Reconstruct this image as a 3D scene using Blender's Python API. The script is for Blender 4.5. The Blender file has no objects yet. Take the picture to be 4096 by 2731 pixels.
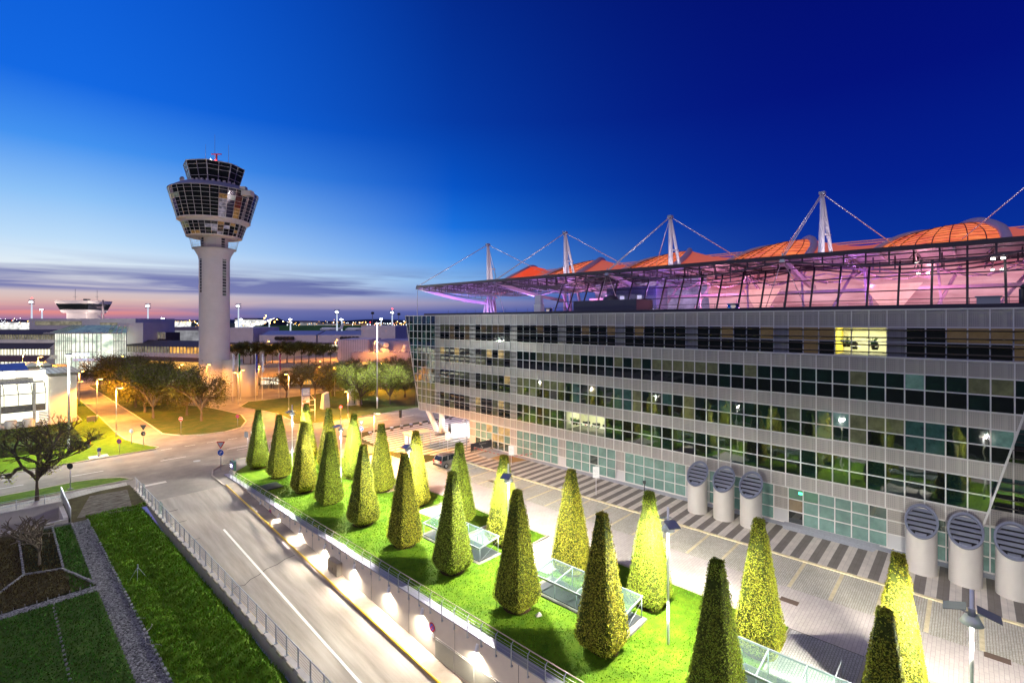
import bpy, math, random
from mathutils import Vector, Matrix
R = random.Random(7)
sc = bpy.context.scene
COL = sc.collection
PI = math.pi
# ------------------------------------------------------------------ camera
F_PX, CAM_H = 1960.0, 19.0
HEAD = math.atan(2105 / 1960.0)                    # view axis, seen from +X towards +Y it is 90-HEAD
cam_d = bpy.data.cameras.new('camera'); cam = bpy.data.objects.new('camera', cam_d); COL.objects.link(cam)
cam_d.sensor_width = 36; cam_d.lens = 36 * F_PX / 4096
cam_d.shift_y = -80.5 / 4096; cam_d.clip_start = .5; cam_d.clip_end = 30000
cam.location = (0, 0, CAM_H)
cv = (math.cos(HEAD), math.sin(HEAD)); cu = (-math.sin(HEAD), math.cos(HEAD))   # screen-right, depth parts of +X and +Y
FWD = (cv[1], cu[1]); RGT = (cv[0], cu[0])          # world direction of view and of screen-right
VIEW_ROT = math.atan2(RGT[1], RGT[0])
cam.rotation_euler = (PI / 2, 0, VIEW_ROT)
sc.camera = cam
sc.view_settings.view_transform = 'Standard'; sc.view_settings.look = 'None'
sc.view_settings.exposure = 0; sc.view_settings.gamma = 1
def RF(r, f): return (r * RGT[0] + f * FWD[0], r * RGT[1] + f * FWD[1])
def lin(h):
    h = h.lstrip('#'); c = [int(h[i:i+2], 16) / 255 for i in (0, 2, 4)]
    return tuple(x / 12.92 if x <= .04045 else ((x + .055) / 1.055) ** 2.4 for x in c)
# ------------------------------------------------------------------ node helpers
class NT:
    def __init__(s, tree): s.t = tree; s.n = tree.nodes; s.l = tree.links
    def add(s, typ, **kw):
        nd = s.n.new(typ)
        for k, v in kw.items():
            if k == 'ins':
                for kk, vv in v.items(): s.put(nd.inputs[kk], vv)
            else: setattr(nd, k, v)
        return nd
    def put(s, sock, v):
        if hasattr(v, 'is_linked') or isinstance(v, bpy.types.NodeSocket): s.l.new(v, sock)
        else: sock.default_value = v
    def math(s, op, a, b=0.0, c=None, clamp=False):
        nd = s.n.new('ShaderNodeMath'); nd.operation = op; nd.use_clamp = clamp
        s.put(nd.inputs[0], a); s.put(nd.inputs[1], b)
        if c is not None: s.put(nd.inputs[2], c)
        return nd.outputs[0]
    def ramp(s, fac, pts, interp='LINEAR'):
        nd = s.n.new('ShaderNodeValToRGB'); cr = nd.color_ramp; cr.interpolation = interp
        while len(cr.elements) < len(pts): cr.elements.new(.5)
        for e, (p, c) in zip(cr.elements, pts): e.position = p; e.color = (*c[:3], 1)
        s.put(nd.inputs[0], fac); return nd.outputs[0]
    def mix(s, fac, a, b, blend='MIX'):
        nd = s.n.new('ShaderNodeMix'); nd.data_type = 'RGBA'; nd.blend_type = blend; nd.clamp_factor = True
        s.put(nd.inputs[0], fac)
        for i, v in ((6, a), (7, b)):
            if isinstance(v, (tuple, list)): v = (*v[:3], 1)
            s.put(nd.inputs[i], v)
        return nd.outputs[2]
# ------------------------------------------------------------------ world: dusk sky
wd = bpy.data.worlds.new('World'); sc.world = wd; wd.use_nodes = True
W = NT(wd.node_tree); W.n.clear()
tc = W.add('ShaderNodeTexCoord'); sep = W.add('ShaderNodeSeparateXYZ', ins={0: tc.outputs['Generated']})
dx, dy, dz = sep.outputs
zz = W.math('MAXIMUM', dz, 0.0)
hl = W.math('SQRT', W.math('ADD', W.math('MULTIPLY', dx, dx), W.math('MULTIPLY', dy, dy)))
glow_r, glow_f = -0.80, 0.60                         # the afterglow sits low on the left of the view
gx, gy = RF(glow_r, glow_f)
dotg = W.math('DIVIDE', W.math('ADD', W.math('MULTIPLY', dx, gx), W.math('MULTIPLY', dy, gy)), W.math('MAXIMUM', hl, .001))
az = W.math('POWER', W.math('MINIMUM', W.math('MAXIMUM', W.math('DIVIDE', W.math('ADD', dotg, .12), 1.1), 0.0), 1.0), 3.0)
t = W.math('MULTIPLY', zz, 1.6, clamp=True)
left = W.ramp(t, [(0, lin('#54609e')), (.012, lin('#6a70aa')), (.03, lin('#9a92b8')), (.055, lin('#e0c8c6')), (.09, lin('#e6e0e2')), (.13, lin('#e2edf5')), (.2, lin('#bcdcf9')), (.3, lin('#8cc1f7')), (.42, lin('#4292f0')), (.55, lin('#0e68e2')), (1, lin('#004ac6'))])
mid = W.ramp(t, [(0, lin('#32478f')), (.03, lin('#4c5ca6')), (.06, lin('#9492b8')), (.085, lin('#6f93d0')), (.13, lin('#86b6ea')), (.2, lin('#4f98ec')), (.3, lin('#1470de')), (.42, lin('#0053c6')), (.6, lin('#003aa6')), (1, lin('#002080'))])
right = W.ramp(t, [(0, lin('#1c3f96')), (.1, lin('#12409f')), (.2, lin('#043098')), (.35, lin('#001f8e')), (.6, lin('#00107c')), (1, lin('#000866'))])
sky = W.mix(W.math('MULTIPLY', az, 2.5, clamp=True), right, mid)
sky = W.mix(W.math('MULTIPLY', W.math('SUBTRACT', az, .4), 1.667, clamp=True), sky, left)
pk = W.math('MULTIPLY', W.math('DIVIDE', W.math('SUBTRACT', az, .78), .2, clamp=True), W.ramp(t, [(0, (.2,) * 3), (.02, (.9,) * 3), (.05, (.75,) * 3), (.085, (0,) * 3)]))
sky = W.mix(pk, sky, W.ramp(t, [(0, lin('#b57a92')), (.025, lin('#ee9186')), (.06, lin('#f6d3ba'))]))
# thin streaks of cloud lying along the horizon
cvv = W.add('ShaderNodeCombineXYZ', ins={0: W.math('MULTIPLY', dx, 1.7), 1: W.math('MULTIPLY', dy, 1.7), 2: W.math('MULTIPLY', dz, 30.0)})
cn = W.add('ShaderNodeTexNoise', ins={'Vector': cvv.outputs[0], 'Scale': 1.25, 'Detail': 7.0, 'Roughness': .5, 'Distortion': .35})
cmask = W.ramp(cn.outputs[0], [(.42, (0, 0, 0)), (.53, (1, 1, 1))])
cwin = W.ramp(t, [(.0, (.8,) * 3), (.03, (.7,) * 3), (.042, (.22,) * 3), (.07, (.22,) * 3), (.082, (.9,) * 3), (.115, (.95,) * 3), (.14, (.4,) * 3), (.175, (0,) * 3)])
ccol = W.mix(W.math('MULTIPLY', az, 1.1, clamp=True), lin('#22408f'), lin('#6a72ae'))
cf = W.math('MULTIPLY', cmask, cwin)
sky = W.mix(cf, sky, ccol)
nish = W.add('ShaderNodeTexSky'); nish.sky_type = 'NISHITA'; nish.sun_disc = False
nish.sun_elevation = math.radians(-4); nish.sun_rotation = math.atan2(gx, gy)
skyn = W.mix(.05, sky, nish.outputs[0], 'ADD')
bg = W.add('ShaderNodeBackground', ins={'Color': skyn, 'Strength': 1.0})
W.l.new(bg.outputs[0], W.add('ShaderNodeOutputWorld').inputs[0])
# very soft fill added from behind the camera to lift facade and ground, after sunset
sl = bpy.data.lights.new('fill_sun', 'SUN'); sl.energy = .95; sl.angle = math.radians(80); sl.color = (1, .9, .82)
so = bpy.data.objects.new('fill_sun', sl); COL.objects.link(so)
so.rotation_euler = Vector((.6, .15, -.78)).to_track_quat('-Z', 'Y').to_euler()
# ------------------------------------------------------------------ object helpers
ORG = {}
def world_of(o): return ORG.get(o.name, Matrix.Identity(4))
def thing(name, label, cat, loc=(0, 0, 0), rot=0, group=None):
    o = bpy.data.objects.new(name, None); COL.objects.link(o)
    o.location = loc; o.rotation_euler = (0, 0, rot); o.empty_display_size = .3
    o['label'] = label; o['category'] = cat
    if group: o['group'] = group
    ORG[o.name] = Matrix.Translation(loc) @ Matrix.Rotation(rot, 4, 'Z')
    return o
def tag(o, label=None, cat=None, group=None, kind=None):
    for k, v in (('label', label), ('category', cat), ('group', group), ('kind', kind)):
        if v: o[k] = v
    return o
class MB:
    """collects faces, builds ONE mesh object"""
    def __init__(s, M=None): s.v = []; s.f = []; s.m = []; s.sm = []; s.M = M
    def vs(s, pts):
        b = len(s.v); s.v += [tuple(p) for p in pts]; return b
    def face(s, pts, m=0, smooth=False):
        b = s.vs(pts); s.f.append(tuple(range(b, b + len(pts)))); s.m.append(m); s.sm.append(smooth); return s
    def faces(s, pts, fs, m=0, smooth=False):
        b = s.vs(pts)
        for f in fs: s.f.append(tuple(b + i for i in f)); s.m.append(m); s.sm.append(smooth)
        return s
    def box(s, x0, x1, y0, y1, z0, z1, m=0):
        p = [(x, y, z) for z in (z0, z1) for y in (y0, y1) for x in (x0, x1)]
        return s.faces(p, [(0, 2, 3, 1), (4, 5, 7, 6), (0, 1, 5, 4), (2, 6, 7, 3), (0, 4, 6, 2), (1, 3, 7, 5)], m)
    def obox(s, c, ax, ay, az, m=0):
        c, ax, ay, az = map(Vector, (c, ax, ay, az))
        p = [c + i * ax + j * ay + k * az for k in (-1, 1) for j in (-1, 1) for i in (-1, 1)]
        return s.faces(p, [(0, 2, 3, 1), (4, 5, 7, 6), (0, 1, 5, 4), (2, 6, 7, 3), (0, 4, 6, 2), (1, 3, 7, 5)], m)
    def bar(s, p0, p1, w, h=None, m=0, up=(0, 0, 1)):
        p0, p1 = Vector(p0), Vector(p1); d = (p1 - p0)
        if d.length < 1e-6: return s
        u = Vector(up)
        if abs(d.normalized().dot(u)) > .98: u = Vector((1, 0, 0))
        a = d.cross(u).normalized() * w / 2; b = a.cross(d).normalized() * (h or w) / 2
        return s.obox((p0 + p1) / 2, d / 2, a, b, m)
    def cyl(s, p0, p1, r0, r1=None, n=10, m=0, cap=True):
        p0, p1 = Vector(p0), Vector(p1); r1 = r0 if r1 is None else r1
        d = (p1 - p0).normalized(); u = Vector((0, 0, 1)) if abs(d.z) < .95 else Vector((1, 0, 0))
        a = d.cross(u).normalized(); b = d.cross(a)
        ring = [(math.cos(2 * PI * i / n), math.sin(2 * PI * i / n)) for i in range(n)]
        pts = [p0 + (a * c + b * q) * r0 for c, q in ring] + [p1 + (a * c + b * q) * r1 for c, q in ring]
        base = s.vs(pts)
        for i in range(n):
            j = (i + 1) % n; s.f.append((base + i, base + j, base + n + j, base + n + i)); s.m.append(m); s.sm.append(True)
        if cap:
            s.f.append(tuple(base + i for i in range(n))[::-1]); s.m.append(m); s.sm.append(False)
            s.f.append(tuple(base + n + i for i in range(n))); s.m.append(m); s.sm.append(False)
        return s
    def path(s, pts, r, n=6, m=0):
        for a, b in zip(pts, pts[1:]): s.cyl(a, b, r, r, n, m)
        return s
    def lathe(s, prof, c=(0, 0), n=24, m=0, smooth=True, a0=0.0, a1=2 * PI):
        full = abs(a1 - a0 - 2 * PI) < 1e-6; k = n if full else n + 1
        base = len(s.v)
        for r, z in prof:
            for i in range(k):
                a = a0 + (a1 - a0) * i / n; s.v.append((c[0] + r * math.cos(a), c[1] + r * math.sin(a), z))
        for j in range(len(prof) - 1):
            for i in range(n):
                i2 = (i + 1) % k
                s.f.append((base + j * k + i, base + j * k + i2, base + (j + 1) * k + i2, base + (j + 1) * k + i)); s.m.append(m); s.sm.append(smooth)
        return s
    def prism(s, poly, z0, z1, m=0, mtop=None):
        n = len(poly); area = sum(poly[i][0] * poly[(i + 1) % n][1] - poly[(i + 1) % n][0] * poly[i][1] for i in range(n))
        if area < 0: poly = poly[::-1]
        s.face([(x, y, z1) for x, y in poly], m if mtop is None else mtop)
        s.face([(x, y, z0) for x, y in poly[::-1]], m)
        for i in range(n):
            a, b = poly[i], poly[(i + 1) % n]
            s.face([(a[0], a[1], z0), (b[0], b[1], z0), (b[0], b[1], z1), (a[0], a[1], z1)], m)
        return s
    def build(s, name, mats, parent=None, world=True, label=None):
        me = bpy.data.meshes.new(name)
        vs = s.v
        if parent is not None and world:
            inv = world_of(parent).inverted(); vs = [tuple(inv @ Vector(v)) for v in vs]
        me.from_pydata(vs, [], s.f)
        for m in (mats if isinstance(mats, (list, tuple)) else [mats]): me.materials.append(m)
        me.polygons.foreach_set('material_index', s.m); me.polygons.foreach_set('use_smooth', s.sm)
        me.update()
        o = bpy.data.objects.new(name, me); COL.objects.link(o)
        if parent is not None: o.parent = parent; ORG[o.name] = world_of(parent)
        if label: o['label'] = label
        return o
def struct(name, mb, mats, kind='structure'):
    return tag(mb.build(name, mats), kind=kind)
def kids(o): return [c for c in bpy.data.objects if c.parent == o]
KIDS = {}
def dup(root, loc, rot=0, label=None, scale=None, name=None):
    if root not in KIDS: KIDS[root] = [(c, kids(c)) for c in kids(root)]
    r = root.copy(); COL.objects.link(r); r.location = loc; r.rotation_euler = (0, 0, rot)
    if scale: r.scale = (scale,) * 3 if not isinstance(scale, tuple) else scale
    if label: r['label'] = label
    for c, gc in KIDS[root]:
        c2 = c.copy(); COL.objects.link(c2); c2.parent = r
        for g in gc:
            g2 = g.copy(); COL.objects.link(g2); g2.parent = c2
    return r
def text(body, size, mat, parent, loc, xdir, ydir=(0, 0, 1), name='lettering', align='LEFT'):
    cu_ = bpy.data.curves.new('txt', 'FONT'); cu_.body = body; cu_.size = size; cu_.align_x = align
    tmp = bpy.data.objects.new('txt', cu_); COL.objects.link(tmp)
    me = bpy.data.meshes.new_from_object(tmp); bpy.data.objects.remove(tmp); bpy.data.curves.remove(cu_)
    x = Vector(xdir).normalized(); y = Vector(ydir).normalized(); z = x.cross(y)
    M = Matrix(((x.x, y.x, z.x, loc[0]), (x.y, y.y, z.y, loc[1]), (x.z, y.z, z.z, loc[2]), (0, 0, 0, 1)))
    me.transform(world_of(parent).inverted() @ M); me.materials.clear(); me.materials.append(mat)
    o = bpy.data.objects.new(name, me); COL.objects.link(o); o.parent = parent; ORG[o.name] = world_of(parent); return o
def lamp(kind, loc, energy, color, parent=None, size=.15, aim=None, spot=None, blend=.5, area=None):
    l = bpy.data.lights.new('light', kind); l.energy = energy; l.color = color
    if kind == 'SPOT': l.spot_size = math.radians(spot or 150); l.spot_blend = blend; l.shadow_soft_size = size
    elif kind == 'AREA': l.shape = 'RECTANGLE'; l.size, l.size_y = area or (1, 1)
    else: l.shadow_soft_size = size
    o = bpy.data.objects.new('light', l); COL.objects.link(o)
    M = Matrix.Translation(loc)
    if aim: M = M @ Vector(aim).to_track_quat('-Z', 'Y').to_matrix().to_4x4()
    if parent: o.parent = parent; M = world_of(parent).inverted() @ M
    o.matrix_basis = M
    return o
ORD = 'first second third fourth fifth sixth seventh eighth ninth tenth eleventh twelfth thirteenth fourteenth fifteenth sixteenth seventeenth eighteenth nineteenth twentieth'.split()
# ------------------------------------------------------------------ materials
MATS = {}
def mat(name, col, rough=.6, metal=0.0, var=0.0, scale=2.0, bump=0.0, bscale=None, emit=None, estr=0.0, ior=None, col2=None, detail=6.0, stretch=None, coat=0.0, island=0.0, alpha=None):
    m = bpy.data.materials.new(name); m.use_nodes = True; T = NT(m.node_tree)
    b = T.n['Principled BSDF']; b.inputs['Roughness'].default_value = rough; b.inputs['Metallic'].default_value = metal
    if ior: b.inputs['IOR'].default_value = ior
    if rough >= .8 or 'leaf' in name: b.inputs['Specular IOR Level'].default_value = .12
    if coat: b.inputs['Coat Weight'].default_value = coat
    if isinstance(col, str): col = lin(col)
    if isinstance(col2, str): col2 = lin(col2)
    c = (*col, 1)
    co = T.add('ShaderNodeTexCoord').outputs['Object']
    if stretch: co = T.add('ShaderNodeMapping', ins={'Vector': co, 'Scale': stretch}).outputs[0]
    if var or col2:
        n = T.add('ShaderNodeTexNoise', ins={'Vector': co, 'Scale': scale, 'Detail': detail, 'Roughness': .65})
        lo = tuple(x * (1 - var) for x in col); hi = col2 if col2 else tuple(min(1, x * (1 + var)) for x in col)
        c = T.ramp(n.outputs[0], [(.32, lo), (.68, hi)])
        T.l.new(c, b.inputs['Base Color'])
    else: b.inputs['Base Color'].default_value = c
    if island:
        g = T.add('ShaderNodeNewGeometry'); f = T.math('MULTIPLY_ADD', g.outputs['Random Per Island'], 2 * island, 1 - island)
        hsv = T.add('ShaderNodeHueSaturation', ins={'Color': c, 'Value': f, 'Hue': T.math('MULTIPLY_ADD', g.outputs['Random Per Island'], .06, .47)})
        T.l.new(hsv.outputs[0], b.inputs['Base Color'])
    if bump:
        n2 = T.add('ShaderNodeTexNoise', ins={'Vector': co, 'Scale': bscale or scale * 4, 'Detail': 5.0})
        bp = T.add('ShaderNodeBump', ins={'Height': n2.outputs[0], 'Strength': bump, 'Distance': .05}); T.l.new(bp.outputs[0], b.inputs['Normal'])
    if emit is not None:
        e = lin(emit) if isinstance(emit, str) else emit
        b.inputs['Emission Color'].default_value = (*e, 1); b.inputs['Emission Strength'].default_value = estr
    m['x'] = 1; MATS[name] = m
    return m
def lit(name, col, strength, var=.5, scale=.5, stretch=None, col2=None):
    """a surface that gives off light: a lit window, a lamp lens, a backlit panel, or painted-in light (uneven inside)"""
    m = bpy.data.materials.new(name); m.use_nodes = True; T = NT(m.node_tree); b = T.n['Principled BSDF']
    if isinstance(col, str): col = lin(col)
    if isinstance(col2, str): col2 = lin(col2)
    b.inputs['Base Color'].default_value = (.05, .05, .05, 1); b.inputs['Roughness'].default_value = .1
    co = T.add('ShaderNodeTexCoord').outputs['Object']
    if stretch: co = T.add('ShaderNodeMapping', ins={'Vector': co, 'Scale': stretch}).outputs[0]
    n = T.add('ShaderNodeTexNoise', ins={'Vector': co, 'Scale': scale, 'Detail': 4.0, 'Roughness': .6})
    c = T.ramp(n.outputs[0], [(.3, tuple(x * (1 - var) for x in col)), (.66, col2 or col)])
    T.l.new(c, b.inputs['Emission Color']); b.inputs['Emission Strength'].default_value = strength
    MATS[name] = m; return m
asphalt = mat('asphalt', (.22, .2, .175), .8, var=.3, scale=.22, bump=.15, bscale=30)
concrete_road = mat('concrete_road', (.31, .28, .24), .8, var=.2, scale=1.4, bump=.1, bscale=25, stretch=(1.6, .1, 1))
concrete = mat('concrete', (.5, .47, .42), .8, var=.1, scale=1.2, bump=.08, bscale=20)
concrete_d = mat('concrete_dark', (.16, .15, .14), .85, var=.3, scale=1.5, bump=.1)
pale_wall = mat('pale_wall', (.62, .56, .5), .75, var=.06, scale=.6)
tower_white = mat('tower_concrete', (.58, .53, .52), .75, var=.05, scale=.5)
kerb_m = mat('kerb_stone', (.42, .38, .3), .8, var=.15, scale=3)
grass_m = mat('lawn', (.045, .11, .004), .9, scale=1.1, col2=(.115, .2, .008), detail=10, bump=.9, bscale=14)
grass_d = mat('dark_lawn', (.035, .075, .012), .9, scale=.6, col2=(.1, .1, .03), detail=9, bump=.8, bscale=9)
grass_w = mat('rough_grass', (.045, .125, .006), .9, scale=.9, col2=(.14, .25, .015), detail=10, bump=1.0, bscale=6, stretch=(1, .6, 1))
blade_m = mat('grass_blade', (.1, .2, .008), .8, island=.55)
bed_m = mat('bed_plants', (.045, .095, .014), .95, scale=.7, col2=(.08, .14, .024), detail=10, bump=1, bscale=8)
bed_b = mat('bed_brown', (.055, .04, .018), .95, scale=.8, col2=(.09, .085, .03), detail=10, bump=1, bscale=8)
gravel_m = mat('gravel', (.05, .05, .05), .9, scale=9, col2=(.27, .265, .26), detail=3, bump=1, bscale=16)
soil = mat('soil', (.06, .045, .02), .95, var=.4, scale=1.5, bump=.5)
steel = mat('steel', (.5, .5, .5), .35, .8)
galv = mat('galvanised', (.4, .43, .46), .45, .7, var=.1, scale=8)
white_p = mat('white_paint', (.78, .78, .76), .45)
grey_p = mat('grey_paint', (.32, .34, .36), .5)
dark_p = mat('dark_paint', (.03, .032, .035), .5)
black = mat('black', (.008, .008, .009), .5)
road_white = mat('road_marking', (.7, .69, .65), .8, var=.12, scale=6)
road_yellow = mat('yellow_marking', (.6, .46, .15), .8, var=.12, scale=5)
yellow_p = mat('yellow_paint', (.75, .5, .03), .45, var=.1, scale=3)
red_p = mat('red_paint', (.55, .02, .02), .4)
blue_p = mat('blue_paint', (.01, .09, .5), .4)
alu = mat('aluminium', (.6, .59, .57), .45, .2)
bark = mat('bark', (.13, .105, .075), .9, var=.3, scale=6, bump=.6)
bark_pale = mat('pale_bark', (.2, .17, .12), .9, var=.3, scale=6, bump=.6)
dark_glass = mat('dark_glass', (.012, .015, .018), .04, ior=1.9)
clear = None
def glass_mat(name, tint=(.75, .9, .85), gl=.18):
    m = bpy.data.materials.new(name); m.use_nodes = True; T = NT(m.node_tree); T.n.clear()
    tr = T.add('ShaderNodeBsdfTransparent', ins={0: (*tint, 1)}); gs = T.add('ShaderNodeBsdfGlossy', ins={'Roughness': .03})
    fr = T.add('ShaderNodeLayerWeight', ins={0: .5}); f = T.math('MULTIPLY_ADD', T.math('POWER', fr.outputs['Facing'], 4.0), .6, gl * .25, clamp=True)
    mx = T.add('ShaderNodeMixShader', ins={0: f, 1: tr.outputs[0], 2: gs.outputs[0]})
    T.l.new(mx.outputs[0], T.add('ShaderNodeOutputMaterial').inputs[0]); return m
clear = glass_mat('clear_glass')
roof_glass = glass_mat('canopy_glass', (.62, .8, .72), .5)
_T = NT(roof_glass.node_tree); _o = [n for n in _T.n if n.type == 'OUTPUT_MATERIAL'][0]; _m = _o.inputs[0].links[0].from_socket
_d = _T.add('ShaderNodeBsdfDiffuse', ins={0: (.35, .5, .44, 1)}); _x = _T.add('ShaderNodeMixShader', ins={0: .1, 1: _m, 2: _d.outputs[0]}); _T.l.new(_x.outputs[0], _o.inputs[0])
# ------------------------------------------------------------------ pavings
def paving_striped():
    m = bpy.data.materials.new('striped_paving'); m.use_nodes = True; T = NT(m.node_tree); b = T.n['Principled BSDF']
    co = T.add('ShaderNodeTexCoord').outputs['Object']; s = T.add('ShaderNodeSeparateXYZ', ins={0: co})
    f = T.math('FRACT', T.math('MULTIPLY', T.math('ADD', s.outputs[1], .32), 1 / 1.28))
    st = T.math('GREATER_THAN', f, .5)
    n = T.add('ShaderNodeTexNoise', ins={'Vector': co, 'Scale': 1.5, 'Detail': 8.0})
    sl_ = T.add('ShaderNodeTexBrick', ins={'Vector': co, 'Scale': 1.0, 'Mortar Size': .012, 'Brick Width': 1.2, 'Row Height': .32, 'Color1': (1, 1, 1, 1), 'Color2': (.86, .86, .86, 1), 'Mortar': (.6, .6, .6, 1)})
    c = T.mix(st, (.2, .175, .145), (.66, .6, .5))
    c = T.mix(.8, c, sl_.outputs[0], 'MULTIPLY'); c = T.mix(.35, c, T.ramp(n.outputs[0], [(.3, (.55,) * 3), (.7, (1,) * 3)]), 'MULTIPLY')
    T.l.new(c, b.inputs['Base Color']); b.inputs['Roughness'].default_value = .75; return m
def paving_brick(name, c1, c2, mortar, w, h, rot=0, bump=.3, off=.5, dirt=.35):
    m = bpy.data.materials.new(name); m.use_nodes = True; T = NT(m.node_tree); b = T.n['Principled BSDF']
    co = T.add('ShaderNodeTexCoord').outputs['Object']
    mp = T.add('ShaderNodeMapping', ins={'Vector': co, 'Rotation': (0, 0, rot)}).outputs[0]
    wob = T.add('ShaderNodeTexNoise', ins={'Vector': co, 'Scale': 3.0}); 
    mp2 = T.add('ShaderNodeVectorMath', operation='MULTIPLY_ADD', ins={0: wob.outputs[1], 1: (.05, .05, 0), 2: mp}).outputs[0]
    br = T.add('ShaderNodeTexBrick', offset=off, ins={'Vector': mp2, 'Scale': 1.0, 'Mortar Size': .012, 'Brick Width': w, 'Row Height': h, 'Color1': (*c1, 1), 'Color2': (*c2, 1), 'Mortar': (*mortar, 1), 'Bias': .1})
    n = T.add('ShaderNodeTexNoise', ins={'Vector': co, 'Scale': .5, 'Detail': 9.0, 'Roughness': .7})
    c = T.mix(dirt, br.outputs[0], T.ramp(n.outputs[0], [(.3, (.45, .45, .4)), (.65, (1, 1, 1))]), 'MULTIPLY')
    T.l.new(c, b.inputs['Base Color']); b.inputs['Roughness'].default_value = .8
    bp = T.add('ShaderNodeBump', ins={'Height': br.outputs[1], 'Strength': bump, 'Distance': .02}); bp.invert = True
    T.l.new(bp.outputs[0], b.inputs['Normal']); return m
striped = paving_striped()
cobble = paving_brick('cobble_setts', (.5, .47, .38), (.62, .59, .49), (.26, .24, .17), .2, .13, bump=.6)
paver = paving_brick('plaza_pavers', (.56, .5, .45), (.62, .56, .5), (.42, .37, .33), .6, .2, off=.5)
path_pav = paving_brick('path_setts', (.4, .39, .36), (.5, .49, .46), (.2, .2, .18), .22, .14, bump=.5)
walk_pav = paving_brick('pavement_slabs', (.36, .33, .29), (.42, .39, .34), (.2, .18, .15), .6, .4)
# ------------------------------------------------------------------ ground
HOLES = [(11.75, 20.1, -40, 63.0), (-6, 5.3, 62.4, 67.3), (6.66, 11.44, -40, 62.0)]
xs = sorted({-4000, 4000, -6, 5.3, 6.66, 11.44, 11.75, 20.1}); ys = sorted({-40, 62.0, 63.0, 62.4, 67.3, -200, 6000})
g = MB()
for x0, x1 in zip(xs, xs[1:]):
    for y0, y1 in zip(ys, ys[1:]):
        cx, cy = (x0 + x1) / 2, (y0 + y1) / 2
        if any(a < cx < b_ and c < cy < d for a, b_, c, d in HOLES): continue
        g.face([(x0, y0, -.05), (x1, y0, -.05), (x1, y1, -.05), (x0, y1, -.05)])
far_field = mat('ground_soil', (.03, .04, .018), .95, scale=.02, col2=(.05, .06, .025), detail=6)
struct('ground', g, far_field)
def RZ(y): return min(0.0, -.083 * (63 - y))
# main road along X, side roads along Y, forecourt at the tower: one asphalt sheet
r = MB()
r.face([(-60, 76, 0), (130, 76, 0), (130, 150, 0), (-60, 150, 0)])
r.face([(12.0, 63, 0), (20.1, 63, 0), (40.2, 63, 0), (40.2, 76, 0), (8, 76, 0), (11.2, 72.6, 0)])
r.face([(-60, 150, 0), (130, 150, 0), (130, 176, 0), (95, 240, 0), (-60, 240, 0)])
struct('road', r, asphalt)
rp = MB()
N = 60
for i in range(N):
    y0, y1 = -14 + 77 * i / N, -14 + 77 * (i + 1) / N
    rp.face([(11.75, y0, RZ(y0)), (18.75, y0, RZ(y0)), (18.75, y1, RZ(y1)), (11.75, y1, RZ(y1))])
rp.face([(11.75, -40, RZ(-14)), (20.1, -40, RZ(-14)), (20.1, -14, RZ(-14)), (11.75, -14, RZ(-14))])
struct('ramp_road', rp, concrete_road)
wk = MB()                                                   # raised walkway between the yellow kerb and the wall
for i in range(N):
    y0, y1 = -14 + 77 * i / N, -14 + 77 * (i + 1) / N
    wk.face([(19.0, y0, RZ(y0) + .12), (20.1, y0, RZ(y0) + .12), (20.1, y1, RZ(y1) + .12), (19.0, y1, RZ(y1) + .12)])
    wk.face([(18.75, y0, RZ(y0)), (19.0, y0, RZ(y0) + .12), (19.0, y1, RZ(y1) + .12), (18.75, y1, RZ(y1))])
struct('ramp_walkway', wk, mat('walkway_concrete', (.3, .25, .2), .85, var=.2, scale=1))
mk = MB()
def flat(x0, x1, y0, y1, z=.004, m=0, zf=None):
    zf = zf or (lambda y: z)
    mk.face([(x0, y0, zf(y0)), (x1, y0, zf(y0)), (x1, y1, zf(y1)), (x0, y1, zf(y1))], m)
for i in range(26):
    y0, y1 = -2 + 54.2 * i / 26, -2 + 54.2 * (i + 1) / 26
    flat(15.44, 15.62, y0, y1, zf=lambda y: RZ(y) + .005)
flat(12.0, 14.6, 69.3, 70.0, .004, 2)
for x0 in (7.2, 16.2, 24.4, 0, -8): flat(x0, x0 + 3.0, 80.45, 80.6)
for x0 in (17.6, 20.6, 23.6, 26.55, 44, 50, 56, 62, 68): flat(x0, x0 + 1.4, 87.15, 87.28) if x0 < 40 else flat(x0, x0 + 3, 82.1, 82.25)
for x0, x1 in ((25.3, 29.5), (31, 36), (44, 47)): flat(x0, x1, 79.1, 79.25); flat(x0 - .4, x1 - 1.4, 81.0, 81.12)
for k in range(9): flat(30.4 + k * .7, 30.7 + k * .7, 93.6 - k * .2, 93.75 - k * .2, .004, 1)
struct('road_markings', mk, [road_white, road_yellow, concrete])
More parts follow.
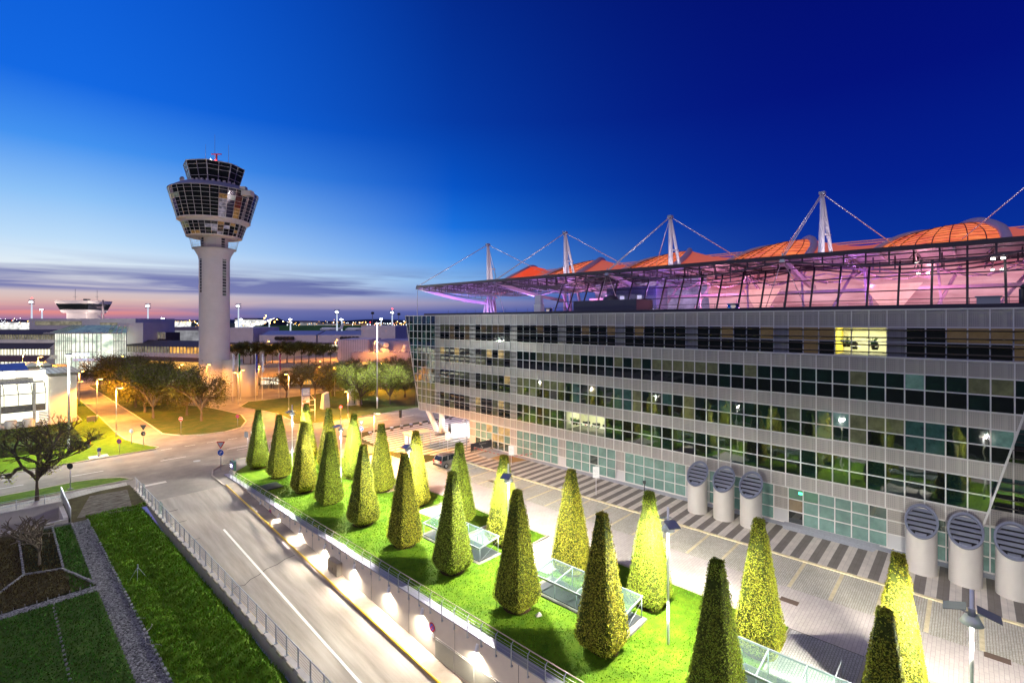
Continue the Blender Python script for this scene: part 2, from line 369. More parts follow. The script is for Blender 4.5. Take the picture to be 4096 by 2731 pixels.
# joints and cracks in the ramp concrete
jt = MB()
for y, w_ in ((59.3, .1), (56.2, .08), (51.7, .05), (45.6, .03), (38.4, .03), (31, .03)):
    jt.face([(11.8, y, RZ(y) + .004), (18.7, y + .2, RZ(y) + .004), (18.7, y + .2 + w_, RZ(y + w_) + .004), (11.8, y + w_, RZ(y + w_) + .004)])
pts = [(12.9, 41.6), (13.4, 41.9), (13.9, 41.7), (14.5, 42.2), (15.2, 42.4), (16.0, 42.9), (16.9, 43.0), (17.7, 43.4), (18.6, 43.5)]
for (a, b_), (c, d) in zip(pts, pts[1:]): jt.face([(a, b_, RZ(b_) + .006), (c, d, RZ(d) + .006), (c, d + .07, RZ(d) + .006), (a, b_ + .09, RZ(b_) + .006)])
R2 = random.Random(3)
for cx, cy in ((17, 81), (24, 91), (27, 99.5), (18, 108), (29, 84), (19, 116), (55, 84), (48, 86)):
    p = (cx, cy)
    for k in range(7):
        q = (p[0] + R2.uniform(-.5, .9), p[1] + R2.uniform(-.15, .5)); jt.face([(p[0], p[1], .004), (q[0], q[1], .004), (q[0] + .04, q[1] + .05, .004), (p[0] + .04, p[1] + .05, .004)]); p = q
struct('pavement_cracks', jt, mat('crack', (.03, .028, .025), .9))
ln = MB(); ln.face([(33.95, -40, .02), (39.05, -40, .02), (39.05, 62, .02), (33.95, 62, .02)])
struct('plaza_road', ln, paver)
py = MB(); py.face([(39.05, -40, .02), (43.95, -40, .02), (43.95, 53.5, .02), (40.4, 53.5, .02), (39.05, 58, .02)])
struct('parking_bays', py, cobble)
ye = MB()
ye.box(43.95, 44.25, -40, 53.5, 0, .1, 0)
for k in range(-4, 21):
    y = 1.9 + 2.5 * k; ye.face([(39.15, y - .12, .026), (43.9, y - .12, .026), (43.9, y + .12, .026), (39.15, y + .12, .026)], 0)
struct('bay_kerb', ye, mat('yellow_stone', (.66, .58, .36), .8, var=.15, scale=3))
sw = MB(); sw.box(44.25, 51.6, -40, 53.5, 0, .09); struct('sidewalk', sw, striped)
zp = MB()
zp.prism([(40.2, 61.5), (44.25, 53.5), (68, 53.5), (68, 74.2), (61, 74.6), (45, 74.2), (41.5, 72)], 0, .085)
struct('striped_plaza', zp, striped)
gr = MB(); gr.box(50.3, 51.3, -40, 56.6, .08, .11); struct('granite_strip', gr, mat('granite', (.4, .41, .44), .6, var=.15, scale=6))
# ------------------------------------------------------------------ lawns and islands
lw = MB(); PATHS = [(28.7, 33.85, 23.0, 27.1), (29.3, 33.85, 37.1, 40.0), (28.7, 33.85, 30.0, 32.5), (28.7, 33.85, 4.2, 8.1), (30.2, 33.85, 46.9, 48.6)]
lx = sorted({20.6, 33.7} | {p[0] for p in PATHS}); ly = sorted({-20, 62} | {v for p in PATHS for v in p[2:]})
def in_path(x, y): return any(a < x < b_ and c < y < d for a, b_, c, d in PATHS)
def lz(x, y): return .1 + .05 * math.sin(x * .9 + y * .37) + .04 * math.sin(y * .8 - x * .5)
for x0, x1 in zip(lx, lx[1:]):
    for y0, y1 in zip(ly, ly[1:]):
        if in_path((x0 + x1) / 2, (y0 + y1) / 2): continue
        nx, ny = max(1, int((x1 - x0) / .8)), max(1, int((y1 - y0) / .8))
        for i in range(nx):
            for j in range(ny):
                q = [(x0 + (x1 - x0) * (i + a) / nx, y0 + (y1 - y0) * (j + b_) / ny) for a, b_ in ((0, 0), (1, 0), (1, 1), (0, 1))]
                lw.face([(x, y, lz(x, y)) for x, y in q], 0, True)
tip = [(20.6, 62), (33.7, 62), (33.7, 69), (31, 71.5), (26, 70.3), (23.5, 69.6), (21.6, 67.6), (20.6, 66.4)]
lw.face([(x, y, lz(x, y)) for x, y in tip])
# grass blades standing in the lawn
for _ in range(52000):
    x, y = R.uniform(20.6, 33.7), R.uniform(0, 62) ** 1.0
    if in_path(x, y): continue
    z = lz(x, y); a = R.uniform(0, 2 * PI); h = R.uniform(.04, .11); w_ = .03
    c, s_ = math.cos(a) * w_, math.sin(a) * w_
    lw.face([(x - c, y - s_, z), (x + c, y + s_, z), (x + R.uniform(-.06, .06), y + R.uniform(-.06, .06), z + h)], 1)
struct('lawn_grass', lw, [grass_m, blade_m], 'stuff')
pp = MB()
for a, b_, c, d in PATHS: pp.face([(a, c, .05), (b_, c, .05), (b_, d, .05), (a, d, .05)])
struct('path_paving', pp, path_pav)
kb = MB()
for a, b_, c, d in PATHS:
    for y in (c, d): kb.box(a, 33.7, y - .07, y + .07, 0, .17)
segs = sorted([(c, d) for a, b_, c, d in PATHS]); y = -20
for c, d in segs + [(66, 66)]: kb.box(33.7, 33.87, y, c, 0, .16); y = d
def ring(poly, w_, z1, mb, closed=True):
    n = len(poly)
    for i in range(n if closed else n - 1):
        a, b_ = poly[i], poly[(i + 1) % n]; mb.bar((*a, z1 / 2), (*b_, z1 / 2), w_, z1)
cor = [(33.7, 66), (33.6, 69), (31, 71.6), (26.2, 73.4), (23.6, 73.5), (21.3, 72.2), (19.7, 70.4), (18.95, 68), (18.8, 64), (18.8, 63)]
ring(cor, .16, .13, kb, False)
# traffic islands (left of the side road, the tree triangle, the sign lawn, the near strip)
ISL = {
 'left': [(15.4, 175), (15.4, 129), (15.05, 105), (15.2, 98.7), (15.9, 95), (17.0, 91.2), (17.7, 89.2), (17.1, 88.3), (13.5, 88.1), (8, 87.6), (1, 87.4), (-30, 87.4), (-30, 120), (3, 120), (9, 123), (12.5, 124), (12.5, 175)],
 'triangle': [(20.6, 190), (20.6, 146), (20.5, 110), (20.3, 99.6), (22.1, 95.7), (24.4, 93.9), (28, 93.4), (31.1, 95.1), (33.7, 100.4), (35.3, 108), (34.4, 116), (33, 124), (30, 132), (29, 150), (31, 190)],
 'sign': [(38.3, 118), (39.4, 112), (40.7, 103), (40, 95.5), (38.8, 91), (39.9, 89.2), (44, 88.3), (48, 88.1), (65, 88.4), (110, 88.4), (110, 120), (82, 128), (55, 124), (42, 124)],
 'strip': [(-30, 76.3), (4, 76.7), (7.2, 77.1), (9.4, 76.4), (11.1, 75.2), (12, 73.5), (10.8, 73.3), (5.8, 73.2), (-30, 72.7)],
}
for nm, poly in ISL.items():
    m = MB(); m.prism(poly, 0, .11); struct(nm + '_island_grass' if 0 else 'island_grass', m, {'left': grass_m, 'strip': grass_m}.get(nm, grass_d), 'stuff')
    ring(poly, .2, .14, kb)
struct('kerbs', kb, kerb_m)
fp = MB(); fp.face([(-30, 68.2, .02), (5.6, 70.2, .02), (8.8, 71.3, .02), (11.2, 71.3, .02), (11.3, 72.8, .02), (8.8, 73.1, .02), (-30, 72.5, .02)]); struct('footpath', fp, walk_pav)
mh = MB(); mh.cyl((19.6, 76.9, .0), (19.6, 76.9, .006), .45, n=20); mh.cyl((19.6, 76.9, .006), (19.6, 76.9, .009), .3, n=20); tag(mh.build('manhole_cover', [grey_p]), 'round iron manhole cover set in the road before the ramp', 'manhole cover')
for i, (x, y) in enumerate([(37.2, 8.9), (38.9, -1.2), (41.0, 41.5)]):
    m = MB(); 
    for k in range(5): m.box(x - .25, x + .25, y - .5 + k * .22, y - .4 + k * .22, .02, .035)
    m.box(x - .3, x + .3, y - .55, y + .55, .015, .024)
    tag(m.build('drain_grate', [mat('rust', (.16, .11, .08), .8)]), ['rusty drain grate in the paved lane beside the bays', 'rusty drain grate in the paved lane near the pole lamp, right edge', 'small drain grate in the bay paving near the silver car'][i], 'drain grate', 'drain grates in the plaza')
# ------------------------------------------------------------------ near left: rough grass, gravel strip, planted beds
rg = MB(); nx, ny = 26, 170
def gz(x, y): return .05 + .12 * math.sin((x - 6.6) * 1.9) * .5 + .07 * math.sin(y * 1.3 + x * 2) + .05 * math.sin(y * 2.9 - x) - .14 * math.exp(-((x - 8.5 - .15 * math.sin(y * .4)) / .22) ** 2) - 1.0 * max(0, min(1, (x - 10.5) / .8)) ** 1.5  # made-up dip beside the parapet gives the shaded strip its darkness
for i in range(nx):
    for j in range(ny):
        x0, x1 = 6.65 + 4.75 * i / nx, 6.65 + 4.75 * (i + 1) / nx; y0, y1 = -20 + 82 * j / ny, -20 + 82 * (j + 1) / ny
        rg.face([(x0, y0, gz(x0, y0)), (x1, y0, gz(x1, y0)), (x1, y1, gz(x1, y1)), (x0, y1, gz(x0, y1))], 0, True)
rg.face([(5.5, 61.8, .02), (11.4, 61.8, .02), (11.4, 71.3, .02), (8.8, 71.3, .02), (5.5, 70.1, .02)], 2)
for _ in range(46000):
    x, y = R.uniform(6.6, 11.4), R.uniform(20, 63)
    if math.sin(y * 5.2 + 2 * math.sin(x * 2.3)) < R.uniform(-1.4, .6): continue
    z = gz(x, y) if y < 62 else .02; a = R.uniform(0, 2 * PI); h = R.uniform(.08, .24); c, s_ = math.cos(a) * .035, math.sin(a) * .035
    rg.face([(x - c, y - s_, z), (x + c, y + s_, z), (x + R.uniform(-.16, .16), y + R.uniform(-.16, .16), z + h)], 1)
struct('rough_grass', rg, [grass_w, blade_m, bed_b], 'stuff')
gp = MB(); gp.face([(6.0, 63, .03), (10.1, 61.6, .03), (10.9, 69.5, .03), (7.7, 69.9, .03)], 2)
for (x0, x1, y0, y1) in ((5.42, 6.6, 2, 61.8),): gp.face([(x0, y0, .03), (x1, y0, .03), (x1, y1, .03), (x0, y1, .03)])
for k in range(2): gp.face([(-20, 45.0 + .75 * k, .03), (5.42, 45.0, .03), (5.42, 45.8, .03), (-20, 45.8, .03)]) if k == 0 else None
for _ in range(9000):
    x, y = (R.uniform(5.42, 6.6), R.uniform(25, 61)) if R.random() < .8 else (R.uniform(0, 5.4), R.uniform(45, 45.8))
    s_ = R.uniform(.02, .05); gp.obox((x, y, .04), (s_, s_ * R.uniform(-.6, .6), 0), (s_ * R.uniform(-.5, .5), s_ * .7, 0), (0, 0, s_ * .7), 1)
struct('gravel_strip', gp, [gravel_m, mat('pebble', (.22, .22, .215), .9, island=.7), mat('worn_ground', (.05, .035, .018), .95, scale=1.2, col2=(.22, .2, .17), detail=8, bump=.6, stretch=(1, 2.5, 1))], 'stuff')
bd = MB()
BEDS = [([(-20, 44.8), (-20, 20), (2.6, 20), (2.98, 35.0), (3.07, 45.0)], 0), ([(3.12, 45.0), (3.02, 35.0), (2.65, 20), (5.36, 20), (5.42, 44.8)], 0), ([(.0, 45.9), (5.3, 46.2), (4.0, 50.7), (1.94, 51.5), (-.6, 47.2)], 1), ([(1.85, 51.7), (1.78, 62.2), (-20, 62.2), (-20, 46), (-.6, 47.2)], 1), ([(2.0, 51.7), (4.0, 50.9), (4.12, 61.6), (2.05, 61.9)], 2), ([(4.12, 50.8), (5.34, 46.4), (5.5, 60.3), (5.4, 61.4), (4.24, 61.5)], 0)]
for poly, mi in BEDS: bd.face([(x, y, .06) for x, y in (poly if sum(poly[i][0] * poly[(i + 1) % len(poly)][1] - poly[(i + 1) % len(poly)][0] * poly[i][1] for i in range(len(poly))) > 0 else poly[::-1])], {0: 0, 1: 1, 2: 2}[mi])
for _ in range(26000):
    x, y = R.uniform(-2, 5.3), R.uniform(26, 61)
    if 45 < y < 45.9: continue
    z = .06; a = R.uniform(0, 2 * PI); h = R.uniform(.04, .16); c, s_ = math.cos(a) * .04, math.sin(a) * .04
    bd.face([(x - c, y - s_, z), (x + c, y + s_, z), (x + R.uniform(-.1, .1), y + R.uniform(-.1, .1), z + h)], 3 if y < 45 or x > 4.1 else 4)
struct('planted_bed', bd, [bed_m, bed_b, mat('bed_dark', (.02, .03, .01), .95, scale=2, col2=(.04, .05, .02), bump=.8), mat('bed_blade', (.055, .14, .014), .85, island=.6), mat('bed_dry_blade', (.085, .065, .025), .9, island=.6)], 'stuff')
se = MB()
def stones(p, q):
    d = math.dist(p, q); n = max(1, int(d / .55))
    for i in range(n):
        a, b_ = i / n + .01, (i + 1) / n - .01; P = lambda t: (p[0] + (q[0] - p[0]) * t + R.uniform(-.02, .02), p[1] + (q[1] - p[1]) * t, .09)
        se.bar(P(a), P(b_), .13, R.uniform(.13, .19))
for p, q in (((2.98, 20), (3.07, 45)), ((5.4, 20), (5.42, 44.9)), ((-20, 44.9), (5.42, 44.9)), ((-20, 45.85), (5.38, 46.0)), ((5.38, 46.2), (4.0, 50.75)), ((4.0, 50.75), (1.94, 51.6)), ((1.94, 51.6), (-.7, 47.1)), ((1.94, 51.6), (1.95, 62.1)), ((4.06, 50.8), (4.18, 61.6)), ((5.38, 46.2), (5.52, 60.4)), ((1.9, 62.1), (5.5, 61.6)), ((5.52, 60.4), (5.5, 61.5)), ((6.63, 20), (6.63, 61.7))): stones(p, q)
struct('stone_edging', se, mat('edging_stone', (.24, .24, .235), .85, var=.3, scale=4), 'stuff')
# sunken light well at the far end of the beds
w0 = MB()
w0.box(-6, 5.3, 67.0, 67.35, -2.6, .75); w0.box(-6, 5.3, 62.2, 62.5, -2.6, .35); w0.box(5.0, 5.35, 62.5, 67.0, -2.6, .4); w0.face([(-6, 62.5, -2.5), (5, 62.5, -2.5), (5, 67, -2.5), (-6, 67, -2.5)])
w0.box(-6, 5.2, 66.9, 67.45, .75, .85)
tag(w0.build('light_well_wall', [concrete]), 'grey concrete walls round the sunken light well by the beds', 'wall')
t = thing('metal_fence', 'short steel fence with netting at the end of the light well', 'fence', (5.5, 64, 0))
m = MB()
for y in (62.4, 64.6, 66.8, 69, 71.2): m.cyl((5.5, y, 0), (5.5, y, 1.25), .03)
m.build('post', galv, t); MB().bar((5.5, 62.4, 1.25), (5.5, 71.2, 1.25), .07, .05).build('rail', galv, t)
m = MB()
for k in range(44): m.cyl((5.5, 62.4 + k * .2, .1), (5.5, 62.4 + k * .2, 1.2), .008, n=4, cap=False)
m.build('netting', galv, t)
t = thing('metal_fence', 'weathered handrail along the top of the concrete light well wall', 'fence', (0, 67.2, .8))
m = MB()
for x in (-4, -2, 0, 2, 4): m.cyl((x, 67.2, .8), (x, 67.2, 1.8), .025)
m.build('post', galv, t); m = MB()
for z in (1.3, 1.8): m.bar((-4, 67.2, z), (5.2, 67.2, z), .04, .04)
m.build('rail', galv, t)
t = thing('sprinkler_tripod', 'thin metal tripod sprinkler standing on the rough grass strip', 'tripod', (7.6, 44.6, .05))
for a in (.3, 2.4, 4.5): MB().cyl((7.6, 44.6, 1.0), (7.6 + .55 * math.cos(a), 44.6 + .55 * math.sin(a), .05), .018, n=5).build('leg', galv, t)
MB().cyl((7.6, 44.6, .95), (7.6, 44.6, 1.2), .04, n=8).build('head', grey_p, t)
hose_m = mat('hose', (.4, .38, .3), .6)
m = MB(); m.path([(6.75 + .35 * math.sin(k * .55) + .1 * math.sin(k * 1.7), 38.6 - k * .33, .1) for k in range(16)], .025, 6); tag(m.build('garden_hose', [hose_m]), 'pale hose snaking over the gravel strip in front', 'hose')
m = MB(); m.path([(6.55 + .12 * math.sin(k * .8), 43.6 - k * .3, .08) for k in range(9)], .02, 6); tag(m.build('garden_hose', [mat('dark_hose', (.12, .12, .11), .6)]), 'dark hose end lying beside the gravel near the tripod', 'hose')
# ------------------------------------------------------------------ ramp walls, railings
def prof_wall(mb, x0, x1, y0, y1, ztop, zb, n=40, m=0):
    for i in range(n):
        a, b_ = y0 + (y1 - y0) * i / n, y0 + (y1 - y0) * (i + 1) / n
        p = [(x0, a, zb(a)), (x1, a, zb(a)), (x1, b_, zb(b_)), (x0, b_, zb(b_)), (x0, a, ztop), (x1, a, ztop), (x1, b_, ztop), (x0, b_, ztop)]
        mb.faces(p, [(4, 5, 6, 7), (0, 4, 7, 3), (1, 2, 6, 5)], m)
    mb.face([(x0, y0, zb(y0)), (x1, y0, zb(y0)), (x1, y0, ztop), (x0, y0, ztop)], m); mb.face([(x0, y1, zb(y1)), (x1, y1, zb(y1)), (x1, y1, ztop), (x0, y1, ztop)], m)
ramp_wall_m = mat('ramp_wall_render', (.76, .67, .54), .8, var=.05, scale=.8, bump=.05)
t = thing('retaining_wall', 'long cream retaining wall of the ramp below the glowing wall lamps', 'wall', (20.3, 63, 0))
m = MB(); prof_wall(m, 20.1, 20.5, -14, 67, .06, lambda y: RZ(y) - .3); m.build('wall', ramp_wall_m, t)
m = MB(); m.box(20.03, 20.62, -14, 67.2, .06, .14); m.build('coping', mat('coping_metal', (.36, .36, .42), .4, .5), t)
m = MB()
for i, y in enumerate((25.3, 23.9, 22.1, 20.3, 18.5)):
    pass
m.box(20.06, 20.12, 16.0, 25.55, -3.0, -1.65); m.build('vent_frame', mat('vent_frame', (.45, .43, .38), .6), t)
for i in range(5):
    y0 = 16.1 + 1.9 * i; m = MB(); m.box(20.03, 20.06, y0, y0 + 1.78, -2.92, -1.73); m.build('vent_grille', mat('vent_grille', (.42, .41, .33), .7, var=.15, scale=30) if i == 0 else MATS['vent_grille'], t)
m = MB()
for y in (64, 60, 53.2, 48.1, 43.3, 38.2, 33.4, 28.5, 23.6, 18.2): m.box(20.085, 20.1, y, y + .03, RZ(y), .05)
for k in range(0): pass
m.build('expansion_joint', mat('joint', (.2, .18, .15), .9), t)
t = thing('railing', 'steel railing with cable infill along the lawn above the ramp wall', 'railing', (20.12, 63, .14))
m = MB(); m.cyl((20.2, 15 - 16, 1.1), (20.2, 65.5, 1.1), .03); m.build('handrail', mat('rail_wood', (.42, .34, .25), .4, .2), t)
m = MB()
for z in (.3, .5, .7, .9): m.cyl((20.13, -1, z), (20.13, 65.5, z), .009, n=5)
m.build('cable', steel, t)
for k in range(55):
    y = -.9 + 1.2245 * k
    if y > 65.6: break
    p = MB(); p.box(20.0, 20.03, y - .03, y + .03, -.3, .95); p.bar((20.02, y, .95), (20.2, y, 1.08), .03, .03); p.box(19.99, 20.1, y - .04, y + .04, -.3, -.22); p.build('post', galv, t)
# small sign boards fixed to the wall
for y, z, lb in ((52.9, -.75, 'round no stopping sign on the ramp wall between the upper two wall lamps'), (25.9, -1.15, 'round no stopping sign on the ramp wall beside the vent grilles')):
    t = thing('wall_sign', lb, 'road sign', (20.0, y, z), 0)
    m = MB(); m.cyl((20.08, y, z), (20.05, y, z), .3, n=24); m.build('plate', red_p, t); m = MB(); m.cyl((20.05, y, z), (20.04, y, z), .22, n=24); m.build('face', blue_p, t)
    m = MB(); m.bar((20.035, y - .16, z - .16), (20.035, y + .16, z + .16), .05, .01, up=(1, 0, 0)); m.bar((20.034, y - .16, z + .16), (20.034, y + .16, z - .16), .05, .01, up=(1, 0, 0)); m.build('cross', red_p, t)
    m = MB(); m.box(20.05, 20.08, y - .2, y + .2, z - .62, z - .38); m.build('supplement_plate', white_p, t)
lens_w = lit('wall_lamp_lens', (1, .93, .8), 30, var=.1)
for i, y in enumerate((55.4, 50.6, 45.7, 40.8, 35.8, 30.9, 26.9, 21.5, 16.4)):
    t = thing('wall_lamp', 'bright wedge wall lamp on the cream ramp wall, %s from the road junction' % ORD[i], 'wall lamp', (20.1, y, -.45), 0, 'wall lamps along the ramp')
    m = MB(); m.faces([(20.09, y - .09, -.3), (20.09, y + .09, -.3), (20.02, y + .09, -.3), (20.02, y - .09, -.3), (20.09, y - .09, -.72), (20.09, y + .09, -.72), (19.88, y + .09, -.68), (19.88, y - .09, -.68)], [(0, 1, 2, 3), (0, 4, 5, 1), (1, 5, 6, 2), (2, 6, 7, 3), (3, 7, 4, 0)]); m.build('housing', white_p, t)
    m = MB(); m.face([(20.07, y - .07, -.71), (20.07, y + .07, -.71), (19.9, y + .07, -.675), (19.9, y - .07, -.675)][::-1]); m.build('lens', lens_w, t)
    lamp('SPOT', (19.93, y, -.8), 1700, (1, .9, .76), t, .1, (-.34, 0, -1), 165, 1.0)
t = thing('utility_cabinet', 'grey metal cabinet fixed to the ramp wall between two wall lamps', 'cabinet', (19.9, 38.7, -1.5))
m = MB(); m.box(19.62, 20.08, 37.9, 39.45, -2.15, -.9); m.build('body', mat('cabinet_metal', (.4, .36, .3), .35, .5), t); m = MB(); m.box(19.6, 19.62, 37.96, 39.39, -2.1, -.95); m.build('door', mat('cabinet_door', (.38, .34, .28), .35, .5), t); m = MB(); m.box(19.585, 19.6, 38.6, 38.66, -1.65, -1.4); m.build('handle', black, t)
t = thing('yellow_guard_rail', 'yellow painted steel kerb rail along the edge of the ramp lane', 'guard rail', (18.88, 60, 0))
m = MB()
for i in range(40):
    a, b_ = -10 + 72.5 * i / 40, -10 + 72.5 * (i + 1) / 40; m.cyl((18.88, a, RZ(a) + .2), (18.88, b_, RZ(b_) + .2), .075, n=8, cap=False)
m.build('rail', yellow_p, t)
# left side of the ramp
t = thing('parapet_wall', 'low concrete parapet carrying the fence on the left of the ramp', 'wall', (11.6, 63, 0))
m = MB(); prof_wall(m, 11.45, 11.75, -14, 69.5, .12, lambda y: RZ(y) - .3); m.build('wall', concrete, t)
m = MB()
for k in range(56): m.box(11.36, 11.44, -10 + k * 1.42, -9.2 + k * 1.42, -.02, .14)
tag(m.build('coping', mat('coping_stone', (.42, .38, .27), .85, var=.3, scale=2), t), kind='stuff')
m = MB(); prof_wall(m, 11.762, 11.775, 28, 58, .1, lambda y: max(RZ(y) + .05, -.5), 12); m.build('yellow_stripe', yellow_p, t)
t = thing('ramp_fence', 'galvanised fence with horizontal wires along the left edge of the ramp', 'fence', (11.6, 63, .12))
m = MB(); m.cyl((11.6, -8, 1.22), (11.6, 69.5, 1.22), .028); m.build('handrail', galv, t)
m = MB()
for k in range(6): m.cyl((11.6, -8, .3 + k * .16), (11.6, 69.5, .3 + k * .16), .008, n=5)
m.build('wire', steel, t)
for k in range(53):
    y = -7.7 + 1.4965 * k
    if y > 69.4: break
    p = MB(); p.box(11.57, 11.63, y - .025, y + .025, .12, 1.27); p.box(11.5, 11.7, y - .06, y + .06, .12, .17); p.build('post', galv, t)
for y in (65.4, 57.6):
    m = MB(); m.box(11.66, 11.68, y - .55, y + .55, .2, 1.35); m.build('glass_screen', clear, t)
# ------------------------------------------------------------------ topiary
leaf_y = mat('hornbeam_leaf', (.26, .27, .022), .6, island=.6)
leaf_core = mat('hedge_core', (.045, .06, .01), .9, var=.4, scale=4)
def half(z, top):                                     # half width of the clipped pyramid at height z
    zt = .8
    if z < zt: return .96 + (1.2 - .96) * max(0, (z - .28) / (zt - .28))
    return 1.2 + (.26 - 1.2) * (z - zt) / (top - zt)
def topiary_meshes(seed, top, hue):
    q = random.Random(seed); core = MB(); n = 14
    def sq(a, w_):                                     # rounded square outline
        c, s_ = math.cos(a), math.sin(a); k = (abs(c) ** 9 + abs(s_) ** 9) ** (-1 / 9); return c * k * w_, s_ * k * w_
    zs = [.28 + (top - .28) * i / 16 for i in range(17)]
    base = len(core.v)
    for z in zs:
        for i in range(32): x, y = sq(2 * PI * i / 32, half(z, top) * .95); core.v.append((x, y, z))
    for j in range(16):
        for i in range(32):
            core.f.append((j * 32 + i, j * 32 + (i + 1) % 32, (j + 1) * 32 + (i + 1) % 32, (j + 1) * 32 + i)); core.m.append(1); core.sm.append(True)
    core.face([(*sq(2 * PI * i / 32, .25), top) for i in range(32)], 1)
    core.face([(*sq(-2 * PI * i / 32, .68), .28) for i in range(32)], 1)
    lump = [(q.uniform(0, 2 * PI), q.uniform(.5, top), q.uniform(.25, .6), q.uniform(-.035, .03)) for _ in range(60)]
    cnt = 0
    while cnt < 14500:
        z = q.uniform(.25, top); w_ = half(z, top)
        if q.random() > w_ / 1.27 + .08: continue
        a = q.uniform(0, 2 * PI); x, y = sq(a, w_)
        d = sum(am for la, lz_, lr, am in lump if abs(lz_ - z) < lr and abs((la - a + PI) % (2 * PI) - PI) * w_ < lr)
        k = 1 + (d + q.gauss(0, .022)) / max(.3, w_); x *= k; y *= k
        if abs(x) > abs(y): nrm = Vector((math.copysign(1, x), .15 * y, .12))
        else: nrm = Vector((.15 * x, math.copysign(1, y), .12))
        nrm = (nrm.normalized() + Vector((q.gauss(0, .55), q.gauss(0, .55), q.gauss(0, .55)))).normalized()
        u = nrm.cross(Vector((q.gauss(0, 1), q.gauss(0, 1), q.gauss(0, 1)))).normalized(); v = nrm.cross(u); s_ = q.uniform(.026, .046)
        p = Vector((x, y, z + q.gauss(0, .01))); core.face([p - u * s_ * 1.25, p - v * s_ * .7, p + u * s_ * 1.25, p + v * s_ * .7]); cnt += 1
    for _ in range(260):                               # flat top and stray shoots
        p = Vector((q.uniform(-.27, .27), q.uniform(-.27, .27), top + abs(q.gauss(0, .05)))); u = Vector((q.gauss(0, 1), q.gauss(0, 1), q.gauss(0, .6))).normalized(); v = u.orthogonal().normalized(); s_ = .055
        core.face([p - u * s_, p - v * s_ * .6, p + u * s_, p + v * s_ * .6])
    tr = MB(); tr.cyl((0, 0, -.05), (0, 0, .6), .13, .1, 8); tr.lathe([(.0, .12), (.75, .08), (.95, 0.02)], n=16, m=1)
    return core, tr
protos = []
hues = [leaf_y, mat('hornbeam_leaf_green', (.2, .25, .02), .6, island=.6), mat('hornbeam_leaf_yellow', (.29, .265, .023), .6, island=.65)]
mulch = mat('mulch', (.05, .032, .015), .95, var=.4, scale=6)
FRONT = [67.2, 61.2, 54.1, 48.5, 41.4, 34.9, 28.7, 21.9, 15.5, 8.9, 2.4]
BACK = [67.0, 60.8, 54.4, 48.0, 41.6, 35.0, 29.0, 22.0, 15.6, 8.8, 2.5]
tops = {0: 7.45, 1: 7.5, 2: 7.6}
TLF = ['isolated at the road end by the yellow striped bollards', 'beside the shaded cover plate', 'left of the first pole lamp', 'tall and green, left of second pole lamp', 'brightly lit, right of the second pole lamp', 'green, before the pole lamp by the bus shelter', 'in front of the stair canopy nearest the road', 'half hiding the end of the farthest stair canopy', 'standing before the middle stair canopy', 'dark topped, right of tall foreground pole lamp', 'cropped by the bottom edge, far right']
TLB = ['brightest white, behind the first pole lamp', 'partly hidden behind the tall green one', 'left of the small amber street lamp', 'shaded, below the traffic signal by the striped plaza', 'glowing, behind the pole lamp by the bus shelter', 'dull yellow, just left of the parked car', 'glaring, behind the pole lamp near the crowd barriers', 'with one bright face, behind the middle stair canopy', 'very bright, left of the tall foreground pole lamp', 'orange tipped, before the three left exhaust shafts', 'largest and brightest, beside the dark round shadow']
cnt = 0
for row, xs_, ys_, tl, nm in (('railing', 24.15, FRONT, TLF, 'railing'), ('lane', 30.25, BACK, TLB, 'lane')):
    for i, y in enumerate(ys_):
        vi = (i + (0 if row == 'railing' else 1)) % 3
        lb = '%s row topiary, %s' % (nm, tl[i])
        x = xs_ + R.uniform(-.15, .15)
        if cnt < 3 and row == 'railing' and i < 3:
            vi = i; t = thing('topiary_tree', lb, 'topiary', (x, y, .1), 0, 'clipped topiary pyramids on the lawn')
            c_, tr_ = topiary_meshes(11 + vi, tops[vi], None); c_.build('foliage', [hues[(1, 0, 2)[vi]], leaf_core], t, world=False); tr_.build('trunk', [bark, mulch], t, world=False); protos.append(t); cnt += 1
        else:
            dup(protos[vi], (x, y, .1), R.choice([0, PI / 2, PI, -PI / 2]) + R.uniform(-.05, .05), lb, (R.uniform(.97, 1.04), R.uniform(.97, 1.04), R.uniform(.97, 1.02)))
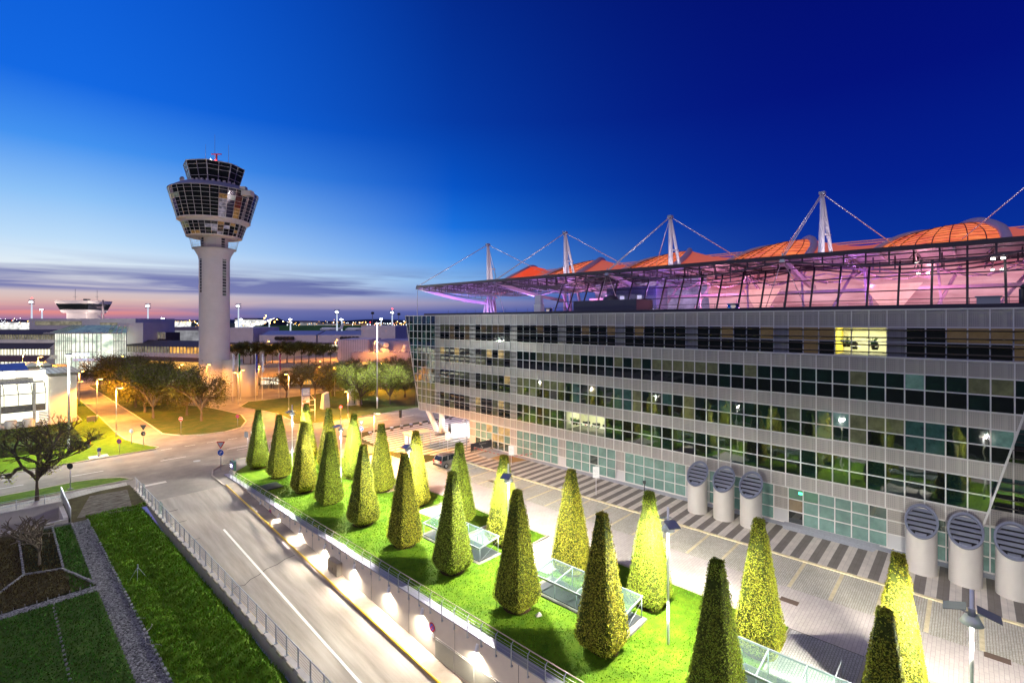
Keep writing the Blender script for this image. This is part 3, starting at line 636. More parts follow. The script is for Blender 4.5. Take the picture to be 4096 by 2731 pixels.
# ------------------------------------------------------------------ plaza pole lamps with mirror wings
pole_glow = lit('floodlit_lens', (.95, .97, 1), 60, var=.05)
pole_m = mat('pole_paint', (.7, .72, .72), .35, .2)
mirror_m = mat('mirror_wing', (.42, .44, .45), .25, .6)
def plaza_lamp(y, lb, x=27.3, rot=0.0):
    t = thing('pole_lamp', lb, 'street lamp', (x, y, .05), 0, 'mirror winged pole lamps on the lawn')
    m = MB(); m.cyl((x, y, .05), (x, y, 2.4), .085, n=12); m.cyl((x, y, 2.4), (x, y, 2.6), .085, .065, 12); m.cyl((x, y, 2.6), (x, y, 8.1), .065, n=12); m.build('pole', pole_m, t)
    m = MB(); m.cyl((x, y, 7.0), (x, y, 7.35), .12, n=12); m.build('collar', grey_p, t)
    for s_ in (-1, 1):
        m = MB(); m.obox((x + s_ * .52 * math.cos(rot), y + s_ * .52 * math.sin(rot), 7.28), (.36 * math.cos(rot), .36 * math.sin(rot), -s_ * .12 if 0 else -.1 * s_ * 1), (-.36 * math.sin(rot), .36 * math.cos(rot), 0), (0, 0, .015)); m.build('mirror_wing', mirror_m, t)
        m = MB(); m.bar((x, y, 7.1), (x + s_ * .5 * math.cos(rot), y + s_ * .5 * math.sin(rot), 7.22), .05, .04); m.build('wing_arm', grey_p, t)
    m = MB(); m.cyl((x, y, 6.86), (x, y, 6.98), .11, .13, 14); m.build('lens', pole_glow, t)
    lamp('POINT', (x - .14, y + .14, 6.79), 9000, (1, .95, .84), t, .12); lamp('POINT', (x + .14, y - .14, 6.79), 9000, (1, .95, .84), t, .12)
    m = MB(); m.lathe([(.1, 7.06), (.24, 7.04), (.38, 6.74), (.37, 6.74), (.23, 7.02), (.1, 7.04)], (x, y), 20); m.build('shade', pole_m, t)  # hood added to cut off the lamp and keep the topiary tips dark
    m = MB(); m.cyl((x, y, 6.0), (x, y, 6.85), .068, n=12, cap=False); m.build('painted_pole_glow', lit('painted_pole_glow', (1, 1, 1), 3, var=.05) if 'painted_pole_glow' not in MATS else MATS['painted_pole_glow'], t)  # emission on the pole stands in for lamp light falling on it
for i, (y, rot) in enumerate(((64.7, .2), (51.8, .1), (38.8, .3), (25.8, .4), (12.9, .9), (-.1, 1.6))):
    plaza_lamp(y, 'white mirror winged pole lamp, ' + ['farthest, by the road end', 'beside the small street lamp and yield sign', 'before the bus shelter', 'before the crowd barriers', 'tallest whole pole, before the left exhaust shafts', 'at the far right edge, mirror edge-on'][i], rot=rot)
lamp('AREA', (27, 20, 0), 0.0001, (1, 1, 1)) if 0 else None
# ------------------------------------------------------------------ glazed stair canopies
grate_m = mat('stair_mesh', (.035, .04, .045), .6, .3, var=.2, scale=20)
canopy_m = mat('canopy_steel', (.22, .26, .27), .5, .3)
def stair_canopy(y0, lb):
    t = thing('stair_canopy', lb, 'canopy', (27.3, y0 + 3.6, .1), 0, 'glazed stair canopies on the lawn'); x0, x1, y1 = 26.3, 28.5, y0 + 7.2
    zf, zb = 1.22, 1.5
    m = MB(); m.box(x0 - .25, x1 + .1, y0 - .3, y1 + .3, .02, .16); m.build('plinth', concrete_d, t)
    m = MB(); m.box(x0 + .05, x1 - .05, y0 + .05, y1 - .05, .16, .2); m.build('grating', grate_m, t)
    for k in range(4):
        m = MB(); a, b_ = y0 + 1.8 * k + .03, y0 + 1.8 * (k + 1) - .03; m.face([(x0 + .05, a, zf + .03), (x1, a, zb + .03), (x1, b_, zb + .03), (x0 + .05, b_, zf + .03)][::-1]); m.build('glass_pane', roof_glass, t)
    for k in range(5):
        y = y0 + 1.8 * k; m = MB(); m.bar((x0, y, zf), (x1, y, zb), .07, .09); m.build('rafter', canopy_m, t)
        m = MB(); m.cyl((x0 + .08, y, .16), (x0 + .08, y, zf), .03, n=8); m.build('leg', canopy_m, t)
        m = MB(); m.cyl((x1 - .08, y, .16), (x1 - .08, y, zb), .03, n=8); m.build('leg', galv, t)
    m = MB(); m.bar((x0, y0 - .04, zf - .01), (x0, y1 + .04, zf - .01), .09, .13); m.bar((x1, y0 - .04, zb), (x1, y1 + .04, zb), .07, .1); m.build('edge_beam', canopy_m, t)
    m = MB(); m.cyl((x0 + .1, y0, .2), (x1 - .1, y0, 1.2), .01, n=4); m.build('brace', galv, t)
for y0, lb in ((28.0, 'glass roofed stair canopy nearest the road, left of the middle path'), (15.2, 'glass roofed stair canopy in the middle, between four topiary pyramids'), (2.4, 'glass roofed stair canopy at the bottom edge beside the steel handrail')): stair_canopy(y0, lb)
for i, (y, lb) in enumerate(((4.9, 'white steel hoop handrail by the paved path at the bottom right'), (31.0, 'steel hoop handrail half hidden behind the lit topiary pyramid'))):
    m = MB(); m.path([(28.9, y, .05), (28.9, y, 1.1), (30.9, y - .0, 1.1), (30.9, y, .05)], .03, 8); tag(m.build('handrail', galv), lb, 'handrail')
m = MB(); m.box(21.4, 23.2, 57.2, 59.4, .16, .22); tag(m.build('cover_plate', grate_m), 'flat dark cover plate lying in the shaded lawn by the railing', 'cover plate')
m = MB(); m.faces([(24.0, 20.2, .1), (24.35, 20.0, .1), (24.5, 20.3, .1), (24.15, 20.45, .1), (24.2, 20.2, .34), (24.4, 20.25, .28)], [(0, 1, 4), (1, 5, 4), (1, 2, 5), (2, 3, 5), (3, 4, 5), (3, 0, 4)]); tag(m.build('rock', concrete), 'pale pointed rock at the foot of a topiary pyramid', 'rock')
# ------------------------------------------------------------------ the long office building
PIT, Y0_ = 1.2314, 46.83
def YK(k): return Y0_ - PIT * k
def LV(j): return 3.75 + 1.23 * j if j < 13 else 19.92
XB = 51.3
def XM(y): return XB - .9 * (Y0_ - y) / 34                       # the three middle storeys step forward as a wedge
def YD(z): return -.75 - 2.35 * (z - 3.75) / 9.5                 # slanted end of that wedge
def perforated(name, base, hole):
    m = bpy.data.materials.new(name); m.use_nodes = True; T = NT(m.node_tree); b = T.n['Principled BSDF']
    co = T.add('ShaderNodeTexCoord').outputs['Object']; s = T.add('ShaderNodeSeparateXYZ', ins={0: co})
    u = T.math('FRACT', T.math('MULTIPLY', T.math('SUBTRACT', s.outputs[1], Y0_), 10 / PIT)); v = T.math('FRACT', T.math('MULTIPLY', T.math('SUBTRACT', s.outputs[2], 3.75), 8 / 1.23))
    um = T.math('FRACT', T.math('MULTIPLY', T.math('SUBTRACT', s.outputs[1], Y0_), 1 / PIT)); vm = T.math('FRACT', T.math('MULTIPLY', T.math('SUBTRACT', s.outputs[2], 3.75), 1 / 1.23))
    a = T.math('MULTIPLY', T.math('GREATER_THAN', u, .42), T.math('GREATER_THAN', v, .42))
    e = T.math('MULTIPLY', T.math('LESS_THAN', T.math('ABSOLUTE', T.math('SUBTRACT', um, .5)), .42), T.math('LESS_THAN', T.math('ABSOLUTE', T.math('SUBTRACT', vm, .5)), .42))
    n = T.add('ShaderNodeTexNoise', ins={'Vector': co, 'Scale': .35, 'Detail': 3.0})
    c = T.mix(T.math('MULTIPLY', a, e), base, hole); c = T.mix(.25, c, T.ramp(n.outputs[0], [(.3, (.7, .7, .7)), (.7, (1, 1, 1))]), 'MULTIPLY')
    T.l.new(c, b.inputs['Base Color']); b.inputs['Roughness'].default_value = .32; b.inputs['Metallic'].default_value = .15; b.inputs['IOR'].default_value = 1.6
    return m
panel_m = perforated('perforated_panel', (.36, .335, .31), (.235, .225, .22))
plain_panel = mat('plain_panel', (.48, .48, .49), .4, .1)
def pane(name, base, rough=.03, ior=2.1, var=.35, sc_=1.4, **k):
    m = mat(name, base, rough, 0, var=var, scale=sc_, ior=ior, **k); T = NT(m.node_tree); b = T.n['Principled BSDF']
    co = T.add('ShaderNodeTexCoord').outputs['Object']
    n = T.add('ShaderNodeTexNoise', ins={'Vector': co, 'Scale': .9, 'Detail': 1.5})
    bp = T.add('ShaderNodeBump', ins={'Height': n.outputs[0], 'Strength': .05, 'Distance': .12}); T.l.new(bp.outputs[0], b.inputs['Normal']); return m
P_DARK = pane('window_dark', (.006, .009, .009)); P_DK2 = pane('window_green_dark', (.006, .02, .016)); P_OL = pane('blind_olive', (.11, .12, .065), emit=(.2, .2, .1), estr=.05); P_TEAL = pane('blind_teal', (.13, .25, .21), emit=(.13, .25, .2), estr=.06)
P_TEAL2 = pane('window_teal_dim', (.03, .085, .075)); P_TAN = pane('window_tan', (.13, .1, .06), emit=(.4, .26, .12), estr=.12); P_WARM = lit('window_warm', '#e6c277', .75, var=.7, scale=.9); P_GRN = lit('window_exit_green', (.12, .36, .2), .5, var=.4)
P_GRD = pane('ground_window', (.11, .2, .175), sc_=.7, emit=(.11, .22, .18), estr=.16); P_GRD2 = pane('ground_window_dark', (.03, .06, .05), sc_=.7)
PANES = [P_DARK, P_DK2, P_OL, P_TEAL, P_TEAL2, P_TAN, P_WARM, P_GRN, P_GRD, P_GRD2, clear]
(DK, D2, OLV, TEA, TE2, TAN, WRM, GRN, GRD, GR2, CLR) = range(11)
B = thing('office_building', 'long grey gridded office building with ribbon windows facing the topiary lawn', 'building', (58, 30, 0))
WIN = []                                                         # (distance score, face list)
class Bands(dict):
    def face(s, q, *a):
        k = round(min(p[2] for p in q), 1); s.setdefault(k, MB()).face(q, *a)
spm = Bands(); plm = MB(); frm = MB()
def add_window(faces, y, z):
    d = math.sqrt(XB ** 2 + y ** 2 + (CAM_H - z) ** 2); WIN.append((d, faces))
def quad(x0, x1, ya, yb, za, zb_): return [(x0, ya, za), (x1, yb, za), (x1, yb, zb_), (x0, ya, zb_)]
fr_w = .085
def vbar(x, y, za, zb_, w_=fr_w, p=.07): frm.box(x - p, x + .03, y - w_ / 2, y + w_ / 2, za, zb_)
rr = random.Random(21)
# middle storeys (j 0..9), modules k>=0
def hbar(x0, ya, x1, yb, z, h=fr_w, p=.065): frm.obox(((x0 + x1) / 2 - p / 2 + .015, (ya + yb) / 2, z), ((x1 - x0) / 2, (yb - ya) / 2, 0), (p / 2 + .015, 0, 0), (0, 0, h / 2))
LIT_MID = range(7, 12)
for j in range(10):
    za, zb_ = LV(j), LV(j + 1)
    for k in range(0, 42):
        ya, yb = YK(k), YK(k + 1)
        da, db = YD(za), YD(zb_)
        if ya <= max(da, db) + .05: continue
        ba, bb = max(yb, da), max(yb, db)
        q = [(XM(ya), ya, za), (XM(ba), ba, za), (XM(bb), bb, zb_), (XM(ya), ya, zb_)]
        if j in (0, 3, 6, 9): spm.face(q); 
        else:
            if j in (1, 4, 7):
                zc = LV(j + 2); da2 = YD(zc); bc = max(yb, da2)
                up = [(XM(ya), ya, zb_), (XM(bb), bb, zb_), (XM(bc), bc, zc), (XM(ya), ya, zc)]
                if j == 1 and k in LIT_MID: lo_m = up_m = CLR
                else:
                    c = rr.random(); fl = j
                    if fl == 7: up_m = OLV if (c < .55 and k < 26) or c < .25 else (TEA if c < .4 and k > 30 else D2); lo_m = DK if rr.random() < .8 else D2
                    elif fl == 4: up_m = OLV if k < 7 or c < .15 else (TE2 if c < .5 else D2); lo_m = up_m if rr.random() < .45 else DK
                    else: up_m = D2 if c < .6 else DK; lo_m = D2 if rr.random() < .5 else DK
                    if k > 28 and rr.random() < .12: up_m = TEA
                add_window([(q, lo_m), (up, up_m)], (ya + yb) / 2, zb_)
    ends = YD(za)
    ks = [YK(k) for k in range(0, 42) if YK(k) > ends] + [ends]
    hbar(XM(ks[0]), ks[0], XM(ks[-1]), ks[-1], za)
for k in range(0, 41):
    y = YK(k)
    ztop = LV(10)
    zlow = LV(0) if y > YD(LV(0)) else 3.75 + 9.5 * (-.75 - y) / 2.35
    if zlow < ztop: vbar(XM(y), y, zlow, ztop)
hbar(XM(Y0_), Y0_, XM(YD(LV(10))), YD(LV(10)), LV(10), .1)
# slanted end bar and the set-back bay behind it
a, b_ = (XM(YD(3.6)) - .06, YD(3.6), 3.6), (XM(YD(16.05)) - .06, YD(16.05), 16.05)
frm.bar(a, b_, .14, .12)
mid = MB(); n = 12                                               # ledge on top, soffit below, slanted return
mid.face([(XM(Y0_), Y0_, LV(10)), (XM(YD(LV(10))), YD(LV(10)), LV(10)), (XB + .1, YD(LV(10)), LV(10)), (XB + .1, Y0_, LV(10))][::-1])
mid.face([(XM(Y0_), Y0_, 3.75), (XM(YD(3.75)), YD(3.75), 3.75), (XB + .1, YD(3.75), 3.75), (XB + .1, Y0_, 3.75)])
mid.face([(XM(YD(3.75)), YD(3.75), 3.75), (XB + .1, YD(3.75), 3.75), (XB + .1, YD(16.05), 16.05), (XM(YD(16.05)), YD(16.05), 16.05)])
mid.build('wedge_return', plain_panel, B)
for k in range(37, 46):                                          # set-back bay right of the slanted end
    ya, yb = YK(k), YK(k + 1)
    for j in range(10):
        if ya > YD(LV(j)) + 1.6: continue
        q = quad(XB, XB, ya, yb, LV(j), LV(j + 1))
        if j in (0, 3, 6, 9): spm.face(q)
        elif j in (1, 4, 7): add_window([(q, DK), (quad(XB, XB, ya, yb, LV(j + 1), LV(j + 2)), TE2)], (ya + yb) / 2, LV(j))
    vbar(XB, ya, 3.75, 16)
# top storey and parapet, whole length; left block k -15..-1
SOLID = lambda k: (k + 15) % 7 == 0
for k in range(-15, 46):
    ya, yb = YK(k), YK(k + 1)
    spm.face(quad(XB, XB, ya, yb, LV(12), LV(13))); vbar(XB, ya, LV(10) if k >= 0 else LV(0), LV(13))
    rows = [10] + ([1, 4, 7] if k < 0 else [])
    for j in rows:
        qa, qb = quad(XB, XB, ya, yb, LV(j), LV(j + 1)), quad(XB, XB, ya, yb, LV(j + 1), LV(j + 2))
        if SOLID(k): spm.face(qa); spm.face(qb); continue
        if j == 10 and k in (31, 32, 33): add_window([(qa, CLR), (qb, CLR)], (ya + yb) / 2, LV(11)); continue
        c = rr.random()
        if j == 10: u = TAN if (24 < k or c < .3) and c < .55 else (OLV if k < 0 and c < .4 else DK); l = u if rr.random() < .25 else DK
        else: u = OLV if c < .5 else (WRM if c < .6 else DK); l = OLV if rr.random() < .35 else DK
        add_window([(qa, l), (qb, u)], (ya + yb) / 2, LV(j + 1))
    if k < 0:
        for j in (0, 3, 6, 9): spm.face(quad(XB, XB, ya, yb, LV(j), LV(j + 1)))
for j in (10, 11, 12): hbar(XB, YK(-15), XB, YK(46), LV(j))
for j in range(10): hbar(XB, YK(-15), XB, Y0_, LV(j))
frm.box(XB - .1, XB + .5, YK(46), 73.9, 19.9, 20.02)
# glazed corner, leaning end
def YE(z): return 69.75 + 4.1 * (z - 3.9) / 16.0
for j in range(13):
    za, zb_ = LV(j), LV(j + 1)
    for k in range(-23, -15):
        ya, yb = YK(k), YK(k + 1)
        if yb > YE(za) - .05: continue
        aa, ab = min(ya, YE(za)), min(ya, YE(zb_))
        q = [(XB, aa, za), (XB, yb, za), (XB, yb, zb_), (XB, ab, zb_)]
        if j == 0: spm.face(q)
        else: add_window([(q, OLV if j < 4 and k > -20 else (D2 if rr.random() < .6 else TE2))], yb, za)
    hbar(XB, YK(-15), XB, YE(za), za)
for k in range(-22, -15):
    y = YK(k); z = max(3.75, 3.9 + 16 * (y - 69.75) / 4.1)
    if z < 19.8: vbar(XB, y, z, 19.92)
frm.bar((XB - .03, YE(3.75), 3.75), (XB - .03, YE(19.92), 19.92), .12, .1)
# ground floor
for k in range(-8, 46):
    ya, yb = YK(k), YK(k + 1)
    vbar(XB, ya, .12, 3.75)
    zs = [.2, 1.33, 2.45, 3.6]
    if SOLID(k):
        plm.face(quad(XB, XB, ya, yb, .1, 1.33)); spm.face(quad(XB, XB, ya, yb, 1.33, 3.75))
    else:
        mm = [GRD if rr.random() < .93 else GR2 for _ in range(3)]
        if k < -1: mm = [GR2 if rr.random() < .5 else GRD, WRM if rr.random() < .25 else GRD, WRM if rr.random() < .5 else GRD]
        if k == 28: mm = [DK, TAN, GRN]
        if k == 29: mm[2] = GRN
        add_window([(quad(XB, XB, ya, yb, zs[i], zs[i + 1]), mm[i]) for i in range(3)], (ya + yb) / 2, 1.8)
for z, h in ((.16, .14), (1.33, fr_w), (2.45, fr_w), (3.66, .16)): hbar(XB, YK(-8), XB, YK(46), z, h)
plm.face(quad(XB, XB, YK(-8), YK(46), .03, .1))
for k in (-8,): plm.box(XB, XB + 15, 56.65, 56.75, .05, 3.75)
plm.face([(XB, 56.7, 3.74), (XB, 70, 3.74), (67, 70, 3.74), (67, 56.7, 3.74)])             # soffit of the overhang
plm.build('plain_panel', plain_panel, B); [spm[k].build('parapet_panel' if k > 18 else 'spandrel_panel', panel_m, B) for k in sorted(spm)]
frm.build('mullion_frame', alu, B)
WIN.sort(key=lambda w_: w_[0])
rest = MB()
for i, (d, fs) in enumerate(WIN):
    m = MB() if i < 100 else rest
    for q, mi in fs: m.face([(x + .004, y, z) for x, y, z in q], mi)
    if i < 100: m.build('window', PANES, B)
tag(rest.build('window', PANES, B), kind='stuff')
core = MB()
core.box(XB + .12, 68, -12, 56.6, .02, 3.7); core.box(XB + 4.2, 68, -12, 69, 3.8, 19.5)
for za, zb_ in ((3.78, 4.9), (7.5, 8.6), (11.2, 12.3), (14.9, 16.0), (18.6, 19.7)): core.box(XB + .1, XB + 4.2, -12, 69.5, za, zb_)
for za, zb_, lit_k in ((4.9, 7.5, (7, 12)), (8.6, 11.2, None), (12.3, 14.9, None), (16.0, 18.6, (31, 34))):
    if lit_k: core.box(XB + .1, XB + 4.2, YK(lit_k[0]) + .02, 69.5, za, zb_); core.box(XB + .1, XB + 4.2, -12, YK(lit_k[1]) - .02, za, zb_)
    else: core.box(XB + .1, XB + 4.2, -12, 69.5, za, zb_)
core.box(XB + .05, 68, -12, 73.5, 19.7, 19.9)
core.build('wall', concrete_d, B)
# two offices still at work
wallp = mat('office_wall', (.7, .66, .5), .8); yel = mat('office_yellow_wall', (.8, .62, .1), .8); desk = mat('office_desk', (.75, .72, .65), .5); plant_m = mat('office_plant', (.03, .14, .02), .7)
def office(k0, k1, z0, z1, colr, nm):
    ya, yb = YK(k1), YK(k0); x1 = XB + 4.15
    m = MB(); m.face([(x1, ya, z0), (x1, yb, z0), (x1, yb, z1), (x1, ya, z1)], 0); m.face([(XB + .1, ya, z0), (x1, ya, z0), (x1, ya, z1), (XB + .1, ya, z1)], 0); m.face([(XB + .1, yb, z0), (x1, yb, z0), (x1, yb, z1), (XB + .1, yb, z1)], 1)
    m.face([(XB + .1, ya, z0 + .01), (x1, ya, z0 + .01), (x1, yb, z0 + .01), (XB + .1, yb, z0 + .01)], 2); m.build('office_room', [wallp, colr, concrete_d], B)
    m = MB(); R3 = random.Random(k0)
    y = ya + .5
    while y < yb - .9:
        m.box(XB + .7, XB + 1.5, y, y + 1.1, z0 + .72, z0 + .76, 0); m.box(XB + 1.0, XB + 1.06, y + .25, y + .75, z0 + .85, z0 + 1.2, 1); m.box(XB + 1.7, XB + 2.1, y + .3, y + .75, z0 + .45, z0 + 1.05, 1)
        for q in range(5): w_ = R3.uniform(.05, .14); yy = y + R3.uniform(0, 1); m.box(XB + .75, XB + .75 + w_, yy, yy + w_ * 1.5, z0 + .76, z0 + .76 + R3.uniform(.05, .25), R3.choice((0, 2, 3, 0)))
        y += 1.5
    for q in range(3):
        cy = R3.uniform(ya + .4, yb - .4); m.cyl((XB + .5, cy, z0 + .7), (XB + .5, cy, z0 + .95), .13, .16, 8, 4)
        for _ in range(28): a = R3.uniform(0, 2 * PI); l = R3.uniform(.3, .6); e = (XB + .5 + l * math.cos(a) * .5, cy + l * math.sin(a), z0 + .95 + R3.uniform(.1, .7)); m.bar((XB + .5, cy, z0 + .95), e, .05, .01, 3)
    m.build('office_furniture', [desk, black, red_p, plant_m, soil], B)
    lamp('AREA', (XB + 2, (ya + yb) / 2, z1 - .05), 330, (1, .88, .6), B, aim=(0, 0, -1), area=(1.5, (yb - ya) * .8))
office(7, 12, LV(1), LV(3), wallp, 'a'); office(31, 34, LV(10), LV(12), yel, 'b')
# sunshade louvres
sh_m = mat('sunshade', (.045, .035, .028), .45, .3)
def shade(y0, y1, z, xf):
    m = MB(); n_ = max(1, round(abs(y0 - y1) / PIT))
    for i in range(n_):
        a, b_ = y0 + (y1 - y0) * i / n_, y0 + (y1 - y0) * (i + 1) / n_
        m.obox((xf - .36, (a + b_) / 2, z), (.27, 0, -.05), (0, abs(b_ - a) / 2 - .012, 0), (.004, 0, .02)); m.bar((xf - .02, a, z + .03), (xf - .5, a, z - .04), .035, .06)
    m.build('sunshade', sh_m, B)
for j in (1, 4, 7, 10):
    for q in range(4):
        shade(YK(-15) + .25, YK(0) if j < 10 else YK(46), LV(j) + .35 + q * .62, XB)
        if j < 10: shade(YD(LV(j)) - .3, -8, LV(j) + .35 + q * .62, XB)
# slanted columns under the overhang
for (x0, y0, x1, y1) in ((53.2, 67.2, 52.7, 69.3), (52.6, 65.2, 52.6, 65.2), (62, 66, 62, 66)):
    m = MB(); m.cyl((x0, y0, .05), (x1, y1, 3.8), .42, .5, 16); m.build('column', white_p, B)
for (x, y) in ((54.5, 63), (58, 66.5), (58, 60.5), (62.5, 63)):
    m = MB(); m.cyl((x, y, 3.66), (x, y, 3.73), .2, n=12); m.build('soffit_downlight', lens_w, B); lamp('SPOT', (x, y, 3.6), 2600, (.95, .95, 1), B, .12, (0, 0, -1), 150, .6)
# exit sign glowing inside the ground floor
m = MB(); m.box(XB - .012, XB - .004, YK(28) - 1.15, YK(28) - .85, 3.0, 3.2); m.build('exit_sign', lit('exit_sign', (.05, 1, .35), 6, var=.1), B)
for k0 in (28, 14, 7):                                            # low steps and ramps in front of the doors
    y = YK(k0); m = MB(); m.faces([(49.6, y - 6.6, .1), (50.3, y - 6.9, .2), (50.3, y + .3, .2), (49.6, y, .1), (51.3, y - 6.9, .22), (51.3, y + .3, .22)], [(0, 3, 2, 1), (1, 2, 5, 4)]); m.build('entrance_step', MATS['granite'], B) if k0 == 28 else None
# exhaust shafts with slanted louvred tops
shaft_m = mat('shaft_metal', (.56, .53, .49), .45, .25, var=.04, scale=.6); rim_m = mat('shaft_rim', (.2, .22, .27), .45, .5); lou_m = mat('shaft_louvre', (.34, .36, .42), .45, .4)
def shaft_thing(x, y, lb):
    t = thing('exhaust_shaft', lb, 'exhaust shaft', (x, y, .08), 0, 'exhaust shafts before the office building'); rad = .93; zc = 3.85
    zf = lambda dx_: zc + dx_ * 1.0
    m = MB(); n_ = 40; ringp = [(math.cos(2 * PI * i / n_) * rad, math.sin(2 * PI * i / n_) * rad) for i in range(n_)]
    base = m.vs([(x + a, y + b_, .08) for a, b_ in ringp] + [(x + a, y + b_, zf(a)) for a, b_ in ringp])
    for i in range(n_): j = (i + 1) % n_; m.f.append((base + i, base + j, base + n_ + j, base + n_ + i)); m.m.append(0); m.sm.append(True)
    m.box(x - rad - .006, x - rad + .01, y - .012, y + .012, .1, zc - rad + .02); m.build('casing', shaft_m, t)
    m = MB(); U = Vector((-1, 0, 1)).normalized()
    o_, i_ = 1.08, .93
    for i in range(n_):
        j = (i + 1) % n_; P = lambda q, k, h: Vector((x + q[0] * k, y + q[1] * k, zf(q[0] * k))) + U * h
        a, b_ = ringp[i], ringp[j]
        m.face([P(a, o_, .08), P(b_, o_, .08), P(b_, i_, .08), P(a, i_, .08)][::-1]); m.face([P(a, o_, -.05), P(b_, o_, -.05), P(b_, o_, .08), P(a, o_, .08)]); m.face([P(a, i_, .08), P(b_, i_, .08), P(b_, i_, -.15), P(a, i_, -.15)])
    m.build('rim', rim_m, t)
    m = MB(); S = Vector((1, 0, 1)).normalized()
    back = [Vector((x + a * .95, y + b_ * .95, zf(a * .95))) - U * .16 for a, b_ in ringp]; m.face(back, 1)
    for q in range(6):
        s_ = -1.15 + .4 * q; w_ = math.sqrt(max(.01, (rad * .95) ** 2 - (s_ / math.sqrt(2)) ** 2)) 
        c = Vector((x, y, zc)) + S * (s_ + .1) - U * .03; m.obox(c, S * .17 + U * (-.09), (0, w_ - .02, 0), U * .012 + S * .006, 0)
    m.build('louvre', [lou_m, black], t); return t
SH = [(19.75, 'leftmost exhaust shaft of the farther trio beside the glazed doors'), (17.2, 'middle exhaust shaft of the farther trio, behind an orange tipped topiary'), (14.75, 'right exhaust shaft of the farther trio, next to plain wall panels'), (2.6, 'left exhaust shaft of the nearer trio, beside a plain wall panel'), (.15, 'middle exhaust shaft of the nearer trio behind the edge pole lamp'), (-2.3, 'exhaust shaft cut off by the right edge of the photo')]
s0 = shaft_thing(48.35, SH[0][0], SH[0][1])
for y, lb in SH[1:]: dup(s0, (48.35, y, .08), 0, lb)
# ------------------------------------------------------------------ the covered forum behind: masts, canopy, glass hall, glowing vaults
BAY = 24.65; NX, NZ = 66.0, 26.6; MX, MZ = 88.0, 38.7
def NY(i): return 16.5 + BAY * i
Fm = thing('forum_hall', 'glass forum hall glowing pink under a mast hung canopy with orange vaults', 'hall', (85, 40, 0))
mast_m = mat('mast_white', (.72, .68, .72), .4); truss_m = mat('truss_steel', (.10, .085, .10), .45, .4); trussl_m = mat('truss_light', (.6, .55, .65), .45, .2)
sheet_m = mat('canopy_sheet', (.28, .24, .34), .35, .3, var=.4, scale=.6, stretch=(1, .25, 1))
mullion_d = mat('hall_mullion', (.03, .025, .04), .5)
# canopy sheet, front edge beam, bow trusses below
m = MB(); m.box(NX - .1, 92, NY(-2), NY(3), NZ + .05, NZ + .2); m.build('canopy_sheet', sheet_m, Fm)
m = MB(); m.box(NX - .25, NX + .1, NY(-2), NY(3) + .1, NZ - .15, NZ + .35); m.build('edge_beam', mat('edge_beam', (.05, .04, .05), .5), Fm)
for i in range(-2, 3):
    for h in range(2):
        p = MB(); ya, yb = NY(i) + BAY * h / 2, NY(i) + BAY * (h + 1) / 2
        for xx in ([(NX + .2, 8), (NX + 6, 5), (NX + 12, 5)] + ([(NX + 3, 5), (NX + 9, 5), (NX + 15, 5), (NX + 18, 5), (NX + 21, 5)] if i >= 1 else [])):
            n_ = 6; q = [(xx[0], ya + (yb - ya) * k / n_, NZ - .35 - 1.25 * math.sin(PI * (k / n_ * .5 + h * .5)) ) for k in range(n_ + 1)]
            for a, b_ in zip(q, q[1:]): p.bar(a, b_, .2, .2)
            for a in q: p.bar((a[0], a[1], NZ), a, .15, .15)
            p.bar((xx[0], ya, NZ - .45), (xx[0], yb, NZ - .45), .12, .12)
        p.build('bow_truss', truss_m, Fm)
for i in range(-8, 31):                                           # purlins running back under the sheet
    y = NY(0) + i * BAY / 8
    if y > NY(3): break
    p = MB(); p.bar((NX, y, NZ - .1), (91, y, NZ - .1), .18, .26)
    if y > 50 or i % 2 == 0:
        p.bar((NX, y, NZ - .3), (NX + 11, y, NZ - 1.5), .1, .1); p.bar((NX + 11, y, NZ - 1.5), (90, y, NZ - 1.2), .1, .1)
        for x in (69, 72, 75, 78, 82, 86): p.bar((x, y, NZ), (x + .8, y + .6, NZ - .3 - 1.2 * min(1, (x - 66) / 11)), .08, .08)
    p.build('purlin', trussl_m if i % 2 else truss_m, Fm)
m = MB(); m.bar((NX, NY(3), NZ), (92, NY(3), NZ), .25, .3)
q = [(NX + 22 * k / 10, NY(3), NZ - 2.0 * math.sin(PI * .5 * k / 10)) for k in range(11)]
for a, b_ in zip(q, q[1:]): m.bar(a, b_, .14, .14)
for a in q[1:]: m.bar((a[0], a[1], NZ), a, .09, .09)
m.build('gable_truss', truss_m, Fm)
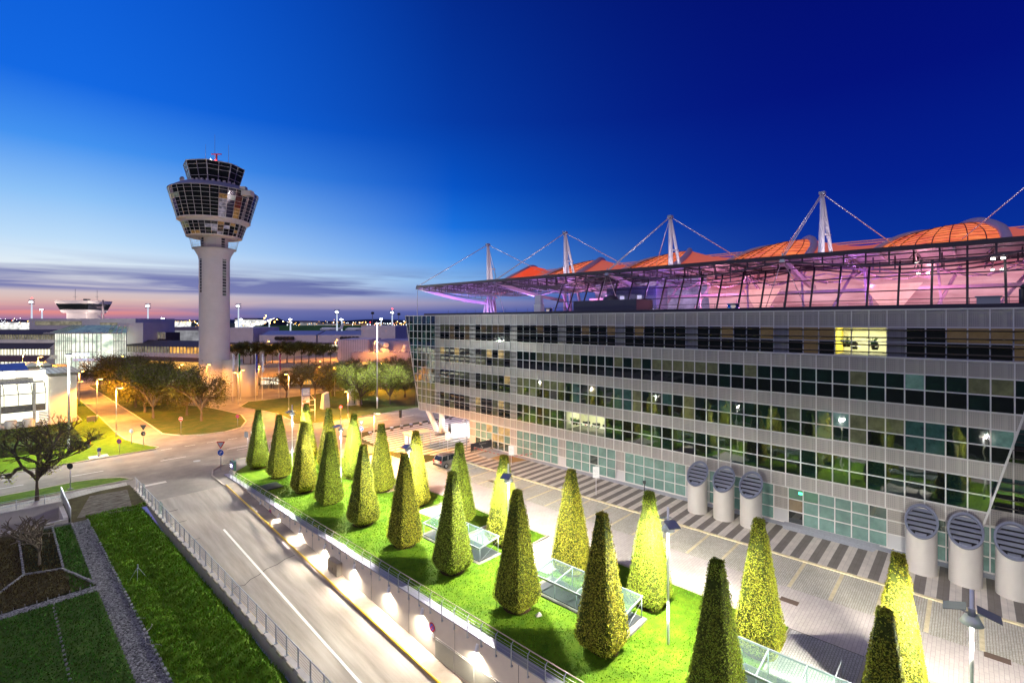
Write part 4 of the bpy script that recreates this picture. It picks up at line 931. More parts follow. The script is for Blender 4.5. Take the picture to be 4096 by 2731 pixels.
# masts: one thick and two raking legs, a cross bar, stays to the canopy edge and to the roof
for i in range(-1, 4):
    y = NY(i); T_ = thing('mast', ['white mast outside the right edge holding a stay', 'tallest looking white mast with two bright rods, rightmost in view', 'white three legged mast before an orange vault, second from right', 'white three legged mast, third from the right', 'leftmost white mast standing over the open canopy end'][i + 1], 'mast', (MX, y, NZ), 0, 'white canopy masts') 
    zb = 0 if i == 3 else 20
    m = MB(); m.cyl((MX, y, zb), (MX, y, MZ), .42, .3, 14); m.build('front_leg', mast_m, T_)
    for s_ in (-1, 1): m = MB(); m.cyl((MX + 4.6, y + s_ * 1.6, zb), (MX + .2, y, MZ - .3), .34, .24, 12); m.build('back_leg', mast_m, T_)
    m = MB(); zc = MZ - 6.2; m.cyl((MX, y, zc), (MX + 2.0, y - .7, zc), .16, n=8); m.cyl((MX, y, zc), (MX + 2.0, y + .7, zc), .16, n=8); m.build('cross_bar', mast_m, T_)
    m = MB(); m.box(MX - .45, MX + .5, y - .4, y + .4, MZ - .15, MZ + .25); m.build('head', galv, T_)
    m = MB(); m.cyl((MX, y - .12, MZ), (NX, y - .12, NZ + .2), .06, n=6); m.cyl((MX, y + .12, MZ), (NX, y + .12, NZ + .2), .06, n=6); m.build('stay', mast_m, T_)
    for dy, xx, zz_ in ((-8.0, 103.5, 31.2), (9.2, 100.5, 31.0)):
        m = MB(); m.cyl((MX, y, MZ), (xx, y + dy, zz_), .075, n=6); m.build('stay', mast_m, T_)
    m = MB(); m.cyl((NX, y, NZ + .1), (NX - .1, y + (2 if i < 3 else 0), 20.3 if i < 3 else 0), .04, n=5); m.cyl((NX, y, NZ + .1), (NX - .2, y - (2.6 if i < 3 else -.35), 20.3 if i < 3 else 0), .04, n=5); m.build('tie_rod', steel, T_)
    m = MB(); m.faces([(NX - .35, y - .35, NZ - .45), (NX - .35, y + .35, NZ - .45), (NX + .35, y, NZ - .45), (NX, y, NZ + .8)], [(0, 1, 3), (1, 2, 3), (2, 0, 3), (0, 2, 1)]); m.build('anchor', galv, T_)
    m = MB(); qq = [(NX + 21.5 * k / 6, y, NZ - .1 - 2.9 * (k / 6) - .5 * math.sin(PI * k / 6)) for k in range(7)]
    for a, b_ in zip(qq, qq[1:]): m.bar(a, b_, .5, .6)
    m.build('bracket_arm', mast_m, T_)
    lamp('POINT', (MX - 7, y - 4, NZ + 1.2), 2600, (1, .85, .9), T_, .3)
    if i == 3:
        for dx_, dy_ in ((-2.0, 3), (2.5, -3), (5, -5)): m = MB(); m.cyl((MX + dx_ * .2, y + dy_ * .1, NZ - 2), (MX + dx_, y + dy_, 0), .3, n=10); m.build('front_leg', mast_m, T_)
# raking glass wall
GX0, GX1, GZ0, GZ1 = 66.8, 69.2, 20.7, 25.6
PN = BAY / 9; YG = 54.3; n0 = int((YG - NY(-2)) / PN)
def gp_(y, f): return (GX0 + (GX1 - GX0) * f, y, GZ0 + (GZ1 - GZ0) * f)
hall_glass = glass_mat('hall_glass', (.93, .86, .95), .35)
def gm():
    p = MB()
    for k in range(n0):
        ya, yb = NY(-2) + PN * k, NY(-2) + PN * (k + 1)
        for f in range(3): p.face([gp_(ya, f / 3), gp_(yb, f / 3), gp_(yb, (f + 1) / 3), gp_(ya, (f + 1) / 3)])
    return p
for k in range(n0):
    ya, yb = NY(-2) + PN * k, NY(-2) + PN * (k + 1); p = MB()
    for f in range(3): p.face([gp_(ya, f / 3), gp_(yb, f / 3), gp_(yb, (f + 1) / 3), gp_(ya, (f + 1) / 3)])
    p.build('glass_bay', hall_glass, Fm)
m = MB()
for k in range(n0 + 1):
    y = NY(-2) + PN * k; m.bar(gp_(y, 0), gp_(y, 1), .28 if k % 9 == 0 else .13, .2, up=(0, 1, 0))
for f in range(4): m.bar(gp_(NY(-2), f / 3), gp_(NY(-2) + PN * n0, f / 3), .12, .12)
m.build('hall_mullion_frame', mullion_d, Fm)
m = MB(); m.box(52.5, 67.3, -20, 70, 20.0, 20.35); m.box(66.2, 67.2, NY(-2), YG, 20.3, 20.75); m.build('roof_terrace', mullion_d, Fm)
# inside: floor, glowing back wall added to stand in for the lit interior, glowing panels
hall_back = lit('hall_backlight', (.85, .2, .26), .95, var=.5, scale=.22, col2=(1, .5, .55), stretch=(1, .5, 2.2)); hall_viol = lit('hall_violet_light', (.26, .18, .7), .55, var=.75, scale=.3, col2=(.7, .55, 1), stretch=(1, 1, 1.5))
m = MB(); y_ = [NY(-2), 12, 22, 32, 43, YG]
for a, b_, mi in zip(y_, y_[1:], (0, 0, 0, 1, 1)): m.face([(84, a, 19.5), (84, b_, 19.5), (82, b_, 26.3), (82, a, 26.3)], mi)
m.build('hall_light_wall', [hall_back, hall_viol], Fm)
hall_floor = mat('hall_floor', (.5, .42, .45), .4); m = MB(); m.face([(67, NY(-2), 19.6), (84, NY(-2), 19.6), (84, YG, 19.6), (67, YG, 19.6)]); m.build('hall_floor', hall_floor, Fm)
R4 = random.Random(5); m = MB()
for k in range(12):
    y = NY(-2) + 7 * k; qq = [(76 + 1.5 * math.sin(j * .5), y + 1.6 * j, 25.6 - 1.4 * math.sin(PI * j / 5)) for j in range(6)]; m.path(qq, .09, 5); m.bar((75, y, 19.7), (75.6, y + .4, 25.8), .22, .22); m.bar((79, y + 2, 23.1), (79, y + 9, 23.1), .12, .5)
for k in range(16):                                               # slanted trusses, braces and stairs seen through the glass
    y = NY(-2) + 6 * k + R4.uniform(-1, 1); m.bar((80, y, 20), (81, y + R4.uniform(-5, 5), 26), .3, .3); m.bar((78, y, 25.5), (78, y + 6, 24.4), .16, .16); m.bar((79, y, 24.2), (79, y + 5, 25.6), .12, .12)
m.build('inner_truss', mat('inner_truss', (.6, .45, .7), .5), Fm)
for k, (y, w_) in enumerate(((22, 5), (7, 6), (46, 5))):
    m = MB(); m.faces([(77, y - w_ / 2, 25.0 - 1.3), (77, y + w_ / 2, 25.0 - 1.3), (77, y + w_ / 5, 21), (77, y - w_ / 5, 21)], [(0, 1, 2, 3)]); m.build('lit_funnel', lit('lit_funnel_%d' % k, (1, .45, .42), 1.3, var=.3, scale=.5), Fm)
m = MB(); m.box(72, 76, 36, 45, 19.7, 24.6); m.build('lift_core', mat('lift_core', (.08, .1, .2), .3), Fm)
m = MB()
for q in range(8): m.box(71.97, 71.995, 36.4 + 1.05 * q, 37.2 + 1.05 * q, 20.2 + (q % 3) * 1.1, 21 + (q % 3) * 1.1)
m.build('lift_core_window', lit('lift_lights', (.7, .7, 1), 1.2, var=.7, scale=1.5), Fm)
for y in (4, 28, 53): lamp('POINT', (75, y, 22.5), 1500, (1, .38, .45), Fm, .5)
for (x, y, z, e, c) in ((74, 84, 20.5, 5200, (.5, .2, 1)), (84, 88, 18, 4200, (.62, .22, 1)), (76, 66, 22.3, 2200, (.55, .25, 1)), (70.5, 34, 24, 900, (.6, .3, 1)), (70.5, 10, 24, 900, (.75, .3, 1)), (70.5, 52, 24, 900, (.6, .3, 1))):
    lamp('POINT', (x, y, z), e, c, Fm, .3)
for (y) in (3.2, 4.0, -1.8, -2.5):
    m = MB(); m.box(67.6, 67.9, y - .15, y + .15, 25.1, 25.25); m.build('work_light', lens_w, Fm)
# orange glowing vaults between arch pairs, with smooth fabric between them; emission stands in for lamps inside
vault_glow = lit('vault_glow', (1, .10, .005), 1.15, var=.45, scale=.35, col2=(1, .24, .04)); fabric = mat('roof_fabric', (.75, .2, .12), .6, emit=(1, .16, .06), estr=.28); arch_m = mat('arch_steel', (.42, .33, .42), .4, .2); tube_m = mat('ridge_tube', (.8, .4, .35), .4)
rib_m = mat('vault_rib', (.09, .02, .01), .5)
def spline(pts, n_):
    out = []
    for i in range(len(pts) - 1):
        p0, p1, p2, p3 = [Vector(pts[max(0, min(len(pts) - 1, i + k))]) for k in (-1, 0, 1, 2)]
        for s_ in range(n_):
            t_ = s_ / n_; out.append(.5 * ((2 * p1) + (p2 - p0) * t_ + (2 * p0 - 5 * p1 + 4 * p2 - p3) * t_ ** 2 + (3 * p1 - p0 - 3 * p2 + p3) * t_ ** 3))
    return out + [Vector(pts[-1])]
ARC_A = [(92, 11.2, 27), (96, 12.0, 28.8), (99.6, 12.2, 29.9), (104, 11.9, 31.1), (107, 10.6, 32.5), (110, 9, 33.8), (113, 6.8, 34.7), (117, 4.6, 35.2), (121, 2.4, 35.0)]
ARC_B = [(92, -3.2, 26.6), (96, -3.8, 29.2), (99.6, -4.0, 31.0), (104, -3.8, 32.8), (107, -3.2, 33.9), (110, -2.4, 34.9), (113, -1.2, 35.7), (117, .4, 36.0), (121, 2.2, 35.4)]
for b in range(-1, 4):
    off = Vector((0, BAY * b, 0))
    A_ = [p + off for p in spline(ARC_A, 4)]; B_ = [p + off for p in spline(ARC_B, 4)]
    V_ = thing('roof_vault', ['orange ribbed vault beyond the right edge', 'orange ribbed glass vault between two pale arches, nearest on the right', 'orange ribbed vault left of the tallest looking mast', 'orange ribbed vault behind the second mast from the right', 'smallest orange red ribbed vault, farthest to the left'][b + 1], 'roof vault', (104, 4 + BAY * b, 27), 0, 'glowing roof vaults')
    m = MB(); NS = 8; grid = []
    for a, c in zip(A_, B_):
        row = []
        for s_ in range(NS + 1):
            f = s_ / NS; p = a.lerp(c, f); bul = math.sin(PI * f) * (a - c).length * .05; row.append(p + Vector((0, 0, bul - .15)))
        grid.append(row)
    for i in range(len(grid) - 1):
        for s_ in range(NS): m.face([grid[i][s_], grid[i][s_ + 1], grid[i + 1][s_ + 1], grid[i + 1][s_]], 0, True)
    m.build('vault_glass', vault_glow, V_)
    m = MB()
    for s_ in range(1, NS): m.path([g_[s_] + Vector((-.03, 0, .04)) for g_ in grid], .07, 4)
    for i in range(2, len(grid), 2): m.path([q + Vector((0, 0, .02)) for q in grid[i]], .04, 4)
    m.build('vault_rib_grid', rib_m, V_)
    for arc in (A_, B_):
        m = MB(); s_ = Vector((0, 1 if arc is A_ else -1, 0))
        for p, q in zip(arc, arc[1:]): m.cyl(p, q, .45 if arc is A_ else .65, .45 if arc is A_ else .65, 8, cap=False)
        m.build('arch', arch_m, V_)
    # fabric saddle towards the next vault on the left
    A2 = A_; B2 = [p + Vector((0, BAY, 0)) for p in B_]
    m = MB(); NS = 10
    gr2 = []
    for a, c in zip(A2, B2):
        gr2.append([a.lerp(c, k / NS) - Vector((0, 0, 1.0 * math.sin(PI * k / NS) * (1 + (a.z - 27) * .12))) for k in range(NS + 1)])
    for i in range(len(gr2) - 1):
        for k in range(NS): m.face([gr2[i][k], gr2[i][k + 1], gr2[i + 1][k + 1], gr2[i + 1][k]], 0, True)
    m.build('roof_fabric', fabric, V_)
    m = MB(); m.cyl((112, A_[22].y, 33.6), (112, B2[22].y, 33.6), .16, n=8, cap=False); m.cyl((112.6, A_[22].y, 34.1), (112.6, B2[22].y, 34.1), .12, n=8, cap=False); m.build('ridge_tube', tube_m, V_)
b = 4; off = Vector((0, BAY * b, 0)); B_ = [p + off for p in spline(ARC_B, 4)]
V_ = thing('roof_arch', 'leftmost dark purple arch with red fabric at the far end of the roof', 'roof arch', (104, 100, 27))
m = MB()
for p, q in zip(B_, B_[1:]): m.cyl(p, q, .42, .42, 8, cap=False)
m.build('arch', arch_m, V_)
m = MB()
for p, q in zip(B_, B_[1:]): m.face([p, q, q + Vector((-1, -5, -2.2)), p + Vector((-1, -5, -1.2))], 0, True)
m.build('roof_fabric', fabric, V_)
# plant on the office roof
def roofbox(lb, nm, cat, fn):
    t = thing(nm, lb, cat, (60, 0, 20)); fn(t); return t
chrome = mat('vent_chrome', (.6, .55, .5), .18, 1.0)
def vent(x, y, r_, h, lb):
    t = thing('roof_vent', lb, 'roof vent', (x, y, 19.95), 0); m = MB(); m.cyl((x, y, 19.9), (x, y, 20 + h), r_, n=24); m.build('drum', chrome, t); m = MB(); m.cyl((x, y, 20 + h), (x, y, 20.12 + h), r_ * 1.03, n=24); m.build('lid', galv, t)
vent(56, 18.9, .62, .85, 'shiny drum vent on the office roof left of the pale bracket arm'); vent(56, -4.6, .95, 1.25, 'large shiny drum vent on the roof at the right edge beside a bent pipe'); vent(56, 3.75, .45, .3, 'small low drum vent on the office roof right of centre'); vent(58, 46.5, .62, .9, 'brownish drum vent beside the white cabinet at the roof left end')
t = thing('roof_cabinet', 'pale square cabinet on the office roof near a bent pipe at right', 'cabinet', (56, -1.2, 20)); m = MB(); m.box(55.5, 56.5, -1.9, -.5, 19.95, 21.0); m.build('body', grey_p, t); m = MB(); m.box(55.4, 56.6, -2, -.4, 21.0, 21.06); m.build('lid', galv, t)
t = thing('roof_cabinet', 'stacked white cabinets on the office roof left end', 'cabinet', (58, 48.3, 20)); m = MB(); m.box(57.6, 58.5, 47.7, 49, 19.95, 21.6); m.build('body', white_p, t); m = MB(); m.box(57.7, 58.4, 47.8, 48.9, 21.6, 23.0); m.build('upper_body', mat('cab_up', (.6, .6, .66), .3), t)
t = thing('bent_pipe', 'dark bent exhaust pipe on the roof beside the large drum vent', 'pipe', (56, -3.1, 20)); m = MB(); m.path([(56, -3.1, 19.9), (56, -3.1, 21.6), (56, -3.3, 21.9), (56, -3.6, 22.0), (56, -4.2, 22.0)], .16, 10); m.build('pipe', dark_p, t)
t = thing('plant_screen', 'dark boxed plant screen on the office roof before the hall glass', 'plant housing', (58, 38, 20)); m = MB(); m.box(57.5, 62, 31.5, 41.5, 19.95, 21.9); m.build('housing', mat('plant_dark', (.05, .05, .085), .6), t); m = MB(); m.lathe([(1.1, 21.9), (.9, 22.4), (0, 22.6)], (58.6, 36), 12); m.build('cowl', mullion_d, t)
m = MB(); m.lathe([(2.4, 19.95), (2.0, 20.25), (1.0, 20.42), (0, 20.46)], (55.5, 27.5), 24); tag(m.build('roof_dome', mat('dome', (.6, .56, .4), .5)), 'flat cream dome light on the office roof', 'dome light')
m = MB(); m.cyl((66.5, NY(-2), 21.3), (66.5, YG, 21.3), .03, n=5)
t = thing('roof_railing', 'thin dark railing along the terrace in front of the hall glass', 'railing', (65.8, 20, 20.3)); m = MB(); m.cyl((65.8, -25, 21.3), (65.8, YG, 21.3), .035, n=5); m.cyl((65.8, -25, 20.9), (65.8, YG, 20.9), .025, n=5); m.build('rail', dark_p, t)
for k in range(38):
    m = MB(); y = -22 + 2.74 * k; m.cyl((65.8, y, 20.3), (65.8, y, 21.3), .025, n=5); m.build('post', dark_p, t)
t = thing('roof_hatch', 'lattice skylight frame on the far left of the office roof', 'skylight', (60, 62, 19.95)); m = MB()
for k in range(8): m.bar((59, 59 + k, 19.95), (61, 59.5 + k, 20.3), .06, .06)
m.bar((59.5, 58.5, 20.3), (59.5, 67, 20.3), .1, .1); m.build('frame', trussl_m, t)
# ------------------------------------------------------------------ control tower
TX, TY = 40.1, 141.9
Tw = thing('control_tower', 'tall round airport control tower with dark glazed cabin head', 'control tower', (TX, TY, 0), VIEW_ROT)
def TM(p): return world_of(Tw) @ Vector(p)
t_glass = pane('tower_glass', (.010, .011, .014), .05, 2.0, sc_=.3); t_frame = mat('tower_frame', (.5, .44, .4), .5); t_roof = mat('tower_roof', (.14, .15, .25), .6); t_sill = mat('tower_sill', (.62, .54, .5), .7)
refl_y = lit('tower_refl_yellow', (.6, .6, .2), .3, var=.8, scale=.8); refl_v = lit('tower_refl_violet', (.3, .22, .8), .3, var=.95, scale=1.2, col2=(.9, .8, 1)); refl_o = lit('tower_refl_amber', (1, .5, .1), .3, var=1, scale=2.6); refl_lit_gw = lit('tower_refl_lit_pale', (.5, .55, .45), .25, var=.9, scale=.8)  # reflections in the tower glass painted as emission; pale one also serves stair windows
m = MB(); m.lathe([(3.95, 0), (3.95, 34.6), (4.2, 35.6), (5.15, 37.2), (5.2, 37.5), (4.9, 37.5)], (0, 0), 48)
for k in range(7): m.lathe([(3.955, 4.9 * k + 2.5), (3.962, 4.9 * k + 2.53), (3.955, 4.9 * k + 2.56)], (0, 0), 48)
m.build('shaft', tower_white, Tw, False)
m = MB(); m.lathe([(3.5, 37.4), (3.5, 40.6), (7.0, 40.7)], (0, 0), 40); m.build('neck', t_sill, Tw, False)
def slot(mb, a, z0, z1, w_, rad=3.97, step=.75, bright=None):
    z = z0
    while z < z1:
        c = (rad * math.sin(a), -rad * math.cos(a)); tx = (math.cos(a), math.sin(a))
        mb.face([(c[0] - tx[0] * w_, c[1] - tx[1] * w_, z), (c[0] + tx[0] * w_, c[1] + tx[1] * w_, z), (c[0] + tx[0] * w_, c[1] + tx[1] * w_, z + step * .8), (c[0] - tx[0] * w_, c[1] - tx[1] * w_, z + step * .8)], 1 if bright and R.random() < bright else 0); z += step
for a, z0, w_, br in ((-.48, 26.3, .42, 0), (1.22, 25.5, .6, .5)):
    m = MB(); slot(m, a, z0, 34.6, w_, bright=br); m.build('stair_window_strip', [black, refl_lit_gw], Tw, False)
m = MB()
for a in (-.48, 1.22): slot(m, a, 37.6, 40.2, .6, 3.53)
m.build('neck_window', [black, refl_lit_gw], Tw, False)
def band(name, r0, z0, r1, z1, n_, rows, a_off=0.0, refls={}, frame_w=.09, matg=t_glass, octa=False):
    m = MB(); fr = MB(); nz = len(rows) - 1
    O = lambda a: math.cos(PI / 8) / math.cos((a - a_off) % (PI / 4) - PI / 8) * 1.06 if octa else 1.0
    P = lambda a, r_, z: (r_ * O(a) * math.sin(a), -r_ * O(a) * math.cos(a), z)
    for i in range(n_):
        a, b_ = a_off + 2 * PI * i / n_ + 1e-6, a_off + 2 * PI * (i + 1) / n_ - 1e-6
        for j in range(nz):
            f0, f1 = rows[j], rows[j + 1]; ra, rb = r0 + (r1 - r0) * f0, r0 + (r1 - r0) * f1; za, zb = z0 + (z1 - z0) * f0, z0 + (z1 - z0) * f1
            m.face([P(a, ra, za), P(b_, ra, za), P(b_, rb, zb), P(a, rb, zb)], refls.get((i, j), 0))
            fr.bar(P(a, ra + .04, za), P(b_, ra + .04, za), frame_w * .8, frame_w * .8)
        fr.bar(P(a, r0 + .04, z0), P(a, r1 + .04, z1), frame_w * (2 if octa and i % 2 == 0 else 1), frame_w)
        fr.bar(P(a, r1 + .04, z1), P(b_, r1 + .04, z1), frame_w * 1.3, frame_w * 1.3)
    m.build(name, [matg, refl_y, refl_v, refl_o, refl_lit_gw], Tw, False); fr.build(name + '_frame', t_frame, Tw, False)
n1 = 32
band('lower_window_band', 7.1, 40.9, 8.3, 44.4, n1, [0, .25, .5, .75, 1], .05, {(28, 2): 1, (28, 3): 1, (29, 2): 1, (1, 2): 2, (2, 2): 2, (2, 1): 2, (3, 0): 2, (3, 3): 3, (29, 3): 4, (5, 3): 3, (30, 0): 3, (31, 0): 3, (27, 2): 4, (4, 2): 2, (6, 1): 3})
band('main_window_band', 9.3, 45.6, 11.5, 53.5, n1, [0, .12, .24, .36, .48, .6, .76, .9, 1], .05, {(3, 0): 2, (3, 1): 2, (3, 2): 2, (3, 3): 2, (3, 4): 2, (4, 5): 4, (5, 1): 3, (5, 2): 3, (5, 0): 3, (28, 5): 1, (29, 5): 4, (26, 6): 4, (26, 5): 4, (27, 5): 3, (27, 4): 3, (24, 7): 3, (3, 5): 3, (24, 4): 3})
m = MB(); m.lathe([(3.6, 40.65), (6.7, 40.6), (7.2, 40.75), (7.15, 40.95)], (0, 0), 48); m.lathe([(8.3, 44.4), (8.4, 45.0), (9.0, 45.1), (9.45, 45.35), (9.35, 45.6)], (0, 0), 48)
for i in range(32):
    a = 2 * PI * i / 32 + .05; m.bar((8.42 * math.sin(a), -8.42 * math.cos(a), 44.95), (9.4 * math.sin(a), -9.4 * math.cos(a), 45.3), .05, .1)
m.build('sill_ring', t_sill, Tw, False)
m = MB(); m.lathe([(11.5, 53.5), (11.6, 53.75), (10.9, 54.1), (9.2, 55.2), (6.3, 55.7)], (0, 0), 48); m.build('collar_roof', t_roof, Tw, False)
band('cab_window_band', 6.0, 55.6, 7.5, 61.2, 16, [0, .3, .62, .82, 1], 0.3, {}, .13, octa=True)
m = MB(); m.lathe([(7.35, 61.2), (7.3, 61.4), (5.5, 61.6), (3.8, 61.8), (3.6, 62.0), (0, 62.1)], (0, 0), 16); m.build('cab_roof', t_roof, Tw, False)
m = MB()
for rr_, z in ((7.2, 61.0), (7.2, 61.5)): m.path([(rr_ * math.cos(2 * PI * i / 24), rr_ * math.sin(2 * PI * i / 24), z) for i in range(25)], .03, 4)
for i in range(24): m.cyl((7.2 * math.cos(2 * PI * i / 24), 7.2 * math.sin(2 * PI * i / 24), 60.4), (7.2 * math.cos(2 * PI * i / 24), 7.2 * math.sin(2 * PI * i / 24), 61.5), .025, n=4)
m.build('roof_railing', galv, Tw, False)
for i, (x, y, h) in enumerate(((-2.6, 0, 68), (3.6, 1, 68.2), (-.2, .5, 71))): m = MB(); m.cyl((x, y, 61.4), (x, y, h), .06, .03, 6); m.build('antenna', grey_p, Tw, False)
beac = lit('red_beacon', (1, .03, .03), 12, var=.05)
for x in (-2.0, -.8, 1.6): m = MB(); m.lathe([(0, 62.0), (.3, 62.1), (.3, 62.7), (0, 62.9)], (x, -2.0), 10); m.build('beacon', beac, Tw, False)
m = MB(); m.lathe([(0, 62.0), (.35, 62.1), (.35, 62.8), (0, 63)], (.2, -2.2), 10); m.build('beacon', lens_w, Tw, False)
m = MB(); m.cyl((.6, 0, 62), (.6, 0, 65.0), .25, n=8); m.box(-.9, 2.1, -.12, .12, 65, 65.25); m.build('radar_antenna', red_p, Tw, False)
m = MB(); m.lathe([(.0, 0), (.55, .1), (.75, .28)], (0, 0), 16); m.v = [(x - 7.4, -y * 0 - 3 - z, 57.0 + y) for x, y, z in m.v]; m.cyl((-7.4, -3, 55.2), (-7.4, -3, 56.6), .08, n=6); m.build('dish', t_sill, Tw, False)
m = MB()
for rr_, z in ((5.6, 37.6), (5.6, 38.2), (5.6, 38.8)): m.path([(rr_ * math.cos(2 * PI * i / 32), rr_ * math.sin(2 * PI * i / 32), z) for i in range(33)], .035, 4)
for i in range(32): m.cyl((5.6 * math.cos(2 * PI * i / 32), 5.6 * math.sin(2 * PI * i / 32), 37.4), (6.3 * math.cos(2 * PI * i / 32), 6.3 * math.sin(2 * PI * i / 32), 40.6), .03, n=4)
m.lathe([(4.9, 37.35), (5.7, 37.35), (5.7, 37.5), (4.9, 37.5)], (0, 0), 32); m.build('gallery', t_frame, Tw, False)
m = MB()                                                            # inclined maintenance ladder with platform on the right
for k in range(14):
    f0, f1 = k / 14, (k + 1) / 14; P = lambda f, o: (8.6 + 3.6 * f, -4.0 + o, 39.8 + 12.3 * f)
    for o in (-.3, .3): m.bar(P(f0, o), P(f1, o), .08, .08)
    m.bar(P(f0, -.3), P(f1, .3), .05, .05)
m.bar((6.5, -4, 40.4), (8.6, -4, 39.8), .08, .08); m.build('ladder', t_frame, Tw, False)
m = MB(); m.box(10.6, 13.3, -5, -3, 52.0, 52.3); m.box(10.6, 13.3, -5, -4.9, 52.3, 53.4); m.box(13.2, 13.3, -5, -3, 52.3, 53.4); m.box(10.0, 11.6, -4.8, -3.4, 53.6, 54.5); m.build('service_platform', t_frame, Tw, False)
for i in range(14):
    a = -1.3 + i * .2; m = MB(); m.box(-.28, .28, -.28, .28, 0, .9); m.v = [(x + 7.0 * math.sin(a), y - 7.0 * math.cos(a), z + 55.3) for x, y, z in m.v]; m.build('roof_unit', t_sill, Tw, False)
for c in kids(Tw):
    for v in c.data.vertices:
        v.co.x *= .87; v.co.y *= .87
        if v.co.z > 37.4: v.co.z = 37.4 + (v.co.z - 37.4) * .885
# curved screen walls at the tower foot
for i, (px_, py_, h, a0) in enumerate(((43.1, 138.0, 9.3, 0), (45.6, 134.8, 8.0, 0))):
    m = MB(); m.lathe([(2.35, 0), (2.35, h), (2.2, h), (2.2, 0)], (px_, py_), 24, 0, True, 2.6, 6.2); t = thing('curved_screen', ['taller curved concrete screen touching the tower shaft', 'lower curved metal screen right of the tower foot'][i], 'screen wall', (px_, py_, 0)); m.build('screen', mat('screen_%d' % i, (.5, .46, .4), .5, .2), t)
# ------------------------------------------------------------------ terminals and far buildings (their grid is turned towards the view)
def vthing(nm, lb, cat, r_, f_, group=None): return thing(nm, lb, cat, (*RF(r_, f_), 0), VIEW_ROT, group)
def bld(t, r0, f0):
    """local builder: coordinates are (right, forward, up) measured from the camera foot"""
    class L_(MB):
        def build(s, name, mats, label=None): s.v = [(x - r0, y - f0, z) for x, y, z in s.v]; return MB.build(s, name, mats, t, False, label)
    return L_
def PX(px, f): return (px - 2048) / F_PX * f
def PZ(py, f): return CAM_H - (py - 1285) / F_PX * f
bright = lit('terminal_light', (1, .95, .72), 2.0, var=.5, scale=.25, stretch=(1, 1, .6)); bright_g = lit('atrium_light', (.72, .95, .72), 1.5, var=.55, scale=.35, col2=(1, 1, .85)); amber = lit('amber_light', (1, .5, .1), 1.5, var=.75, scale=.5); dimw = lit('dim_window', (.5, .45, .3), .6, var=.8, scale=.6)
clad = mat('white_cladding', (.68, .62, .63), .6, var=.06, scale=.4); clad_d = mat('grey_cladding', (.22, .18, .22), .6, var=.1, scale=.4); roof_d = mat('dark_roof', (.055, .045, .05), .7, var=.2, scale=.6); roof_br = mat('brown_roof', (.11, .05, .035), .7); steel_w = mat('steel_white', (.6, .58, .5), .5)
def mull(L, x0, x1, n_, f, z0, z1, w_=.18, mt=None, rows=()):
    m = L()
    for i in range(n_ + 1): x = x0 + (x1 - x0) * i / n_; m.box(x - w_ / 2, x + w_ / 2, f - .25, f - .05, z0, z1)
    rows = tuple(rows) + (z0 + w_ / 2,)
    for z in rows: m.box(x0, x1, f - .22, f - .08, z - w_ / 2, z + w_ / 2)
    m.build('mullion', mt or steel_w)
# atrium terminal on the left
f = 193; T = vthing('terminal_building', 'brightly lit glass atrium terminal with slanted glass roof behind the left trees', 'terminal', -166, 200); L = bld(T, -166, 200)
x0, x1, xm0, xm1 = PX(221, f), PX(506, f), PX(315, f), PX(431, f)
m = L(); m.face([(x0, f, 0), (x1, f, 0), (x1, f, 14.4), (x0, f, 14.4)]); m.build('glass_front', bright_g)
m = L(); m.face([(xm0 - 2.5, f - .1, 0), (xm0, f - 3, 0), (xm0, f - 3, 14.4), (xm0 - 2.5, f - .1, 14.4)]); m.face([(xm0, f - 3, 0), (xm1, f - 3, 0), (xm1, f - 3, 14.4), (xm0, f - 3, 14.4)]); m.face([(xm1, f - 3, 0), (xm1 + 2.5, f - .1, 0), (xm1 + 2.5, f - .1, 14.4), (xm1, f - 3, 14.4)]); m.build('glass_bay', [bright_g])
mull(L, xm0, xm1, 7, f - 3, 0, 14.4, .2, rows=(3.5, 7, 11.2, 14.4)); mull(L, x0, xm0 - 2.5, 8, f, 0, 14.4, .2, rows=(4, 7.5, 11.2)); mull(L, xm1 + 2.5, x1, 8, f, 0, 14.4, .2, rows=(4, 7.5, 11.2))
m = L(); zt = 17.4; m.face([(x0 - 1, f - 1, 14.4), (x1 + 1, f - 1, 14.4), (x1 - 3.5, f + 5, zt), (x0 + 2.5, f + 5, zt)]); m.face([(xm0 - 3, f - 3.6, 14.5), (xm1 + 3, f - 3.6, 14.5), (xm1 - 1, f + 3, zt + .1), (xm0 + 1, f + 3, zt + .1)]); m.build('glass_roof', lit('roof_glow', (.2, .3, .24), .6, var=.6, scale=.5))
m = L()
for i in range(15): a = i / 14; m.bar((x0 - 1 + (x1 - x0 + 2) * a, f - 3.7 if .25 < a < .8 else f - 1.1, 14.5), (x0 + 2.5 + (x1 - x0 - 6) * a, f + 4.9, zt + .1), .25, .2)
m.box(x0 - 1, x1 + 1, f - 3.9, f - 3.5, 14.2, 14.6); m.build('roof_rafter', steel_w)
m = L(); m.box(xm0 + .4, xm0 + 7, f - 3.25, f - 3.1, 5.4, 6.8, 0); m.build('light_sign', lit('shop_sign_white', (.9, .92, 1), 1.5, var=.35, scale=.8)); m = L(); m.box(xm0 + .5, xm1, f - 3.25, f - 3.1, 3.7, 4.6, 0); m.build('light_sign', lit('shop_sign_red', (1, .35, .3), 1.3, var=.5, scale=1.5, col2=(.5, .7, 1)))
